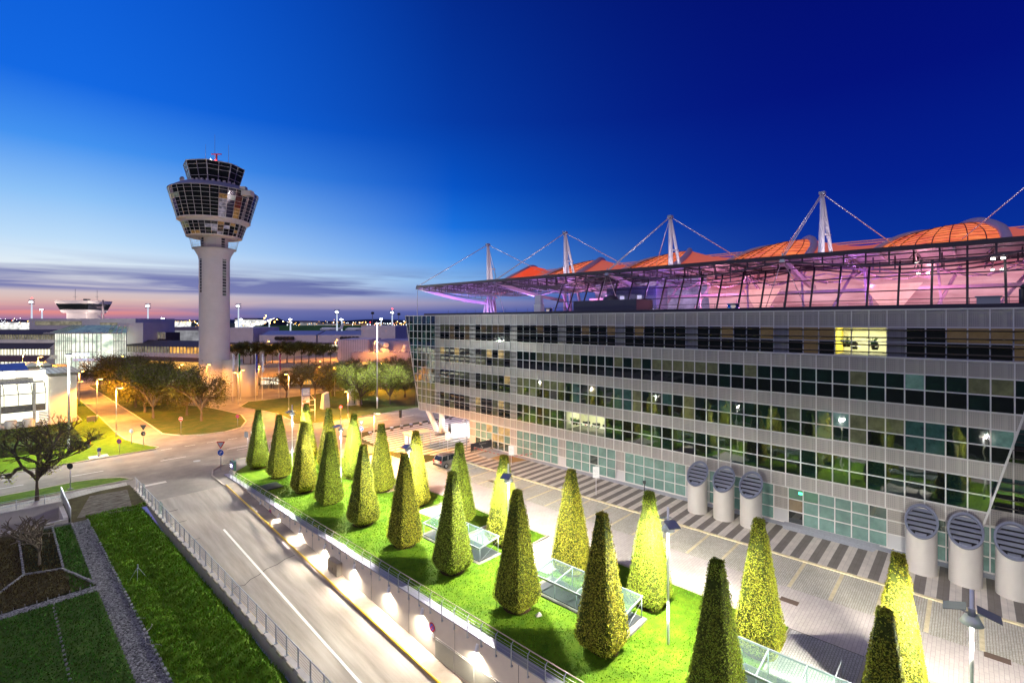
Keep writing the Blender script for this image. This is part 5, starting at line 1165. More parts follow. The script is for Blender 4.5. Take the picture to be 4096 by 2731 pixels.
# left wings
xl = PX(-60, 193)
for z0, z1, r0_, r1_, wl, xx, mt in ((11.6, 13.9, 13.9, 15.7, None, x0, dimw), (5.8, 8.5, 8.5, 10.5, None, x0 + 1, bright), (2.4, 4.2, 4.2, 6.0, None, PX(204, 185), bright)):
    ff = {11.6: 196, 5.8: 190, 2.4: 183}[z0]
    m = L(); m.face([(xl, ff, z0), (xx, ff, z0), (xx, ff, z1), (xl, ff, z1)]); m.build('window_strip', mt); mull(L, xl, xx, 24, ff, z0, z1, .22)
    m = L(); m.faces([(xl, ff - 1.2, r0_), (xx + .5, ff - 1.2, r0_), (xx - 1, ff + 3, r1_), (xl, ff + 3, r1_)], [(0, 1, 2, 3)]); m.box(xl, xx + .5, ff - 1.3, ff + .1, r0_ - .25, r0_); m.build('roof', roof_d if z0 > 3 else roof_br)
    m = L(); m.box(xl, xx, ff - .3, ff + 4, z0 - 1.4, z0 - .02); m.build('parapet', clad)
# long upper block, pale stair block and right wing with its own lit strip
m = L(); m.box(PX(117, 215), PX(542, 215), 215, 240, 0, PZ(1274, 215)); m.build('upper_block', clad)
m = L(); m.box(PX(140, 214.8), PX(325, 214.8), 214.8, 214.95, PZ(1300, 214.8), PZ(1284, 214.8)); m.box(PX(400, 214.8), PX(472, 214.8), 214.8, 214.95, PZ(1302, 214.8), PZ(1290, 214.8)); m.build('window_strip', dimw)
m = L(); m.box(PX(470, 197), PX(572, 197), 197, 212, 0, PZ(1291, 197)); m.build('stair_block', clad)
T2 = vthing('terminal_wing', 'low curved terminal wing with dark roof and amber lit windows left of the tower', 'terminal', -120, 190); L2 = bld(T2, -120, 190)
segs = [(490, 197), (580, 194), (680, 190), (790, 186), (860, 183)]
for (pa, fa), (pb, fb) in zip(segs, segs[1:]):
    xa, xb = PX(pa, fa), PX(pb, fb); am = amber if pa >= 680 else dimw
    m = L2(); m.face([(xa, fa, 6.7), (xb, fb, 6.7), (xb, fb, 9.2), (xa, fa, 9.2)], 0); m.build('window_strip', am); 
    m = L2(); m.face([(xa, fa - 1.2, 9.2), (xb, fb - 1.2, 9.2), (xb, fb + 5, 11.4), (xa, fa + 5, 11.4)]); m.build('roof', roof_d)
    m = L2()
    for i in range(9): a = i / 8; m.box(xa + (xb - xa) * a - .15, xa + (xb - xa) * a + .15, fa + (fb - fa) * a - .4, fa + (fb - fa) * a - .1, 6.6, 9.2)
    m.bar((xa, fa - .3, 6.7), (xb, fb - .3, 6.7), .2, .2); m.build('mullion', steel_w)
    m = L2(); m.face([(xa, fa - .5, 5.2), (xb, fb - .5, 5.2), (xb, fb - .5, 6.7), (xa, fa - .5, 6.7)]); m.build('parapet', clad)
    m = L2(); m.face([(xa, fa - 5, 4.0), (xb, fb - 5, 4.0), (xb, fb - .5, 5.2), (xa, fa - .5, 5.2)]); m.build('lower_roof', roof_br)
    m = L2(); m.face([(xa, fa - 4.5, 0), (xb, fb - 4.5, 0), (xb, fb - 4.5, 4), (xa, fa - 4.5, 4)]); m.build('entrance_glazing', amber)
m = L2(); m.box(PX(572, 205), PX(662, 205), 205, 214, 0, PZ(1330, 205)); m.box(PX(572, 208), PX(620, 208), 208, 215, PZ(1330, 208), PZ(1298, 208)); m.build('rear_block', roof_d)
m = L2(); m.face([(PX(572, 204.9), 204.9, PZ(1355, 204.9)), (PX(662, 204.9), 204.9, PZ(1355, 204.9)), (PX(662, 204.9), 204.9, PZ(1328, 204.9)), (PX(572, 204.9), 204.9, PZ(1328, 204.9))]); m.build('rear_window', dimw); mull(L2, PX(572, 204.8), PX(662, 204.8), 9, 204.8, PZ(1355, 204.8), PZ(1328, 204.8), .35)
# small old tower standing on the block
T3 = vthing('apron_tower', 'small flared apron control cabin on the far left terminal roof', 'control cabin', PX(335, 228), 228); L3 = bld(T3, PX(335, 228), 228)
c = PX(337, 228); s_ = 228 / F_PX
m = L3(); m.box(PX(297, 228), PX(376, 228), 224, 232, PZ(1275, 228), PZ(1252, 228)); m.build('neck', clad)
def fr_(z, hw, d): return [(c - hw, 228 - d, z), (c + hw, 228 - d, z), (c + hw, 228 + d, z), (c - hw, 228 + d, z)]
lv = [(PZ(1252, 228), 6.0, 5), (PZ(1240, 228), 6.4, 5.5), (PZ(1216, 228), 7.4, 6.3), (PZ(1204, 228), 7.7, 6.7), (PZ(1203.5, 228), 7.7, 6.7)]
m = L3()
for (za, ha, da), (zb, hb, db), mi in zip(lv, lv[1:], (0, 1, 0, 0)):
    a, b_ = fr_(za, ha, da), fr_(zb, hb, db)
    for k in range(4): m.face([a[k], a[(k + 1) % 4], b_[(k + 1) % 4], b_[k]], mi)
m.face(fr_(lv[0][0], 6.0, 5)[::-1]); m.face(fr_(lv[-1][0], 7.7, 6.7)); m.build('cabin', [clad, dark_glass])
for dx_, h in ((-4.2, 5.6), (6.0, 5)): m = L3(); m.cyl((c + dx_, 228, lv[-1][0]), (c + dx_, 228, lv[-1][0] + h), .08, n=5); m.bar((c + dx_ - 1, 228, lv[-1][0] + 2), (c + dx_ + 1, 228, lv[-1][0] + 2), .1, .1); m.build('antenna', grey_p)
m = L3(); m.box(c + .4, c + 2, 227, 229, lv[-1][0], lv[-1][0] + .9); m.build('roof_unit', dark_p)
m = L3(); xs_ = PX(412, 226); m.cyl((xs_, 226, 19.5), (xs_, 226, 30 - 1.2), .35, n=8)
for k in range(26): a = k * .5; m.bar((xs_ + .4 * math.cos(a), 226 + .4 * math.sin(a), 20 + k * .26), (xs_ + 2.2 * math.cos(a), 226 + 2.2 * math.sin(a), 20 + k * .26), .5, .06)
m.bar((c + 6, 227, 25.5), (xs_, 226, 25.5), .12, .3); m.build('spiral_stair', clad_d)
for dx_ in (-12, 13): lamp('POINT', tuple(world_of(T3) @ Vector((dx_, -9, 22.5))), 5000, (1, .85, .7), T3, .3)
# long terminal right of the tower
f = 222; T4 = vthing('terminal_building', 'long white terminal with sawtooth roof stretching right of the tower', 'terminal', -90, 230); L4 = bld(T4, -90, 230)
m = L4(); m.box(PX(915, f), PX(1012, f), f, f + 25, 0, PZ(1310, f)); m.build('white_block', clad); m = L4(); m.box(PX(1445, f), PX(1581, f), f, f + 25, 0, PZ(1303, f)); m.build('white_block', clad)
for a, b_ in ((1033, 1260), (1268, 1470)):
    m = L4(); m.box(PX(a, f), PX(b_, f), f + 1, f + 20, 0, PZ(1340, f)); m.build('lower_block', clad)
    m = L4(); n_ = 9
    for i in range(n_):
        xa, xb = PX(a + (b_ - a) * i / n_, f), PX(a + (b_ - a) * (i + 1) / n_, f); m.face([(xa, f + 1, PZ(1341, f)), (xb, f + 1, PZ(1341, f)), (xb + .6, f + 9, PZ(1324, f)), (xa + .6, f + 9, PZ(1324, f))]); m.face([(xb, f + 1, PZ(1341, f)), (xb + .6, f + 9, PZ(1324, f)), (xb + .6, f + 9, PZ(1341, f))])
    m.build('sawtooth_roof', mat('sawtooth', (.3, .3, .38), .4, .3) if 'sawtooth' not in MATS else MATS['sawtooth'])
    xx = a + (75 if a < 1200 else 100)
    for k in range(5): m = L4(); m.cyl((PX(xx + 15 * k, f), f - .8, PZ(1353, f)), (PX(xx + 15 * k, f), f + 1.2, PZ(1353, f)), .82, n=16); m.build('round_vent', black)
m = L4(); m.box(PX(915, f), PX(1590, f), f - 6, f + 25, PZ(1376, f), PZ(1369, f)); m.build('eave', clad_d)
for i in range(13):
    xa, xb = PX(915 + 50 * i, f), PX(915 + 50 * (i + 1), f); m = L4(); m.face([(xa, f - 1, 5.6), (xb, f - 1, 5.6), (xb, f - 1, PZ(1376, f)), (xa, f - 1, PZ(1376, f))]); m.build('glazing', (amber, bright, dimw, amber)[i % 4] if i < 5 else (bright if i in (7, 8, 9) else dimw))
mull(L4, PX(915, f), PX(1590, f), 60, f - 1, 5.6, PZ(1376, f), .25)
# elevated forecourt deck with the lit entrance below it
D_ = vthing('forecourt_deck', 'elevated forecourt deck with amber concrete edge right of the tower', 'elevated deck', -70, 150); LD = bld(D_, -70, 150)
m = LD(); m.box(PX(915, 141), PX(1700, 141), 141, 216, 4.9, 5.6); m.build('deck', mat('deck_concrete', (.35, .28, .2), .8, var=.15, scale=.5))
m = LD(); m.box(PX(930, 140.6), PX(1330, 140.6), 140.6, 141, 2.9, 5.7); m.build('edge_wall', mat('deck_edge', (.55, .42, .25), .8, var=.1, scale=.5))
m = LD()
for i in range(40): x = PX(930 + 10 * i, 140.8); m.cyl((x, 140.8, 5.7), (x, 140.8, 6.7), .05, n=5)
m.box(PX(930, 140.8), PX(1330, 140.8), 140.75, 140.85, 6.65, 6.75); m.build('deck_railing', grey_p)
for i in range(8): xa, xb = PX(985 + 45 * i, 147), PX(985 + 45 * (i + 1), 147); m = LD(); m.face([(xa, 147, 0), (xb, 147, 0), (xb, 147, 4.9), (xa, 147, 4.9)]); m.build('entrance_glazing', bright if i < 3 else (bright_g if i == 4 else amber))
mull(LD, PX(985, 147), PX(1345, 147), 30, 147, 0, 4.9, .2, rows=(2.6,))
for k in range(9): m = LD(); m.cyl((PX(950 + 85 * k, 143), 143, 0), (PX(950 + 85 * k, 143), 143, 4.9), .45, n=10); m.build('pier', concrete)
# purple lit blocks
T5 = vthing('plant_building', 'tall white ribbed block glowing amber and violet behind the right trees', 'building', PX(1420, 172), 172); L5 = bld(T5, PX(1420, 172), 172)
m = L5(); m.box(PX(1367, 172), PX(1487, 172), 168, 184, 0, PZ(1357, 170)); 
m.build('block', mat('ribbed_white', (.6, .5, .55), .6, var=.08, scale=.5)); m = L5()
for i in range(14): x = PX(1367 + 120 * i / 13, 168); m.box(x - .06, x + .06, 167.85, 168, 0, PZ(1357, 168))
m.build('rib', mat('rib_m', (.4, .33, .36), .6))
T6 = vthing('service_building', 'low dark violet building with big curved pipes beside the glazed office corner', 'building', PX(1570, 168), 170); L6 = bld(T6, PX(1570, 168), 170)
m = L6(); m.box(PX(1490, 170), PX(1760, 170), 170, 190, 0, PZ(1362, 170)); m.box(PX(1410, 166), PX(1760, 166), 164, 170, 0, PZ(1408, 166)); m.build('block', mat('violet_wall', (.3, .24, .33), .6, var=.1, scale=.3))
for px_, z in ((1520, 11.2), (1520, 9.2)): m = L6(); m.cyl((PX(px_, 169), 169.5, z), (PX(px_ + 26, 166), 166.5, z - .3), .85, n=14); m.build('vent_pipe', clad)
m = L6(); m.path([(PX(1610, 168), 169, 8.4), (PX(1612, 167), 167, 8.8), (PX(1618, 166), 166, 9.6), (PX(1622, 166), 166, 11)], .75, 12); m.build('vent_pipe', clad); m = L6()
for k in range(12): x = PX(1412 + 20 * k, 164.2); m.bar((x, 164.2, PZ(1408, 166)), (x + .8, 164.2, PZ(1408, 166) + .9), .1, .1)
m.build('roof_rail', clad)
# parking building at the left edge
P_ = thing('parking_building', 'brightly lit glazed multi storey car park at the left edge', 'car park', (6, 128, 0)); pk_l = lit('car_park_light', (1, .96, .74), 2.2, var=.35, scale=.4); frame_k = mat('car_park_frame', (.16, .15, .12), .5); awn = mat('blue_awning', (.06, .12, .42), .5)
m = MB(); m.box(7.9, 11.8, 124, 140, 0, 8.8); m.build('stair_wall', pale_wall, P_)
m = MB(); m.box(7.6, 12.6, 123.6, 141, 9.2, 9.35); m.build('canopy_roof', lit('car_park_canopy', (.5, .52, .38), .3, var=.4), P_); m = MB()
for k in range(7): m.bar((7.6 + .8 * k, 123.5, 9.36), (7.6 + .8 * k, 141, 9.36), .08, .1)
m.bar((7.6, 123.5, 9.3), (12.6, 123.5, 9.3), .12, .25); m.build('canopy_rib', frame_k, P_)
m = MB(); m.face([(-14, 122.0, 4.2), (7.4, 122.0, 4.2), (7.4, 122.0, 6.2), (-14, 122, 6.2)]); m.face([(-14, 122, 6.2), (7.4, 122, 6.2), (7.1, 123.2, 7.9), (-14, 123.2, 7.9)]); m.build('glass_front', pk_l, P_)
m = MB()
for k in range(13): x = 7.4 - 1.75 * k; m.bar((x, 121.9, 4.2), (x, 121.9, 6.2), .1, .1); m.bar((x, 121.9, 6.2), (x - .15, 123.1, 7.95), .1, .1)
for z in (4.2, 6.2): m.bar((-14, 121.9, z), (7.4, 121.9, z), .12, .14)
m.build('glass_frame', frame_k, P_)
m = MB(); m.face([(-14, 122.6, 8.0), (7.2, 122.6, 8.0), (6.9, 125.5, 8.7), (-14, 125.5, 8.7)]); m.build('louvred_roof', mat('louvre_roof', (.2, .19, .17), .5, .3, var=.6, scale=6, stretch=(1, .05, 1)), P_)
m = MB(); m.face([(-14, 126, 8.8), (7.6, 126, 8.8), (7.6, 126, 10.0), (-14, 126, 10.0)]); m.build('upper_window_strip', pk_l, P_); m = MB(); m.face([(-14, 126, 10.1), (5.4, 126, 10.1), (4.9, 128.2, 11.3), (-14, 128.2, 11.3)]); m.build('awning', awn, P_)
m = MB(); m.box(-14, 7.4, 122.1, 123, 3.0, 4.15); m.build('parking_deck', concrete_d, P_); m = MB(); m.face([(-14, 126, .9), (7.2, 126, .9), (7.2, 126, 3), (-14, 126, 3)]); m.build('lower_bay_light', pk_l, P_)
m = MB(); m.box(-14, 6.8, 119.5, 122.5, 0, .9); m.build('base_wall', concrete, P_)
for x in (-8, -3.2, 1.6, 5.9): m = MB(); m.box(x - .2, x + .2, 121.8, 122.2, 0, 8); m.build('column', concrete, P_)
m = MB(); m.box(5.9, 7.8, 123.5, 140, .0, 9); m.build('gap_wall', pk_l, P_)
P2 = thing('parking_building', 'second lit car park wing with blue awning behind the first', 'car park', (4, 158, 0)); m = MB(); m.box(4.8, 9.4, 158, 172, 0, 8.2); m.build('stair_wall', pale_wall, P2)
m = MB(); m.face([(-25, 157, 4.5), (4.6, 157, 4.5), (4.6, 157, 8.6), (-25, 157, 8.6)]); m.build('glass_front', pk_l, P2); m = MB(); m.face([(-25, 156.5, 9.4), (2.0, 156.5, 9.4), (1.6, 159, 10.8), (-25, 159, 10.8)]); m.build('awning', awn, P2); m = MB(); m.box(4.2, 10.6, 157.5, 173, 8.5, 8.7); m.build('canopy_roof', MATS['car_park_canopy'], P2)
m = MB()
for k in range(14): x = 4.6 - 2.1 * k; m.bar((x, 156.9, 4.5), (x, 156.9, 8.6), .15, .15)
m.bar((-25, 156.9, 6.6), (4.6, 156.9, 6.6), .2, .2); m.build('glass_frame', frame_k, P2)
P3 = thing('shelter_roof', 'dark flat station shelter roof on posts beside the side road', 'shelter', (12, 166, 0)); m = MB(); m.box(9.5, 14.5, 158, 178, 7.2, 7.6); m.build('roof', roof_d, P3)
for y in (159, 165, 171, 177): m = MB(); m.cyl((13.5, y, 0), (13.5, y, 7.2), .2, n=8); m.build('post', steel_w, P3)
m = MB(); m.box(10, 10.1, 158, 177, 1, 6.6); m.build('lit_panel', amber, P3)
# ------------------------------------------------------------------ street lamps
sod_lens = lit('sodium_lens', (1, .5, .08), 40, var=.05); SOD = (1, .38, .035)
def sodium(x, y, h, lb, power=5200, arm=(1, 0), grp='amber street lamps', z0=0.1, wall_glow=True):
    t = thing('street_lamp', lb, 'street lamp', (x, y, z0), 0, grp); a = Vector((arm[0], arm[1], 0)).normalized()
    m = MB(); m.cyl((x, y, z0), (x, y, z0 + 1.2), .09, n=10); m.cyl((x, y, z0 + 1.2), (x, y, h), .07, .05, 10); m.build('pole', galv, t)
    c = Vector((x, y, h)) + a * .45; s_ = Vector((-a.y, a.x, 0))
    m = MB(); m.obox(c + Vector((0, 0, .05)), a * .5, s_ * .16, (0, 0, .05)); m.build('head', grey_p, t)
    m = MB(); m.lathe([(0, -.1), (.15, -.06), (.19, 0)], (0, 0), 12); m.v = [tuple(c + a * (.1 + x_ * 1.7) + s_ * y_ + Vector((0, 0, z_))) for x_, y_, z_ in m.v]; m.build('lens', sod_lens, t)
    lamp('SPOT', tuple(c + a * .1 - Vector((0, 0, .2))), power, SOD, t, .12, (a.x * .2, a.y * .2, -1), 168, .4); return t
LAMPS = [(14.46, 101.4, 8.1, (1, 0), 'slim amber lamp at the side road bend, nearest on the left grass'), (14.4, 121.2, 8.0, (1, 0), 'second amber lamp along the left side road grass verge'), (37.6, 61.8, 5.9, (.7, -.7), 'short amber lamp by the striped plaza behind the glowing topiary'), (42.3, 101.9, 8.2, (-.7, .7), 'amber lamp on the dark mound left of the advertising sign'), (39.0, 121.2, 7.4, (-1, .3), 'amber lamp before the curved screens at the tower foot'), (40.6, 124.5, 7.6, (.7, -.7), 'thin amber lamp right beside the curved screens'), (51.4, 143.5, 6.6, (0, -1), 'amber lamp behind the flag poles at the deck edge'), (36.2, 134, 8.6, (.7, -.7), 'starry amber lamp against the white tower shaft'), (31.5, 138, 8.6, (1, 0), 'amber lamp half in the tree left of the tower shaft'), (47.3, 87.0, 5.6, (-1, -.3), 'starry amber lamp beside the sign above the brightest topiary tips'), (27.5, 165, 8.5, (1, 0), 'amber lamp over the trees left of the tower, nearer one'), (27.5, 187, 8.5, (1, 0), 'amber lamp over the trees left of the tower, farther one'), (14.7, 150, 7.5, (1, 0), 'amber lamp by the end of the car park canopy'), (9.0, 172, 10, (1, 0), 'amber lamp above the second car park wing, right'), (6.5, 178, 11, (1, 0), 'amber lamp above the second car park wing, left'), (-12, 183, 15, (1, 0), 'tall amber lamp before the left terminal wing windows'), (60, 117, 7.5, (-.7, -.7), 'amber lamp glowing between the trunks under the right trees'), (74, 118, 7.5, (-.7, -.7), 'amber lamp behind the bright green right trees'), (66, 137, 7.5, (-.7, -.7), 'amber lamp behind the dark right trees')]
for x, y, h, arm, lb in LAMPS: sodium(x, y, h, lb, 3200 if 30 < x < 52 and y > 120 else (26000 if h < 9 else 28000), arm)
for r_, f_, z0, h in ((-80, 160, 5.6, 12.5), (-62, 172, 5.6, 12.5), (-45, 160, 5.6, 12.5)):
    x, y = RF(r_, f_); sodium(x, y, h, ['amber lamp on the upper deck among the clipped trees', 'amber lamp on the upper deck before the terminal glass', 'amber lamp on the upper deck near the white block'][(-80, -62, -45).index(r_)], 12000, (.5, -.5), z0=z0)
for x, y, h, lb, e in ((7.96, 92.65, 14.2, 'tall white lamp mast with glowing top on the left grass', 38000), (57.9, 93.9, 18.6, 'tall white lamp mast with glowing top before the bright green trees', 26000)):
    t = thing('lamp_mast', lb, 'lamp mast', (x, y, .1), 0, 'tall white lamp masts'); m = MB(); m.cyl((x, y, .1), (x, y, 2.5), .17, .16, 12); m.cyl((x, y, 2.5), (x, y, h), .15, .1, 12); m.build('pole', pole_m, t)
    m = MB(); m.cyl((x, y, h - 3.5), (x, y, h - .25), .13, .115, 12, cap=False); m.build('painted_pole_glow', MATS['painted_pole_glow'], t); m = MB(); m.cyl((x, y, h), (x, y, h + .25), .3, .3, 14); m.build('head', grey_p, t); m = MB(); m.cyl((x, y, h - .12), (x, y, h - .02), .25, .25, 14); m.build('lens', lens_w, t)  # upper mast glow is painted emission, imitating lamp light on the pole
    lamp('POINT', (x, y, h - .6), e, (.92, 1, .88), t, .25)
t = thing('wing_lamp', 'mirror winged lamp half hidden behind the car park corner', 'street lamp', (14.5, 148.8, .1)); m = MB(); m.cyl((14.5, 148.8, .1), (14.5, 148.8, 5), .08, n=8); m.build('pole', pole_m, t); m = MB(); m.obox((14.5, 148.8, 5.1), (1.1, 0, .1), (0, .5, 0), (0, 0, .04)); m.build('mirror_wing', mirror_m, t)
# ------------------------------------------------------------------ trees
def tree_meshes(seed, h, spread, nleaf, leafm, th=2.2, trunk_r=.22, levels=4, lsz=.16, bm=bark, flat_=.62, sig=.42, droop=0.0):
    q = random.Random(seed); w_ = MB(); lf = MB(); tips = []
    def grow(p, d, l, r_, lev):
        e = p + d * l; mid_ = p.lerp(e, .5) + Vector((q.gauss(0, 1), q.gauss(0, 1), q.gauss(0, 1))) * l * .06
        n_ = 7 if lev > 2 else 4
        w_.cyl(p, mid_, r_, r_ * .85, n_, cap=False); w_.cyl(mid_, e, r_ * .85, r_ * .68, n_, cap=False)
        if lev <= 2: tips.append((mid_, l)); tips.append((e, l))
        if lev == 0: return
        for k in range(q.choice((2, 3, 3)) if lev < levels else 5):
            a = Vector((q.gauss(0, 1), q.gauss(0, 1), q.gauss(0, .5) + .12)).normalized(); nd = (d * .75 + a * .85).normalized(); nd.z = nd.z * flat_ + .12
            grow(e, nd.normalized(), l * q.uniform(.62, .82), r_ * .62, lev - 1)
    w_.cyl((0, 0, -.1), (0, 0, th * .5), trunk_r * 1.25, trunk_r, 9, cap=False); grow(Vector((0, 0, th * .5)), Vector((q.gauss(0, .04), q.gauss(0, .04), 1)), th * .5, trunk_r, levels + 0)
    mx = max(max(abs(p.x), abs(p.y)) for p, l in tips); mz = max(p.z for p, l in tips); sx, sz_ = spread / mx, (h - th) / max(.1, mz - th)
    def fit(p): p = Vector(p); k = min(1, max(0, (p.z - th) / (.1 * h))) if p.z > th else 0; return Vector((p.x * (1 + (sx - 1) * k), p.y * (1 + (sx - 1) * k), p.z if p.z < th else th + (p.z - th) * sz_))
    w_.v = [tuple(fit(v)) for v in w_.v]
    for _ in range(nleaf):
        p, l = q.choice(tips); p = fit(p) + Vector((q.gauss(0, sig), q.gauss(0, sig), q.gauss(-droop, sig * .5 + droop * .9)))
        if p.z < th * .7: continue
        u = Vector((q.gauss(0, 1), q.gauss(0, 1), q.gauss(0, .5))).normalized(); v = u.orthogonal().normalized(); s_ = lsz * q.uniform(.6, 1.3)
        lf.face([p - u * s_, p - v * s_ * .42, p + u * s_, p + v * s_ * .42])
    return w_, lf
def make_tree(nm, lb, x, y, z, wm, lm, bm, lfm, grp):
    t = thing(nm, lb, 'tree', (x, y, z), 0, grp); wm.build('trunk', bm, t, False); lm.build('crown', lfm, t, False); return t
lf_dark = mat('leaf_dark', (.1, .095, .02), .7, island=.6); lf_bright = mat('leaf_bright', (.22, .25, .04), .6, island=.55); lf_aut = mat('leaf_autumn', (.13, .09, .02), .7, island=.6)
G1 = 'trees on the island left of the tower'
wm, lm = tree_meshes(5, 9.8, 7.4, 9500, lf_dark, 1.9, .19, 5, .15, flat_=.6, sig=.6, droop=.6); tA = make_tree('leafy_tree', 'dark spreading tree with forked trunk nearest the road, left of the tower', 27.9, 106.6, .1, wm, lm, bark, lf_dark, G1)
wm, lm = tree_meshes(8, 10.4, 7.2, 9500, lf_dark, 1.9, .2, 5, .15, flat_=.6, sig=.6, droop=.7); tB = make_tree('leafy_tree', 'dark tree just behind the nearest one on the tree island', 27.6, 115.2, .1, wm, lm, bark, lf_dark, G1)
tl2 = [(22.3, 116.5, 'dark tree on the island edge over the side road, nearest pair left'), (22.6, 125.5, 'dark tree on the island edge, second along the side road'), (28, 124, 'dark tree in the middle of the tree island'), (22.5, 134.5, 'dark tree on the island edge, third along the side road'), (28.2, 133.5, 'dark tree in the island row nearer the tower'), (22.6, 144, 'dark tree on the island edge, fourth along the side road'), (28.4, 144, 'dark tree behind the island row, beside the tower lamp'), (22.4, 155, 'dark tree on the island edge before the terminal wing'), (28.5, 155, 'amber rimmed tree before the terminal wing, near the tower'), (22.2, 167, 'tall dark tree left, before the glass atrium'), (21.8, 178, 'dark tree at the far left end in front of the glass atrium')]
for i, (x, y, lb) in enumerate(tl2): dup((tA, tB)[i % 2], (x, y, .1), R.uniform(0, 6), lb, R.uniform(.95, 1.12))
G2 = 'trees on the sign lawn'
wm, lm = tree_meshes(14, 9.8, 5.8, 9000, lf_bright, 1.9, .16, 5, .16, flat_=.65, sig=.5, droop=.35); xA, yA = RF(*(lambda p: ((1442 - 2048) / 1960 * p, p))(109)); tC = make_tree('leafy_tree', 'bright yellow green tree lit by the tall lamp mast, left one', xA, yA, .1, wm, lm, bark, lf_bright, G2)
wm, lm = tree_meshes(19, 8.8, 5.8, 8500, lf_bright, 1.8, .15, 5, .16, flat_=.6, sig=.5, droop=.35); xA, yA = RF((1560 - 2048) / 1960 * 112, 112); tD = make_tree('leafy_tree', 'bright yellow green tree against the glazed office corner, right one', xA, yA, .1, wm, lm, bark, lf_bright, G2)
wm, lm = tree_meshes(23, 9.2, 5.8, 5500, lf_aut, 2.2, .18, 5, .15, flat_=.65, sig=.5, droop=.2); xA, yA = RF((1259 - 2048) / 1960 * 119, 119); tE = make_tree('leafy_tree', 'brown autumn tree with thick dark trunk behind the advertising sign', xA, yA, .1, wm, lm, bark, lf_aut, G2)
for px_, f_, p_, lb, s_ in ((1145, 121, tE, 'small autumn tree left of the advertising sign', .75), (1205, 128, tE, 'amber lit tree between the two trees behind the sign', .8), (1330, 124, tB, 'dark tree between the brown and the bright green trees', .85), (1390, 122, tC, 'half lit green tree left of the bright pair', .9), (1500, 125, tC, 'green tree behind the tall lamp mast', .95), (1620, 122, tD, 'green tree partly hidden by the glazed office corner', 1), (1440, 140, tE, 'bare reddish tree behind the bright trees', .95), (1560, 140, tE, 'bare reddish tree before the violet building', 1), (1640, 138, tE, 'bare reddish tree touching the office corner', 1), (1290, 136, tE, 'amber autumn tree farther behind the sign', .85), (1360, 134, tA, 'dark tree farther behind, left of the violet block', .8)):
    x, y = RF((px_ - 2048) / 1960 * f_, f_); dup(p_, (x, y, .1), R.uniform(0, 6), lb, s_)
wm, lm = tree_meshes(31, 6.6, 2.9, 4200, lf_dark, 2.6, .14, 4, .15, flat_=.9); tF = None
for i in range(14):
    px_ = 945 + 29 * i; f_ = 152 if i % 2 == 0 else 158; x, y = RF((px_ - 2048) / 1960 * f_, f_); lb = 'clipped dark tree on the forecourt deck, %s counted from the tower' % ORD[i]
    if i == 0: tF = make_tree('leafy_tree', lb, x, y, 5.6, wm, lm, bark, lf_dark, 'trees on the forecourt deck')
    else: dup(tF, (x, y, 5.6), R.uniform(0, 6), lb, R.uniform(.92, 1.05))
wm, lm = tree_meshes(42, 9.0, 5.4, 2600, lf_dark, 2.0, .15, 6, .1, flat_=.9, sig=.22); tG = make_tree('leafy_tree', 'thinly leaved dark tree in the strip at the left edge', 3.7, 72.2, .1, wm, lm, bark, mat('leaf_sparse', (.27, .28, .04), .7, island=.6), None)
wm, lm = tree_meshes(47, 4.2, 2.7, 0, lf_dark, 1.0, .085, 4, flat_=1.0)
t = thing('bare_shrub', 'small bare branching tree in the dark bed at lower left', 'tree', (2.86, 52.9, .08)); wm.build('trunk', bark_pale, t, False)
m = MB()
for _ in range(9000):
    x, y = R.uniform(1.5, 10), R.uniform(97.8, 116); z = R.uniform(.1, 1.15) if R.random() < .3 else 1.15 + R.gauss(0, .04)
    u = Vector((R.gauss(0, 1), R.gauss(0, 1), R.gauss(0, .5))).normalized(); v = u.orthogonal(); p = Vector((x, y, z)); m.face([p - u * .14, p - v * .08, p + u * .14, p + v * .08])
m.box(1.6, 9.9, 97.9, 115.9, .1, 1.1, 1); tag(m.build('hedge', [mat('hedge_leaf', (.035, .05, .014), .8, island=.6), leaf_core]), 'flat clipped dark hedge block before the car park', 'hedge')
# ------------------------------------------------------------------ road signs and small street furniture
def disc(t, c, n_, r_, mt, name, off=0.0, seg=24, thick=.02):
    n_ = Vector(n_).normalized(); c = Vector(c) + n_ * off; m = MB(); m.cyl(c - n_ * thick / 2, c + n_ * thick / 2, r_, n=seg); return m.build(name, mt, t)
VN = (-FWD[0], -FWD[1], 0)
def sign_post(x, y, h, lb, cat='road sign', grp=None):
    t = thing('road_sign', lb, cat, (x, y, .1), 0, grp); m = MB(); m.cyl((x, y, .05), (x, y, h), .038, n=8); m.build('post', galv, t); return t
def plate_pts(c, n_, pts, off): n_ = Vector(n_).normalized(); r_ = Vector((-n_.y, n_.x, 0)); return [tuple(Vector(c) + n_ * off + r_ * a + Vector((0, 0, b_))) for a, b_ in pts]
def poly_plate(t, c, n_, pts, mt, nm, off):
    m = MB(); a = plate_pts(c, n_, pts, off); b_ = plate_pts(c, n_, pts, off - .012); m.face(a); m.face(b_[::-1])
    for i in range(len(a)): j = (i + 1) % len(a); m.face([a[i], b_[i], b_[j], a[j]])
    return m.build(nm, mt, t)
def no_stop(x, y, h, lb, r_=.32, n_=VN):
    t = sign_post(x, y, h, lb); c = (x, y, h - r_); disc(t, c, n_, r_, red_p, 'plate', .06); disc(t, c, n_, r_ * .74, blue_p, 'face', .075)
    for s_ in (1, -1): poly_plate(t, c, n_, [(-.2 * r_ / .3 - .03, -.2 * s_ * r_ / .3 - .03 * s_ * -1), (-.2 * r_ / .3 + .03, -.2 * s_ * r_ / .3 + .03 * s_ * -1), (.2 * r_ / .3 + .03, .2 * s_ * r_ / .3 - .03 * s_), (.2 * r_ / .3 - .03, .2 * s_ * r_ / .3 + .03 * s_)], red_p, 'cross', .093)
    return t
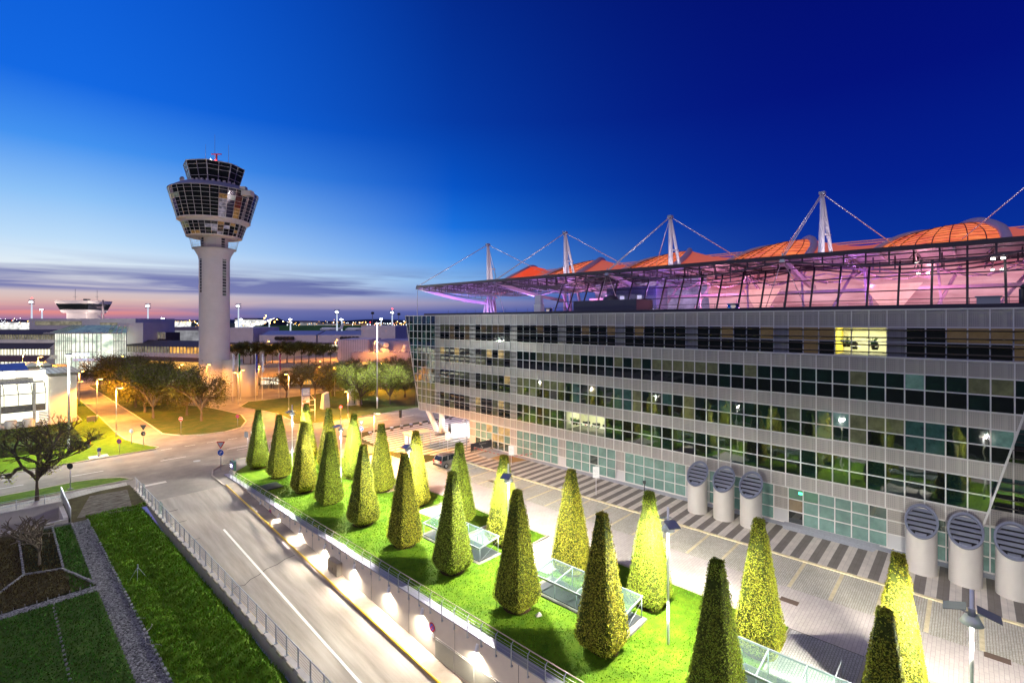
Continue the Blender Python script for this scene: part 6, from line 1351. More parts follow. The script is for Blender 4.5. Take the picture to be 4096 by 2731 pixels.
t = sign_post(22.46, 97.3, 2.9, 'red no entry sign on the tip of the tree island'); disc(t, (22.46, 97.3, 2.55), VN, .36, white_p, 'plate', .055); disc(t, (22.46, 97.3, 2.55), VN, .33, red_p, 'face', .07); poly_plate(t, (22.46, 97.3, 2.55), VN, [(-.24, -.06), (.24, -.06), (.24, .06), (-.24, .06)], white_p, 'bar', .09); poly_plate(t, (22.46, 97.3, 2.0), VN, [(-.1, -.12), (.1, -.12), (.1, .12), (-.1, .12)], grey_p, 'supplement_plate', .05)
no_stop(30.9, 96.3, 2.25, 'no stopping sign at the rounded right tip of the tree island'); no_stop(13.06, 89.1, 2.2, 'no stopping sign nearest the road on the left grass', .36); no_stop(47.0, 89.2, 2.7, 'no stopping sign on the lawn below the starry amber lamp')
t = sign_post(15.4, 95.0, 2.35, 'round sign seen from behind on the left grass corner'); disc(t, (15.4, 95, 2.0), VN, .33, grey_p, 'plate', .05); poly_plate(t, (15.4, 95, 2.0), VN, [(-.3, -.14), (-.05, -.3), (-.05, .3), (-.3, .14)], white_p, 'face', .07)
t = sign_post(16.34, 91.8, 3.25, 'dark back of a yield triangle and disc on the left corner'); poly_plate(t, (16.34, 91.8, 2.85), VN, [(0, -.42), (.5, .4), (-.5, .4)], dark_p, 'triangle', .05); disc(t, (16.34, 91.8, 1.95), VN, .36, dark_p, 'disc', .05); poly_plate(t, (16.34, 91.8, 1.95), VN, [(.08, -.1), (.16, -.1), (.16, .06), (.08, .06)], white_p, 'clip', .065)
def arrow(t, c, n_, off):
    poly_plate(t, c, n_, [(-.1, -.2), (-.02, -.2), (-.02, .0), (.02, .04), (.08, .04), (.08, -.03), (.22, .08), (.08, .19), (.08, .12), (.0, .12), (-.07, .08), (-.1, .0)], white_p, 'arrow', off)
def yield_sign(x, y, h, lb, n_=VN, k=1.0):
    t = sign_post(x, y, h, lb); c = (x, y, h - .36 * k)
    poly_plate(t, c, n_, [(0, -.5 * k), (.55 * k, .42 * k), (-.55 * k, .42 * k)], red_p, 'triangle', .05); poly_plate(t, c, n_, [(0, -.29 * k), (.36 * k, .31 * k), (-.36 * k, .31 * k)], white_p, 'triangle_face', .07)
    c2 = (x, y, h - 1.32 * k); disc(t, c2, n_, .4 * k, white_p, 'disc', .05); disc(t, c2, n_, .375 * k, blue_p, 'disc_face', .065); arrow(t, c2, n_, .085)
yield_sign(20.43, 69.75, 3.62, 'red and white yield triangle over blue turn right disc at the ramp mouth'); x, y = RF((1446 - 2048) / 1960 * 76, 76); yield_sign(x, y, 3.6, 'yield triangle over blue disc behind the lane row topiaries', k=.9)
t = sign_post(6.5, 74.1, 3.05, 'dark round sign seen from behind in the near grass strip'); disc(t, (6.5, 74.1, 2.7), VN, .34, dark_p, 'disc', .05); m = MB(); m.cyl((6.5, 74.1, .02), (6.5, 74.1, .16), .3, .26, 14); m.build('foot', dark_p, t)
t = thing('street_sign', 'white two panel street name sign on steel posts beside the first topiary', 'street sign', (25.1, 74.1, 0))
for x, y in ((25.1, 74.1), (25.5, 74.0), (27.0, 73.3)): m = MB(); m.cyl((x, y, 0), (x, y, 3.5), .04, n=8); m.build('post', galv, t)
n_ = (-.45, -.9, 0)
poly_plate(t, (26.25, 73.6, 3.3), n_, [(-.85, -.15), (.85, -.15), (.85, .17), (-.85, .17)], white_p, 'panel', .08); poly_plate(t, (26.25, 73.6, 2.92), n_, [(-.85, -.17), (.85, -.17), (.85, .17), (-.85, .17)], white_p, 'panel', .08); poly_plate(t, (25.0, 74.3, 3.1), (-.9, -.4, 0), [(-.35, -.4), (.35, -.4), (.35, .4), (-.35, .4)], galv, 'side_panel', .05)
nn = Vector(n_).normalized(); rx = Vector((-nn.y, nn.x, 0)); text('Terminalstr.  Terminal', .17, dark_p, t, tuple(Vector((26.25, 73.6, 3.26)) - rx * .78 + nn * .1), tuple(rx)); text('P  26  \u2192', .2, dark_p, t, tuple(Vector((26.25, 73.6, 2.85)) + rx * .0 + nn * .1), tuple(rx))
m = MB(); m.bar((25.1, 74.1, 2.2), (27.0, 73.3, 2.2), .05, .05); m.build('cross_tube', galv, t)
for x, y, lb in ((22.26, 70.72, 'red and white marker post behind the display box'), (23.64, 70.06, 'red and white marker post left of the first topiary')):
    t = thing('marker_post', lb, 'marker post', (x, y, .1)); m = MB(); m.cyl((x, y, .1), (x, y, .5), .05, n=8); m.build('shaft', white_p, t); m = MB(); m.cyl((x, y, .5), (x, y, .85), .052, n=8); m.build('band', red_p, t)
t = thing('display_box', 'dark green display box with glowing white digits at the railing end', 'display', (20.86, 66.8, .1)); m = MB(); m.box(20.7, 21.0, 65.9, 67.3, .65, 1.75); m.build('case', mat('display_green', (.02, .06, .05), .4), t); m = MB(); m.box(20.75, 20.95, 66.1, 67.1, .1, .65); m.build('foot', concrete, t); m = MB(); m.box(20.685, 20.7, 66.05, 67.15, .8, 1.55); m.build('screen', lit('screen_violet', (.12, .08, .4), .6, var=.2), t); text('390', .48, lit('digits', (.9, .9, 1), 9, var=.02), t, (20.67, 67.1, 1.0), (0, -1, 0), name='digits')
def hydrant(x, y, c, lb):
    t = thing('hydrant', lb, 'hydrant', (x, y, .1)); m = MB(); m.cyl((x, y, .1), (x, y, .95), .13, n=12); m.build('column', white_p, t); m = MB(); m.cyl((x, y, .8), (x, y, 1.15), .2, .24, 12); m.lathe([(.24, 1.15), (.2, 1.25), (0, 1.32)], (x, y), 12); m.build('hood', c, t); m = MB(); m.cyl((x, y, .4), (x - .15, y - .25, .35), .09, n=10); m.build('outlet', white_p, t)
hydrant(10.46, 95.9, red_p, 'white hydrant with red cap on the left grass'); hydrant(10.82, 89.1, mat('navy', (.01, .02, .12), .4), 'white hydrant with dark blue cap on a pale slab'); m = MB(); m.box(9.7, 11.8, 88.2, 89.9, .11, .14); tag(m.build('concrete_slab', concrete), 'pale concrete slab under the blue capped hydrant', 'slab')
t = thing('electric_box', 'small brown distribution box on the left grass by the car park', 'box', (13.4, 119.8, .1)); m = MB(); m.box(12.8, 14.0, 119.4, 120.2, .4, 1.3); m.build('box', mat('brown_box', (.16, .13, .08), .6), t)
for dx_ in (-.5, .5): m = MB(); m.cyl((13.4 + dx_, 119.8, .1), (13.4 + dx_, 119.8, .4), .05, n=6); m.build('leg', galv, t)
for x, y, lb in ((2.86, 117.8, 'round pale vent stub at the far left before the car park'), (5.0, 118.1, 'second round pale vent stub before the car park, nearer the stairs')): m = MB(); m.cyl((x, y, 0), (x, y, 2.3), .75, n=20); m.lathe([(.75, 2.3), (.6, 2.3), (.58, 1.6), (0, 1.6)], (x, y), 20); tag(m.build('vent_stub', concrete), lb, 'vent', 'round vent stubs')
t = thing('stair_flight', 'outdoor stair with railing down from the car park deck', 'stairs', (8, 118, 0)); m = MB()
for k in range(12): m.box(6.4, 7.7, 117.5 + .32 * k, 118.0 + .32 * k, .1 + .24 * k, .22 + .24 * k)
m.build('step', concrete, t); m = MB()
for k in range(10): m.cyl((7.7, 117.5 + .4 * k, .3 + .3 * k), (7.7, 117.5 + .4 * k, 1.3 + .3 * k), .025, n=5)
m.bar((7.7, 117.5, 1.3), (7.7, 121.3, 4.1), .06, .06); m.build('handrail', galv, t)
for x0, lb in ((9.2, 'left steel hoop barrier at the pale stair wall'), (10.9, 'right steel hoop barrier at the pale stair wall')):
    m = MB(); m.path([(x0, 121.2, .1), (x0, 121.2, 1.4), (x0 + .5, 123.4, 1.4), (x0 + .5, 123.4, .1)], .05, 6); tag(m.build('hoop_barrier', galv), lb, 'barrier', 'hoop barriers')
# advertising and direction board
t = thing('direction_board', 'tall white terminal direction board on a lattice frame above the topiaries', 'direction board', (40.3, 90.9, .1))
n_ = Vector((-.25, -.97, 0)).normalized(); rx = Vector((-n_.y, n_.x, 0)); c = Vector((40.9, 90.9, 5.0))
for p in ((40.25, 91.1), (42.5, 90.6)): m = MB(); m.cyl((*p, 0), (*p, 6.3 if p[0] < 41 else 4.3), .07, n=8); m.build('post', white_p, t)
m = MB()
for z in (2.2, 3.2, 4.2): m.bar((40.25, 91.1, z), (42.5, 90.6, z), .06, .06)
m.bar((41.6, 90.8, 5.3), (42.5, 90.6, 4.2), .06, .06); m.bar((40.25, 91.1, 3.2), (42.5, 90.6, 2.2), .05, .05); m.build('lattice', white_p, t)
def bplate(x0, x1, z0, z1, mt, nm, off): return poly_plate(t, c, n_, [(x0, z0), (x1, z0), (x1, z1), (x0, z1)], mt, nm, off)
cream = mat('cream_board', (.62, .6, .52), .5); bplate(-.65, .68, -1.9, .05, cream, 'lower_panel', .1); bplate(-.67, .7, .1, 1.5, blue_p, 'upper_frame', .1); bplate(-.6, .63, .17, 1.43, white_p, 'upper_panel', .115)
for x0, x1, z0, z1, mt in ((-.62, 0, -1.15, -.85, mat('orange_ad', (.75, .28, .02), .5)), (.04, .64, -1.25, -.95, mat('ice_ad', (.5, .65, .75), .5)), (.04, .64, -1.5, -1.3, red_p), (-.62, 0, -1.85, -1.6, mat('maroon_ad', (.35, .02, .05), .5)), (.04, .64, -1.75, -1.55, mat('yellow_ad', (.7, .5, .05), .5)), (-.62, 0, -1.57, -1.2, white_p)): bplate(x0, x1, z0, z1, mt, 'advert_panel', .116)
L3_ = lambda a, b_: tuple(c + rx * a + Vector((0, 0, b_)) + n_ * .125)
for body, s_, a, b_ in (('Rental Car Return', .17, -.55, 1.15), ('Mietwagen', .2, -.55, .82), ('\u2191', .5, .3, .3), ('Terminal 1 MAC', .15, -.35, -.15), ('Z', .55, -.58, -.6), ('Terminal 2', .15, -.3, -.42), ('Parken P20', .15, -.3, -.68), ('\u2190', .3, -.6, -.82)): text(body, s_, dark_p, t, L3_(a, b_), tuple(rx))
# round plinths, flags
for x, y, h, lb in ((50.2, 102.2, 3.2, 'pale tapering plinth right of the direction board'), (56.2, 102.1, 3.6, 'left of two round pale pillars under the trees'), (57.9, 101.7, 3.5, 'right of two round pale pillars under the trees')):
    m = MB(); m.lathe([(.95, 0), (.78, .35), (.72, .5), (.7, h), (0, h)], (x, y), 20) if x > 51 else m.faces([(x - .8, y - .8, 0), (x + .8, y - .8, 0), (x + .8, y + .8, 0), (x - .8, y + .8, 0), (x - .5, y - .5, h), (x + .6, y - .5, h + .5), (x + .6, y + .5, h + .5), (x - .5, y + .5, h)], [(0, 1, 5, 4), (1, 2, 6, 5), (2, 3, 7, 6), (3, 0, 4, 7), (4, 5, 6, 7)]); tag(m.build('pillar', concrete), lb, 'pillar')
for x, y, h, cc, lb in ((43.7, 123.9, 11.4, mat('flag_blue', (.01, .02, .25), .7), 'dark blue flag hanging on a pole right of the tower'), (45.3, 124.3, 11.4, mat('flag_white', (.6, .6, .65), .7), 'white flag hanging on a pole right of the tower'), (49.8, 125.7, 11.2, mat('flag_red', (.25, .01, .06), .7), 'dark red flag hanging on a pole before the deck'), (41.4, 128.5, 11.4, mat('flag_green', (.02, .2, .04), .7), 'green flag against the curved screens'), (40.0, 127.9, 11.4, MATS['flag_white'], 'white flag just right of the tower shaft')):
    t = thing('flag_pole', lb, 'flag', (x, y, .1), 0, 'flags by the tower'); m = MB(); m.cyl((x, y, 0), (x, y, h), .07, .05, 8); m.build('pole', white_p, t); m = MB()
    for k in range(8):
        z0, z1 = h - .2 - k * .55, h - .2 - (k + 1) * .55; w0, w1 = .18 + .05 * math.sin(k * 2.), .18 + .05 * math.sin((k + 1) * 2.)
        for a in (0, 1): m.face([(x + .05, y + a * .1, z0), (x + .05 + w0 * 2, y + .25 * math.sin(k * 1.7) + a * .1, z0 - .1), (x + .05 + w1 * 2, y + .25 * math.sin((k + 1) * 1.7) + a * .1, z1 - .1), (x + .05, y + a * .1, z1)])
    m.build('flag_cloth', cc, t)
# bollards of the striped plaza
for i, (x, y) in enumerate([(43.64, 72.9), (46.0, 73.1), (48.05, 73.3), (50.07, 73.3), (52.03, 73.2), (54.08, 73.1), (56.07, 73.1), (58.5, 73.3), (61.3, 73.4)]):
    lb = 'short steel drum bollard on the plaza edge, %s from the street end' % ORD[i]
    if i == 0:
        tb = thing('bollard', lb, 'bollard', (x, y, .085), 0, 'steel drum bollards'); m = MB(); m.cyl((x, y, .085), (x, y, .62), .3, n=20); m.build('drum', chrome, tb); m = MB(); m.cyl((x, y, .62), (x, y, .65), .31, n=20); m.build('cap', galv, tb)
    else: dup(tb, (x, y, .085), 0, lb)
for i, (x, y, lb) in enumerate([(40.8, 61.3, 'slim post at the plaza corner, left of the bus shelter'), (42.2, 58.0, 'slim post in front of the bus shelter'), (46.8, 58.5, 'slim post right of the bus shelter'), (41.6, 66.0, 'slim post beside the yellow lamp pole'), (41.9, 69.3, 'slim post near the yield sign')]):
    m = MB(); m.cyl((x, y, .08), (x, y, 1.0), .06, n=10); m.lathe([(.06, 1.0), (.05, 1.05), (0, 1.07)], (x, y), 10); tag(m.build('slim_post', galv), lb, 'post', 'slim plaza posts')
t = thing('traffic_signal', 'dark pedestrian signal on a post at the plaza edge', 'traffic light', (51.4, 75.6, 0)); m = MB(); m.cyl((51.4, 75.6, 0), (51.4, 75.6, 2.7), .05, n=8); m.build('post', galv, t); m = MB(); m.box(51.2, 51.6, 75.45, 75.75, 1.5, 2.9); m.build('head', dark_p, t)
t = thing('traffic_signal', 'dark parking ticket post on the yellow lamp pole', 'ticket post', (38.2, 61.0, 0)); m = MB(); m.box(38.0, 38.4, 60.8, 61.2, .1, 1.4); m.build('case', dark_p, t); m = MB(); m.box(37.98, 38.0, 60.85, 61.15, .9, 1.3); m.build('panel', white_p, t)
for i, (x, y, h, lb) in enumerate(((47.33, 44.2, 2.6, 'white information sign before the crowd barriers'), (45.35, 29.7, 3.2, 'white information sign on the striped pavement, nearest one'), (46.2, 55.9, 2.85, 'white information sign beyond the parked car'))):
    t = thing('info_sign', lb, 'information sign', (x, y, .09), 0, 'white information signs'); m = MB(); m.cyl((x, y, .09), (x, y, h + .1), .035, n=8); m.build('post', white_p, t); n_ = (-.8, -.6, 0); nn = Vector(n_).normalized(); rx = Vector((-nn.y, nn.x, 0)); poly_plate(t, (x, y, h - .62), n_, [(-.36, -.62), (.36, -.62), (.36, .62), (-.36, .62)], galv, 'back_panel', .045); poly_plate(t, (x, y, h - .62), n_, [(-.34, -.6), (.34, -.6), (.34, .6), (-.34, .6)], white_p, 'panel', .06)
    for body, z, s_ in (('Reserviert', .18, .1), ('Anlieferung', .04, .1), ('Nur mit Genehmigung', -.2, .055), ('kein Parken', -.32, .055)): text(body, s_, grey_p, t, tuple(Vector((x, y, h - .62 + z)) - rx * .28 + nn * .07), tuple(rx))
t = thing('camera_pole', 'slim pole with round security camera before the glazed entrance', 'camera pole', (47.9, 53.7, .09)); m = MB(); m.cyl((47.9, 53.7, .09), (47.9, 53.7, 4.8), .06, n=8); m.build('pole', galv, t); m = MB(); m.bar((47.9, 53.7, 4.75), (47.5, 53.9, 4.75), .06, .06); m.lathe([(0, 4.3), (.16, 4.4), (.18, 4.6), (0, 4.72)], (47.45, 53.9), 12); m.build('camera', white_p, t)
t = thing('wall_lantern', 'small dark lantern post beside the glass near the left exhaust shafts', 'lantern', (49.8, 26.3, .09)); m = MB(); m.cyl((49.8, 26.3, .09), (49.8, 26.3, 1.0), .05, n=8); m.build('post', dark_p, t); m = MB(); m.cyl((49.8, 26.3, 1.0), (49.8, 26.3, 1.3), .16, .2, 10); m.build('head', dark_p, t)
# bus shelter
t = thing('bus_shelter', 'glass bus shelter with flat roof on the striped plaza', 'bus shelter', (44, 60, .09)); m = MB(); m.box(42.0, 45.9, 58.9, 61.2, 2.45, 2.58); m.build('roof', mat('shelter_roof', (.5, .47, .4), .4, .2), t)
for x, y in ((42.2, 61), (45.6, 61), (45.6, 59.2), (42.2, 59.2)): m = MB(); m.cyl((x, y, .09), (x, y, 2.45), .05, n=8); m.build('post', galv, t)
m = MB(); m.face([(42.2, 61, .3), (45.6, 61, .3), (45.6, 61, 2.3), (42.2, 61, 2.3)]); m.build('glass_pane', clear, t); m = MB(); m.box(42.6, 45.2, 60.3, 60.7, .5, .56); m.build('bench', galv, t); m = MB(); m.box(42.15, 42.2, 59.4, 60.8, .5, 2.2); m.build('light_panel', lit('shelter_panel', (1, .9, .7), 1.6, var=.2), t); lamp('POINT', (44, 60, 2.3), 120, (1, .8, .5), t, .2)
t = thing('luggage_trolleys', 'row of nested luggage trolleys beside the white columns', 'trolley row', (51.5, 64.2, .085))
for k in range(7):
    m = MB(); x = 50.7 + k * .26
    for y in (63.9, 64.5): m.path([(x, y, .2), (x + .7, y, .25)], .025, 5); m.path([(x, y, .2), (x - .1, y, 1.05)], .025, 5)
    m.path([(x - .1, 63.9, 1.05), (x - .1, 64.5, 1.05)], .03, 5); m.path([(x - .05, 63.9, .7), (x - .05, 64.5, .7)], .02, 5); m.box(x + .1, x + .6, 63.92, 64.48, .26, .29)
    for y in (63.9, 64.5): m.cyl((x + .1, y - .03, .17), (x + .1, y + .03, .17), .085, n=8)
    m.build('trolley', steel, t)
m = MB(); m.cyl((53.7, 64.4, .085), (53.7, 64.4, 1.5), .28, n=16); m.lathe([(.28, 1.5), (.3, 1.55), (.1, 1.6), (0, 1.6)], (53.7, 64.4), 16); tag(m.build('litter_bin', dark_p), 'dark round litter bin beside the white columns', 'litter bin')
# crowd barriers, banner, ramp rail
def barrier(p, q, lb):
    p, q = Vector((*p, .09)), Vector((*q, .09)); t = thing('crowd_barrier', lb, 'crowd barrier', tuple(p), 0, 'crowd barriers by the building'); d = q - p; n_ = max(6, int(d.length / .13)); m = MB()
    m.path([p + Vector((0, 0, .15)), p + Vector((0, 0, 1.1)), q + Vector((0, 0, 1.1)), q + Vector((0, 0, .15)), p + Vector((0, 0, .15))], .02, 6); m.build('frame', steel, t); m = MB()
    for i in range(1, n_): m.cyl(p.lerp(q, i / n_) + Vector((0, 0, .15)), p.lerp(q, i / n_) + Vector((0, 0, 1.1)), .009, n=4, cap=False)
    m.build('rungs', steel, t); s_ = d.cross(Vector((0, 0, 1))).normalized() * .3
    for e in (p, q): m = MB(); m.path([e - s_, e + Vector((0, 0, .2)), e + s_], .018, 5); m.build('foot', steel, t)
    m = MB(); k = int(d.length / .35)
    for i in range(k):
        if i % 2: continue
        m.obox(p.lerp(q, (i + .5) / k) + s_ * .08 + Vector((0, 0, .95)), d / k / 2, (0, 0, .035), s_ * .01)
    m.build('warning_tape', red_p, t)
barrier((47.3, 51.4), (47.2, 48.4), 'crowd barrier left of the information sign, nearest the banner'); barrier((47.2, 48.2), (47.4, 44.6), 'crowd barrier right behind the information sign with tape'); barrier((47.4, 44.4), (50.6, 43.4), 'crowd barrier closing the corner towards the windows')
m = MB(); m.face([(47.5, 44.7, .1), (50.4, 44.0, .1), (50.4, 48.5, .1), (47.4, 48.3, .1)]); m.face([(47.4, 48.4, .1), (50.4, 48.4, .1), (50.4, 51, .1), (47.4, 51, .1)], 1); tag(m.build('work_mats', [mat('mat_amber', (.4, .22, .04), .7, var=.2, scale=2), mat('mat_grey', (.35, .4, .42), .6)]), 'amber and grey floor mats inside the crowd barriers', 'floor mat')
t = thing('banner', 'dark banner with Terminal 1 lettering and arrow behind the barriers', 'banner', (49.2, 52.0, .1)); a, b_ = Vector((47.6, 52.4, .3)), Vector((50.9, 51.5, .5)); d = (b_ - a).normalized(); m = MB(); m.obox((a + b_) / 2 + Vector((0, 0, .55)), (b_ - a) / 2, (0, 0, .55), (.01, .02, 0)); m.build('cloth', mat('banner_dark', (.03, .032, .04), .6), t); text('Terminal 1', .32, mat('banner_grey', (.45, .45, .4), .6), t, tuple(a + d * 1.3 + Vector((-.012, -.03, .68))), tuple(d)); text('8', .3, MATS['banner_grey'], t, tuple(a + d * 1.6 + Vector((-.012, -.03, .35))), tuple(d)); text('\u2192', .7, MATS['banner_grey'], t, tuple(a + d * 1.4 + Vector((-.012, -.03, -.02))), tuple(d))
for e in (a, b_): m = MB(); m.bar(e + Vector((0, -.3, -.25)), e + Vector((0, .3, -.25)), .06, .06); m.bar(e + Vector((0, 0, -.25)), e + Vector((0, 0, 1.1)), .05, .05); m.build('stand', dark_p, t)
t = thing('ramp_railing', 'steel railing beside the entrance ramp under the overhang', 'railing', (49, 55, .1)); m = MB()
for z in (.45, .75, 1.05): m.path([(46.6, 57.4, .1 + z), (51.0, 57.0, .1 + z)], .025, 5); m.path([(48.4, 53.0, .1 + z), (51.0, 52.6, .1 + z)], .025, 5)
m.build('rail', galv, t)
for x, y in ((46.6, 57.4), (48, 57.3), (49.5, 57.1), (51, 57), (48.4, 53), (49.7, 52.8), (51, 52.6)): m = MB(); m.cyl((x, y, .1), (x, y, 1.15), .03, n=6); m.build('post', galv, t)
# ------------------------------------------------------------------ parked car (nose to the building)
def car(x, y, lb):
    t = thing('parked_car', lb, 'car', (x, y, .03)); body = mat('car_paint', (.36, .34, .31), .3, .6, coat=.6); gls = mat('car_glass', (.01, .012, .014), .04, ior=1.8); blk = mat('car_trim', (.015, .015, .016), .6)
    X = lambda u: x + u; hw = .89
    sec = [(-2.05, .38, .62, .78), (-2.08, .5, .98, .84), (-1.9, .3, 1.02, .88), (-1.35, .28, 1.03, .89), (0, .28, 1.03, .89), (1.0, .28, 1.02, .89), (1.5, .3, .97, .87), (1.95, .36, .86, .8), (2.08, .42, .7, .68)]
    m = MB(); base = len(m.v); k = 10
    for u, z0, z1, w_ in sec:
        pr_ = [(-w_ * .9, z0), (-w_, z0 + .14), (-w_ * 1.01, (z0 + z1) / 2), (-w_ * .97, z1 - .06), (-w_ * .86, z1), (w_ * .86, z1), (w_ * .97, z1 - .06), (w_ * 1.01, (z0 + z1) / 2), (w_, z0 + .14), (w_ * .9, z0)]
        m.v += [(X(u), y + a, .03 + b_) for a, b_ in pr_]
    for i in range(len(sec) - 1):
        for j in range(k): m.f.append((base + i * k + j, base + (i + 1) * k + j, base + (i + 1) * k + (j + 1) % k, base + i * k + (j + 1) % k)); m.m.append(0); m.sm.append(True)
    m.f.append(tuple(base + j for j in range(k))); m.m.append(0); m.sm.append(False); m.f.append(tuple(base + (len(sec) - 1) * k + j for j in range(k))[::-1]); m.m.append(0); m.sm.append(False); m.build('body', body, t)
    lo = [(-2.0, .8), (.85, .8), (1.25, .72)]; cab = MB(); low = [(-1.98, -.82), (-1.98, .82), (1.15, .82), (1.15, -.82)]; top = [(-1.72, -.68), (-1.72, .68), (.25, .68), (.25, -.68)]
    a = [(X(u), y + v, 1.03) for u, v in low]; b_ = [(X(u), y + v, 1.60) for u, v in top]
    for i in range(4): cab.face([a[i], a[(i + 1) % 4], b_[(i + 1) % 4], b_[i]])
    cab.build('windows', gls, t)
    m = MB(); m.faces([(X(-1.8), y - .7, 1.6), (X(-1.8), y + .7, 1.6), (X(.3), y + .7, 1.6), (X(.3), y - .7, 1.6), (X(-1.65), y - .6, 1.68), (X(-1.65), y + .6, 1.68), (X(.1), y + .6, 1.68), (X(.1), y - .6, 1.68)], [(3, 2, 1, 0), (4, 5, 6, 7), (0, 1, 5, 4), (1, 2, 6, 5), (2, 3, 7, 6), (3, 0, 4, 7)])
    for u in (-1.95, -.95, .1): 
        for s_ in (-1, 1): m.bar((X(u if u > -1.5 else -1.97), y + s_ * .83, 1.03), (X(max(u + .12, -1.75)), y + s_ * .69, 1.6), .09, .05)
    m.build('roof', body, t)
    for s_ in (-1, 1): m = MB(); m.cyl((X(-1.6), y + s_ * .58, 1.73), (X(.1), y + s_ * .58, 1.73), .022, n=6); m.build('roof_rail', blk, t)
    for u in (-1.3, 1.28):
        for s_ in (-1, 1):
            w_ = MB(); w_.cyl((X(u), y + s_ * .7, .36), (X(u), y + s_ * .91, .36), .33, n=22); wo = w_.build('wheel', blk, t); m = MB(); m.cyl((X(u), y + s_ * .9, .36), (X(u), y + s_ * .925, .36), .21, n=18); ro = m.build('rim', alu, wo)
    for s_ in (-1, 1):
        m = MB(); m.box(X(-2.1), X(-1.98), y + s_ * .72 - .12, y + s_ * .72 + .12, .78, 1.06); m.build('tail_light', lit('tail_light', (.8, .02, .01), .8, var=.1) if 'tail_light' not in MATS else MATS['tail_light'], t); m = MB(); m.box(X(1.9), X(2.0), y + s_ * .6 - .16, y + s_ * .6 + .16, .68, .84); m.build('headlight', white_p, t)
        m = MB(); m.box(X(.75), X(.9), y + s_ * 1.0 - .1, y + s_ * 1.0 + .1, 1.02, 1.18); m.build('mirror', body, t)
    m = MB(); m.box(X(-2.13), X(-2.02), y - .8, y + .8, .36, .58); m.build('bumper', blk, t); m = MB(); m.box(X(-2.14), X(-2.1), y - .26, y + .26, .72, .83); m.build('number_plate', white_p, t)
car(41.8, 50.2, 'silver compact van parked nose to the building in a cobbled bay')
# ------------------------------------------------------------------ people far off under the deck
def person(px_, f_, lb, col, pose=0):
    x, y = RF((px_ - 2048) / 1960 * f_, f_); t = thing('person', lb, 'person', (x, y, .02)); skin = MATS.get('skin') or mat('skin', (.45, .3, .22), .6); hair = MATS.get('hair') or mat('hair', (.03, .02, .015), .7)
    me = bpy.data.meshes.new('body'); J = [(0, 0, .95), (0, 0, 1.2), (0, 0, 1.42), (0, 0, 1.52), (0, .02, 1.66), (.2, 0, 1.4), (.26, .03, 1.15), (.25, .1, .92), (-.2, 0, 1.4), (-.26, .05, 1.15), (-.24, .14, .95), (.1, 0, .9), (.11, .06, .5), (.11, -.02, .08), (.12, .12, .05), (-.1, 0, .9), (-.11, -.08, .5), (-.11, -.2, .1), (-.11, -.06, .05)]
    Ed = [(0, 1), (1, 2), (2, 3), (3, 4), (2, 5), (5, 6), (6, 7), (2, 8), (8, 9), (9, 10), (0, 11), (11, 12), (12, 13), (13, 14), (0, 15), (15, 16), (16, 17), (17, 18)]
    Rr = [.15, .14, .15, .06, .1, .07, .05, .04, .07, .05, .04, .09, .065, .05, .045, .09, .065, .05, .045]
    me.from_pydata(J, Ed, []); o = bpy.data.objects.new('body', me); COL.objects.link(o); o.parent = t; me.materials.append(col)
    md = o.modifiers.new('skin', 'SKIN'); sv = me.skin_vertices[0].data
    for i, r_ in enumerate(Rr): sv[i].radius = (r_, r_ * .8)
    sv[0].use_root = True; o.modifiers.new('sub', 'SUBSURF').levels = 1
    m = MB(); m.lathe([(0, 1.56), (.07, 1.58), (.095, 1.66), (.09, 1.73), (0, 1.78)], (0, .02), 12); m.build('head', skin, t, False); m = MB(); m.lathe([(.1, 1.66), (.1, 1.74), (.06, 1.79), (0, 1.8)], (0, .0), 12); m.build('hair', hair, t, False)
cd_ = mat('coat_dark', (.02, .02, .025), .8); cb_ = mat('coat_grey', (.08, .08, .09), .8)
person(1085, 138, 'person in dark coat standing by the lit entrance, left of a pair', cd_); person(1094, 138, 'person in grey coat standing right beside the dark coated one', cb_); person(1035, 139, 'person in dark clothes near the motorbike left of the shelter', cd_)
t = vthing('bus_shelter', 'small amber lit shelter by the entrance under the deck', 'bus shelter', PX(1065, 139), 139); LL = bld(t, PX(1065, 139), 139); m = LL(); m.box(PX(1045, 139), PX(1083, 139), 138, 140, 2.4, 2.6); m.build('roof', MATS['deck_edge'])
for px_ in (1047, 1081): m = LL(); m.cyl((PX(px_, 139), 138.2, 0), (PX(px_, 139), 138.2, 2.4), .07, n=6); m.build('post', galv)
for k, (px_, f_, cc) in enumerate(((960, 178, 'dark'), (1000, 176, 'silver'), (1130, 180, 'white'), (1190, 177, 'black'))):
    pass
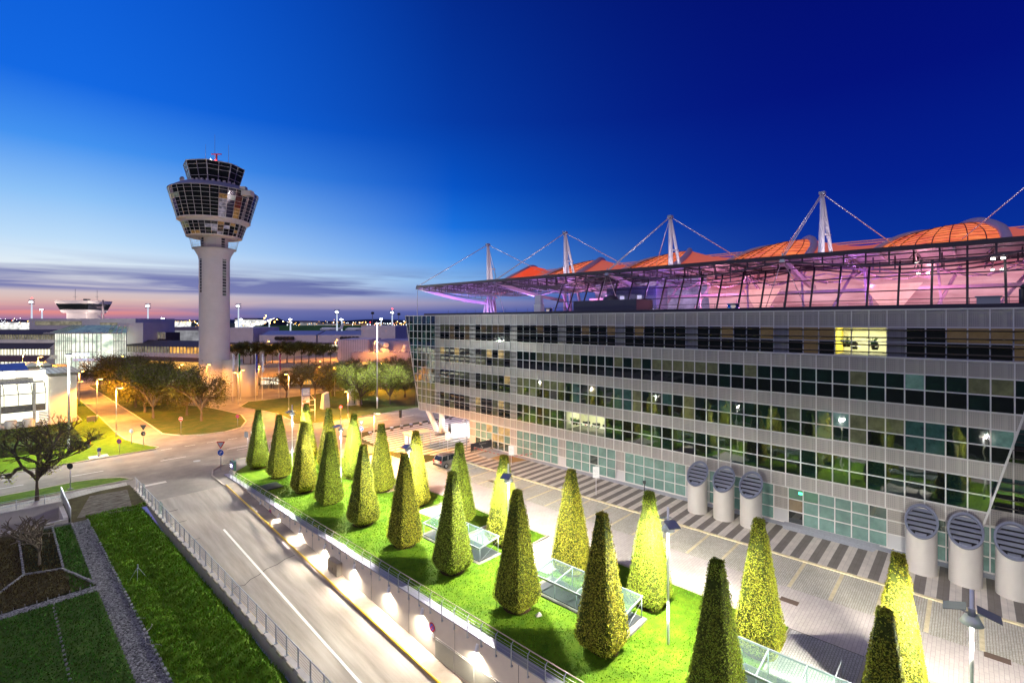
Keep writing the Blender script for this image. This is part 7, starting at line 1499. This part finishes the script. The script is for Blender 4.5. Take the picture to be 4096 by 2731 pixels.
# ------------------------------------------------------------------ airfield: light masts, far buildings, hill, hills, light strings
mast_lens = lit('apron_light', (.9, .95, 1), 45, var=.05)
for i, (px_, yt, yb, f_, red) in enumerate(((127, 1196, 1275, 520, 1), (168, 1236, 1276, 700, 0), (592, 1212, 1290, 520, 0), (653, 1272, 1310, 700, 0), (954, 1212, 1306, 520, 0), (965, 1275, 1306, 700, 0), (1077, 1280, 1320, 620, 0), (1162, 1275, 1325, 620, 0), (1348, 1236, 1320, 520, 0), (1367, 1275, 1320, 640, 0), (1525, 1274, 1300, 640, 0), (1569, 1238, 1298, 520, 1))):
    x, y = RF(PX(px_, f_), f_); zt = PZ(yt, f_); lb = 'white floodlight mast on the airfield, %s from the left' % ORD[i]
    t = thing('floodlight_mast', lb, 'floodlight mast', (x, y, 0), VIEW_ROT, 'airfield floodlight masts'); m = MB(); k = f_ / 520
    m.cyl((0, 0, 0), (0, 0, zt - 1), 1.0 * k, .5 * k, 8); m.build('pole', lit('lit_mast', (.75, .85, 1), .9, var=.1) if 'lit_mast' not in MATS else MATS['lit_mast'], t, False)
    m = MB()
    for q in range(3 if yb - yt > 55 else 1): m.box(-2.6 * k, 2.6 * k, -.8, .8, zt - 1.2 - 2.2 * q, zt - .5 - 2.2 * q)
    m.build('lamp_rack', galv, t, False); m = MB(); m.box(-1.3 * k, 1.3 * k, -1.3, -.85, zt - 3.6 * k if yb - yt > 55 else zt - 1.2, zt - 2.9 * k if yb - yt > 55 else zt - .2); m.build('lens', mast_lens, t, False)
    if red: m = MB(); m.lathe([(0, zt), (.9, zt + .8), (0, zt + 2)], (0, 0), 8); m.build('beacon', beac, t, False)
for px_, yt, f_, lb in ((1490, 1246, 560, 'unlit dark mast on the airfield left of the red topped one'), (1595, 1250, 560, 'unlit dark mast on the airfield beside the glazed corner')):
    x, y = RF(PX(px_, f_), f_); t = thing('floodlight_mast', lb, 'floodlight mast', (x, y, 0), VIEW_ROT, 'airfield floodlight masts'); m = MB(); m.cyl((0, 0, 0), (0, 0, PZ(yt, f_)), .5, .35, 8); m.build('pole', clad_d, t, False); m = MB(); m.box(-1.5, 1.8, -.5, .5, PZ(yt, f_) - 3, PZ(yt, f_) - .5); m.build('lamp_rack', dark_p, t, False)
hm = mat('far_hills', (.03, .045, .09), 1.0)
for nm, f_, base, seed in (('hills', 9000, 8, 2), ('hills', 6000, 2, 3)):
    m = MB(); q = random.Random(seed); n_ = 90; pts = []
    for i in range(n_ + 1):
        r_ = -9500 + 17000 * i / n_; pts.append((*RF(r_ * f_ / 9000, f_), base + 6 + f_ * .0035 * (.6 + .4 * math.sin(i * .31 + seed) + .25 * math.sin(i * .9)) * (1.2 if f_ > 7000 else .6)))
    for a, b_ in zip(pts, pts[1:]):
        m.face([(a[0], a[1], -10), (b_[0], b_[1], -10), b_, a]); e = Vector((FWD[0], FWD[1], 0)) * 800; m.face([a, b_, tuple(Vector((b_[0], b_[1], -10)) + e), tuple(Vector((a[0], a[1], -10)) + e)])
    struct(nm, m, hm)
apron = MB(); q = [RF(r_, f_) for r_, f_ in ((-900, 250), (260, 250), (700, 1100), (-1700, 1100))]; apron.face([(*p, -.02) for p in q]); struct('airfield_apron', apron, mat('apron_concrete', (.2, .2, .2), .8, var=.2, scale=.02))
bk = MB(); pts = [(PX(970, 640), 640, 0), (PX(1470, 640), 640, 0), (PX(1470, 680), 700, PZ(1300, 690)), (PX(990, 680), 700, PZ(1302, 690))]; bk.face([(*RF(a, b_), c_) for a, b_, c_ in pts]); bk.face([(*RF(PX(990, 680), 700), PZ(1302, 690)), (*RF(PX(1470, 680), 700), PZ(1300, 690)), (*RF(PX(1470, 680), 800), 0), (*RF(PX(990, 680), 800), 0)]); struct('grass_bank', bk, mat('bank_grass', (.05, .12, .03), .95, var=.3, scale=.05), 'stuff')
hv = vthing('lookout_hill', 'dark lookout hill dotted with amber lamps right of the tower', 'lookout hill', PX(1140, 900), 900); LH = bld(hv, PX(1140, 900), 900)
m = LH(); z0 = 0; rg_ = [(PX(1005, 900), 0), (PX(1060, 900), PZ(1287, 900)), (PX(1105, 900), PZ(1270, 900)), (PX(1145, 900), PZ(1272, 900)), (PX(1215, 900), 0)]; N_ = 8
lay = []
for s_ in range(5):
    k = s_ / 4; lay.append([(PX(1110, 900) + (a - PX(1110, 900)) * (1 - k) , 900 - 60 * (1 - k) * sgn, PZ(1270, 900) * (1 - (1 - k) ** 1.0)) for a, sgn in ((PX(1005, 900), 0), (PX(1060, 900), 1), (PX(1170, 900), 1), (PX(1215, 900), 0), (PX(1170, 900), -1), (PX(1060, 900), -1))])
for a, b_ in zip(lay, lay[1:]):
    for i in range(6): j = (i + 1) % 6; m.face([a[i], a[j], b_[j], b_[i]])
m.build('mound', mat('mound_dark', (.012, .014, .03), .95)); m = LH()
q = random.Random(9)
for px_, py_ in ((1111, 1263), (1105, 1272), (1128, 1279), (1107, 1291), (1126, 1291), (1143, 1288), (1152, 1278), (1176, 1285), (1063, 1296), (1084, 1295), (1074, 1291), (1045, 1300)): m.lathe([(0, -1.0), (1.1, 0), (0, 1.0)], (PX(px_, 880), 838), 6); n_ = len(m.v); m.v[-18:] = [(a, b_, c_ + PZ(py_, 838)) for a, b_, c_ in m.v[-18:]]
tag(m.build('path_lamp', sod_lens), kind='stuff'); m = LH()
for k in range(26): a = k / 25; m.obox((PX(1005 + 90 * a, 838), 838, PZ(1302 - 28 * a, 838)), (1.2, 0, .4), (0, .4, 0), (0, 0, .4))
tag(m.build('stair_light', lit('stair_light', (1, .85, .7), 3, var=.2)), kind='stuff')
FB = [(940, 1030, 1272, 1284, 1500, 3, 'far white lit hall left of the lookout hill'), (1200, 1245, 1284, 1294, 800, 2, 'far pale lit building right of the lookout hill'), (1268, 1318, 1291, 1301, 800, 2, 'far white lit shed on the airfield'), (1370, 1440, 1293, 1302, 800, 1, 'far amber lit shed on the airfield'), (664, 730, 1280, 1288, 1500, 3, 'far lit hall with violet front left of the tower'), (0, 30, 1280, 1296, 900, 3, 'far dazzling lit hangar at the left edge'), (38, 66, 1283, 1294, 900, 3, 'second far lit hangar near the left edge'), (660, 800, 1308, 1330, 420, 2, 'row of white zigzag roofed airfield sheds left of the tower')]
fl = [lit('far_light_%d' % i, c_, s_, var=.85, scale=.09) for i, (c_, s_) in enumerate((((1, .5, .15), .6), ((1, .6, .25), .9), ((.7, .7, .75), .55), ((.95, .95, .9), 1.5)))]
for a, b_, ya, yb, f_, k, lb in FB:
    t = vthing('far_building', lb, 'building', PX((a + b_) / 2, f_), f_); LL = bld(t, PX((a + b_) / 2, f_), f_); m = LL(); m.box(PX(a, f_), PX(b_, f_), f_, f_ + 40, 0, PZ(yb - (yb - ya) * .4, f_)); m.build('lit_front', fl[k]); m = LL(); m.box(PX(a, f_) - 1, PX(b_, f_) + 1, f_ - 1, f_ + 41, PZ(yb - (yb - ya) * .4, f_), PZ(ya, f_)); m.build('roof', clad_d)
# planes parked far out
for i, (a, y_, f_, lb) in enumerate(((1322, 1316, 560, 'white airliner parked far out before the grass bank, left one'), (1425, 1317, 540, 'white airliner with tail fin parked far out, right one'))):
    t = vthing('parked_airliner', lb, 'airliner', PX(a, f_), f_, 'parked airliners'); LL = bld(t, PX(a, f_), f_); c_ = PX(a, f_); z = PZ(y_, f_)
    m = LL(); m.cyl((c_ - 9, f_, z), (c_ + 8, f_, z), 1.9, n=12); m.cyl((c_ - 12, f_, z - .4), (c_ - 9, f_, z), .5, 1.9, 12); m.cyl((c_ + 8, f_, z), (c_ + 14, f_, z + .8), 1.9, .4, 12); m.build('fuselage', lit('plane_white', (.7, .75, .8), .8, var=.2), t) if 0 else m.build('fuselage', white_p)
    m = LL(); m.faces([(c_ + 10, f_ - .2, z + 1), (c_ + 14, f_ - .2, z + 1), (c_ + 15.5, f_ - .2, z + 7), (c_ + 13.5, f_ - .2, z + 7), (c_ + 10, f_ + .2, z + 1), (c_ + 14, f_ + .2, z + 1), (c_ + 15.5, f_ + .2, z + 7), (c_ + 13.5, f_ + .2, z + 7)], [(0, 1, 2, 3), (7, 6, 5, 4), (0, 3, 7, 4), (1, 5, 6, 2), (3, 2, 6, 7)]); m.build('tail_fin', white_p)
    m = LL(); m.faces([(c_ - 3, f_, z - 1), (c_ + 3, f_, z - 1), (c_ + 7, f_ - 16, z), (c_ + 5, f_ - 16, z), (c_ - 3, f_, z - .6), (c_ + 3, f_, z - .6), (c_ + 7, f_ - 16, z + .2), (c_ + 5, f_ - 16, z + .2)], [(0, 1, 2, 3), (7, 6, 5, 4), (0, 3, 7, 4), (1, 5, 6, 2)]); m.build('wing', white_p)
dots = MB(); q = random.Random(77); bands = [(620, 800, 1283, 1300, 60, 900, 0), (0, 120, 1275, 1310, 70, 800, 1), (1180, 1640, 1285, 1312, 150, 900, 0), (940, 1180, 1284, 1304, 60, 1000, 1), (1230, 1440, 1288, 1298, 45, 900, 0), (300, 330, 1288, 1300, 10, 700, 1), (1400, 1640, 1290, 1310, 60, 800, 1)]
for a, b_, ya, yb, n_, f_, w_ in bands:
    for _ in range(n_):
        f2 = f_ * q.uniform(.85, 1.3); px_ = q.uniform(a, b_); py_ = q.gauss((ya + yb) / 2, (yb - ya) / 4); s_ = f2 / F_PX * q.choice((.9, 1.0, 1.3, 1.9)); x, y = RF(PX(px_, f2), f2); z = max(1, PZ(py_, f2)); k = 0 if (q.random() < .72) == (w_ == 0) else 1
        if q.random() < .04: k = 2
        base = len(dots.v); dots.lathe([(0, z - s_), (s_, z), (0, z + s_)], (x, y), 5, k)
struct('distant_lamps', dots, [lit('dot_amber', (1, .5, .12), 7, var=.02), lit('dot_white', (.9, .95, 1), 7, var=.02), beac], 'stuff')
hz = MB(); hr = random.Random(4)
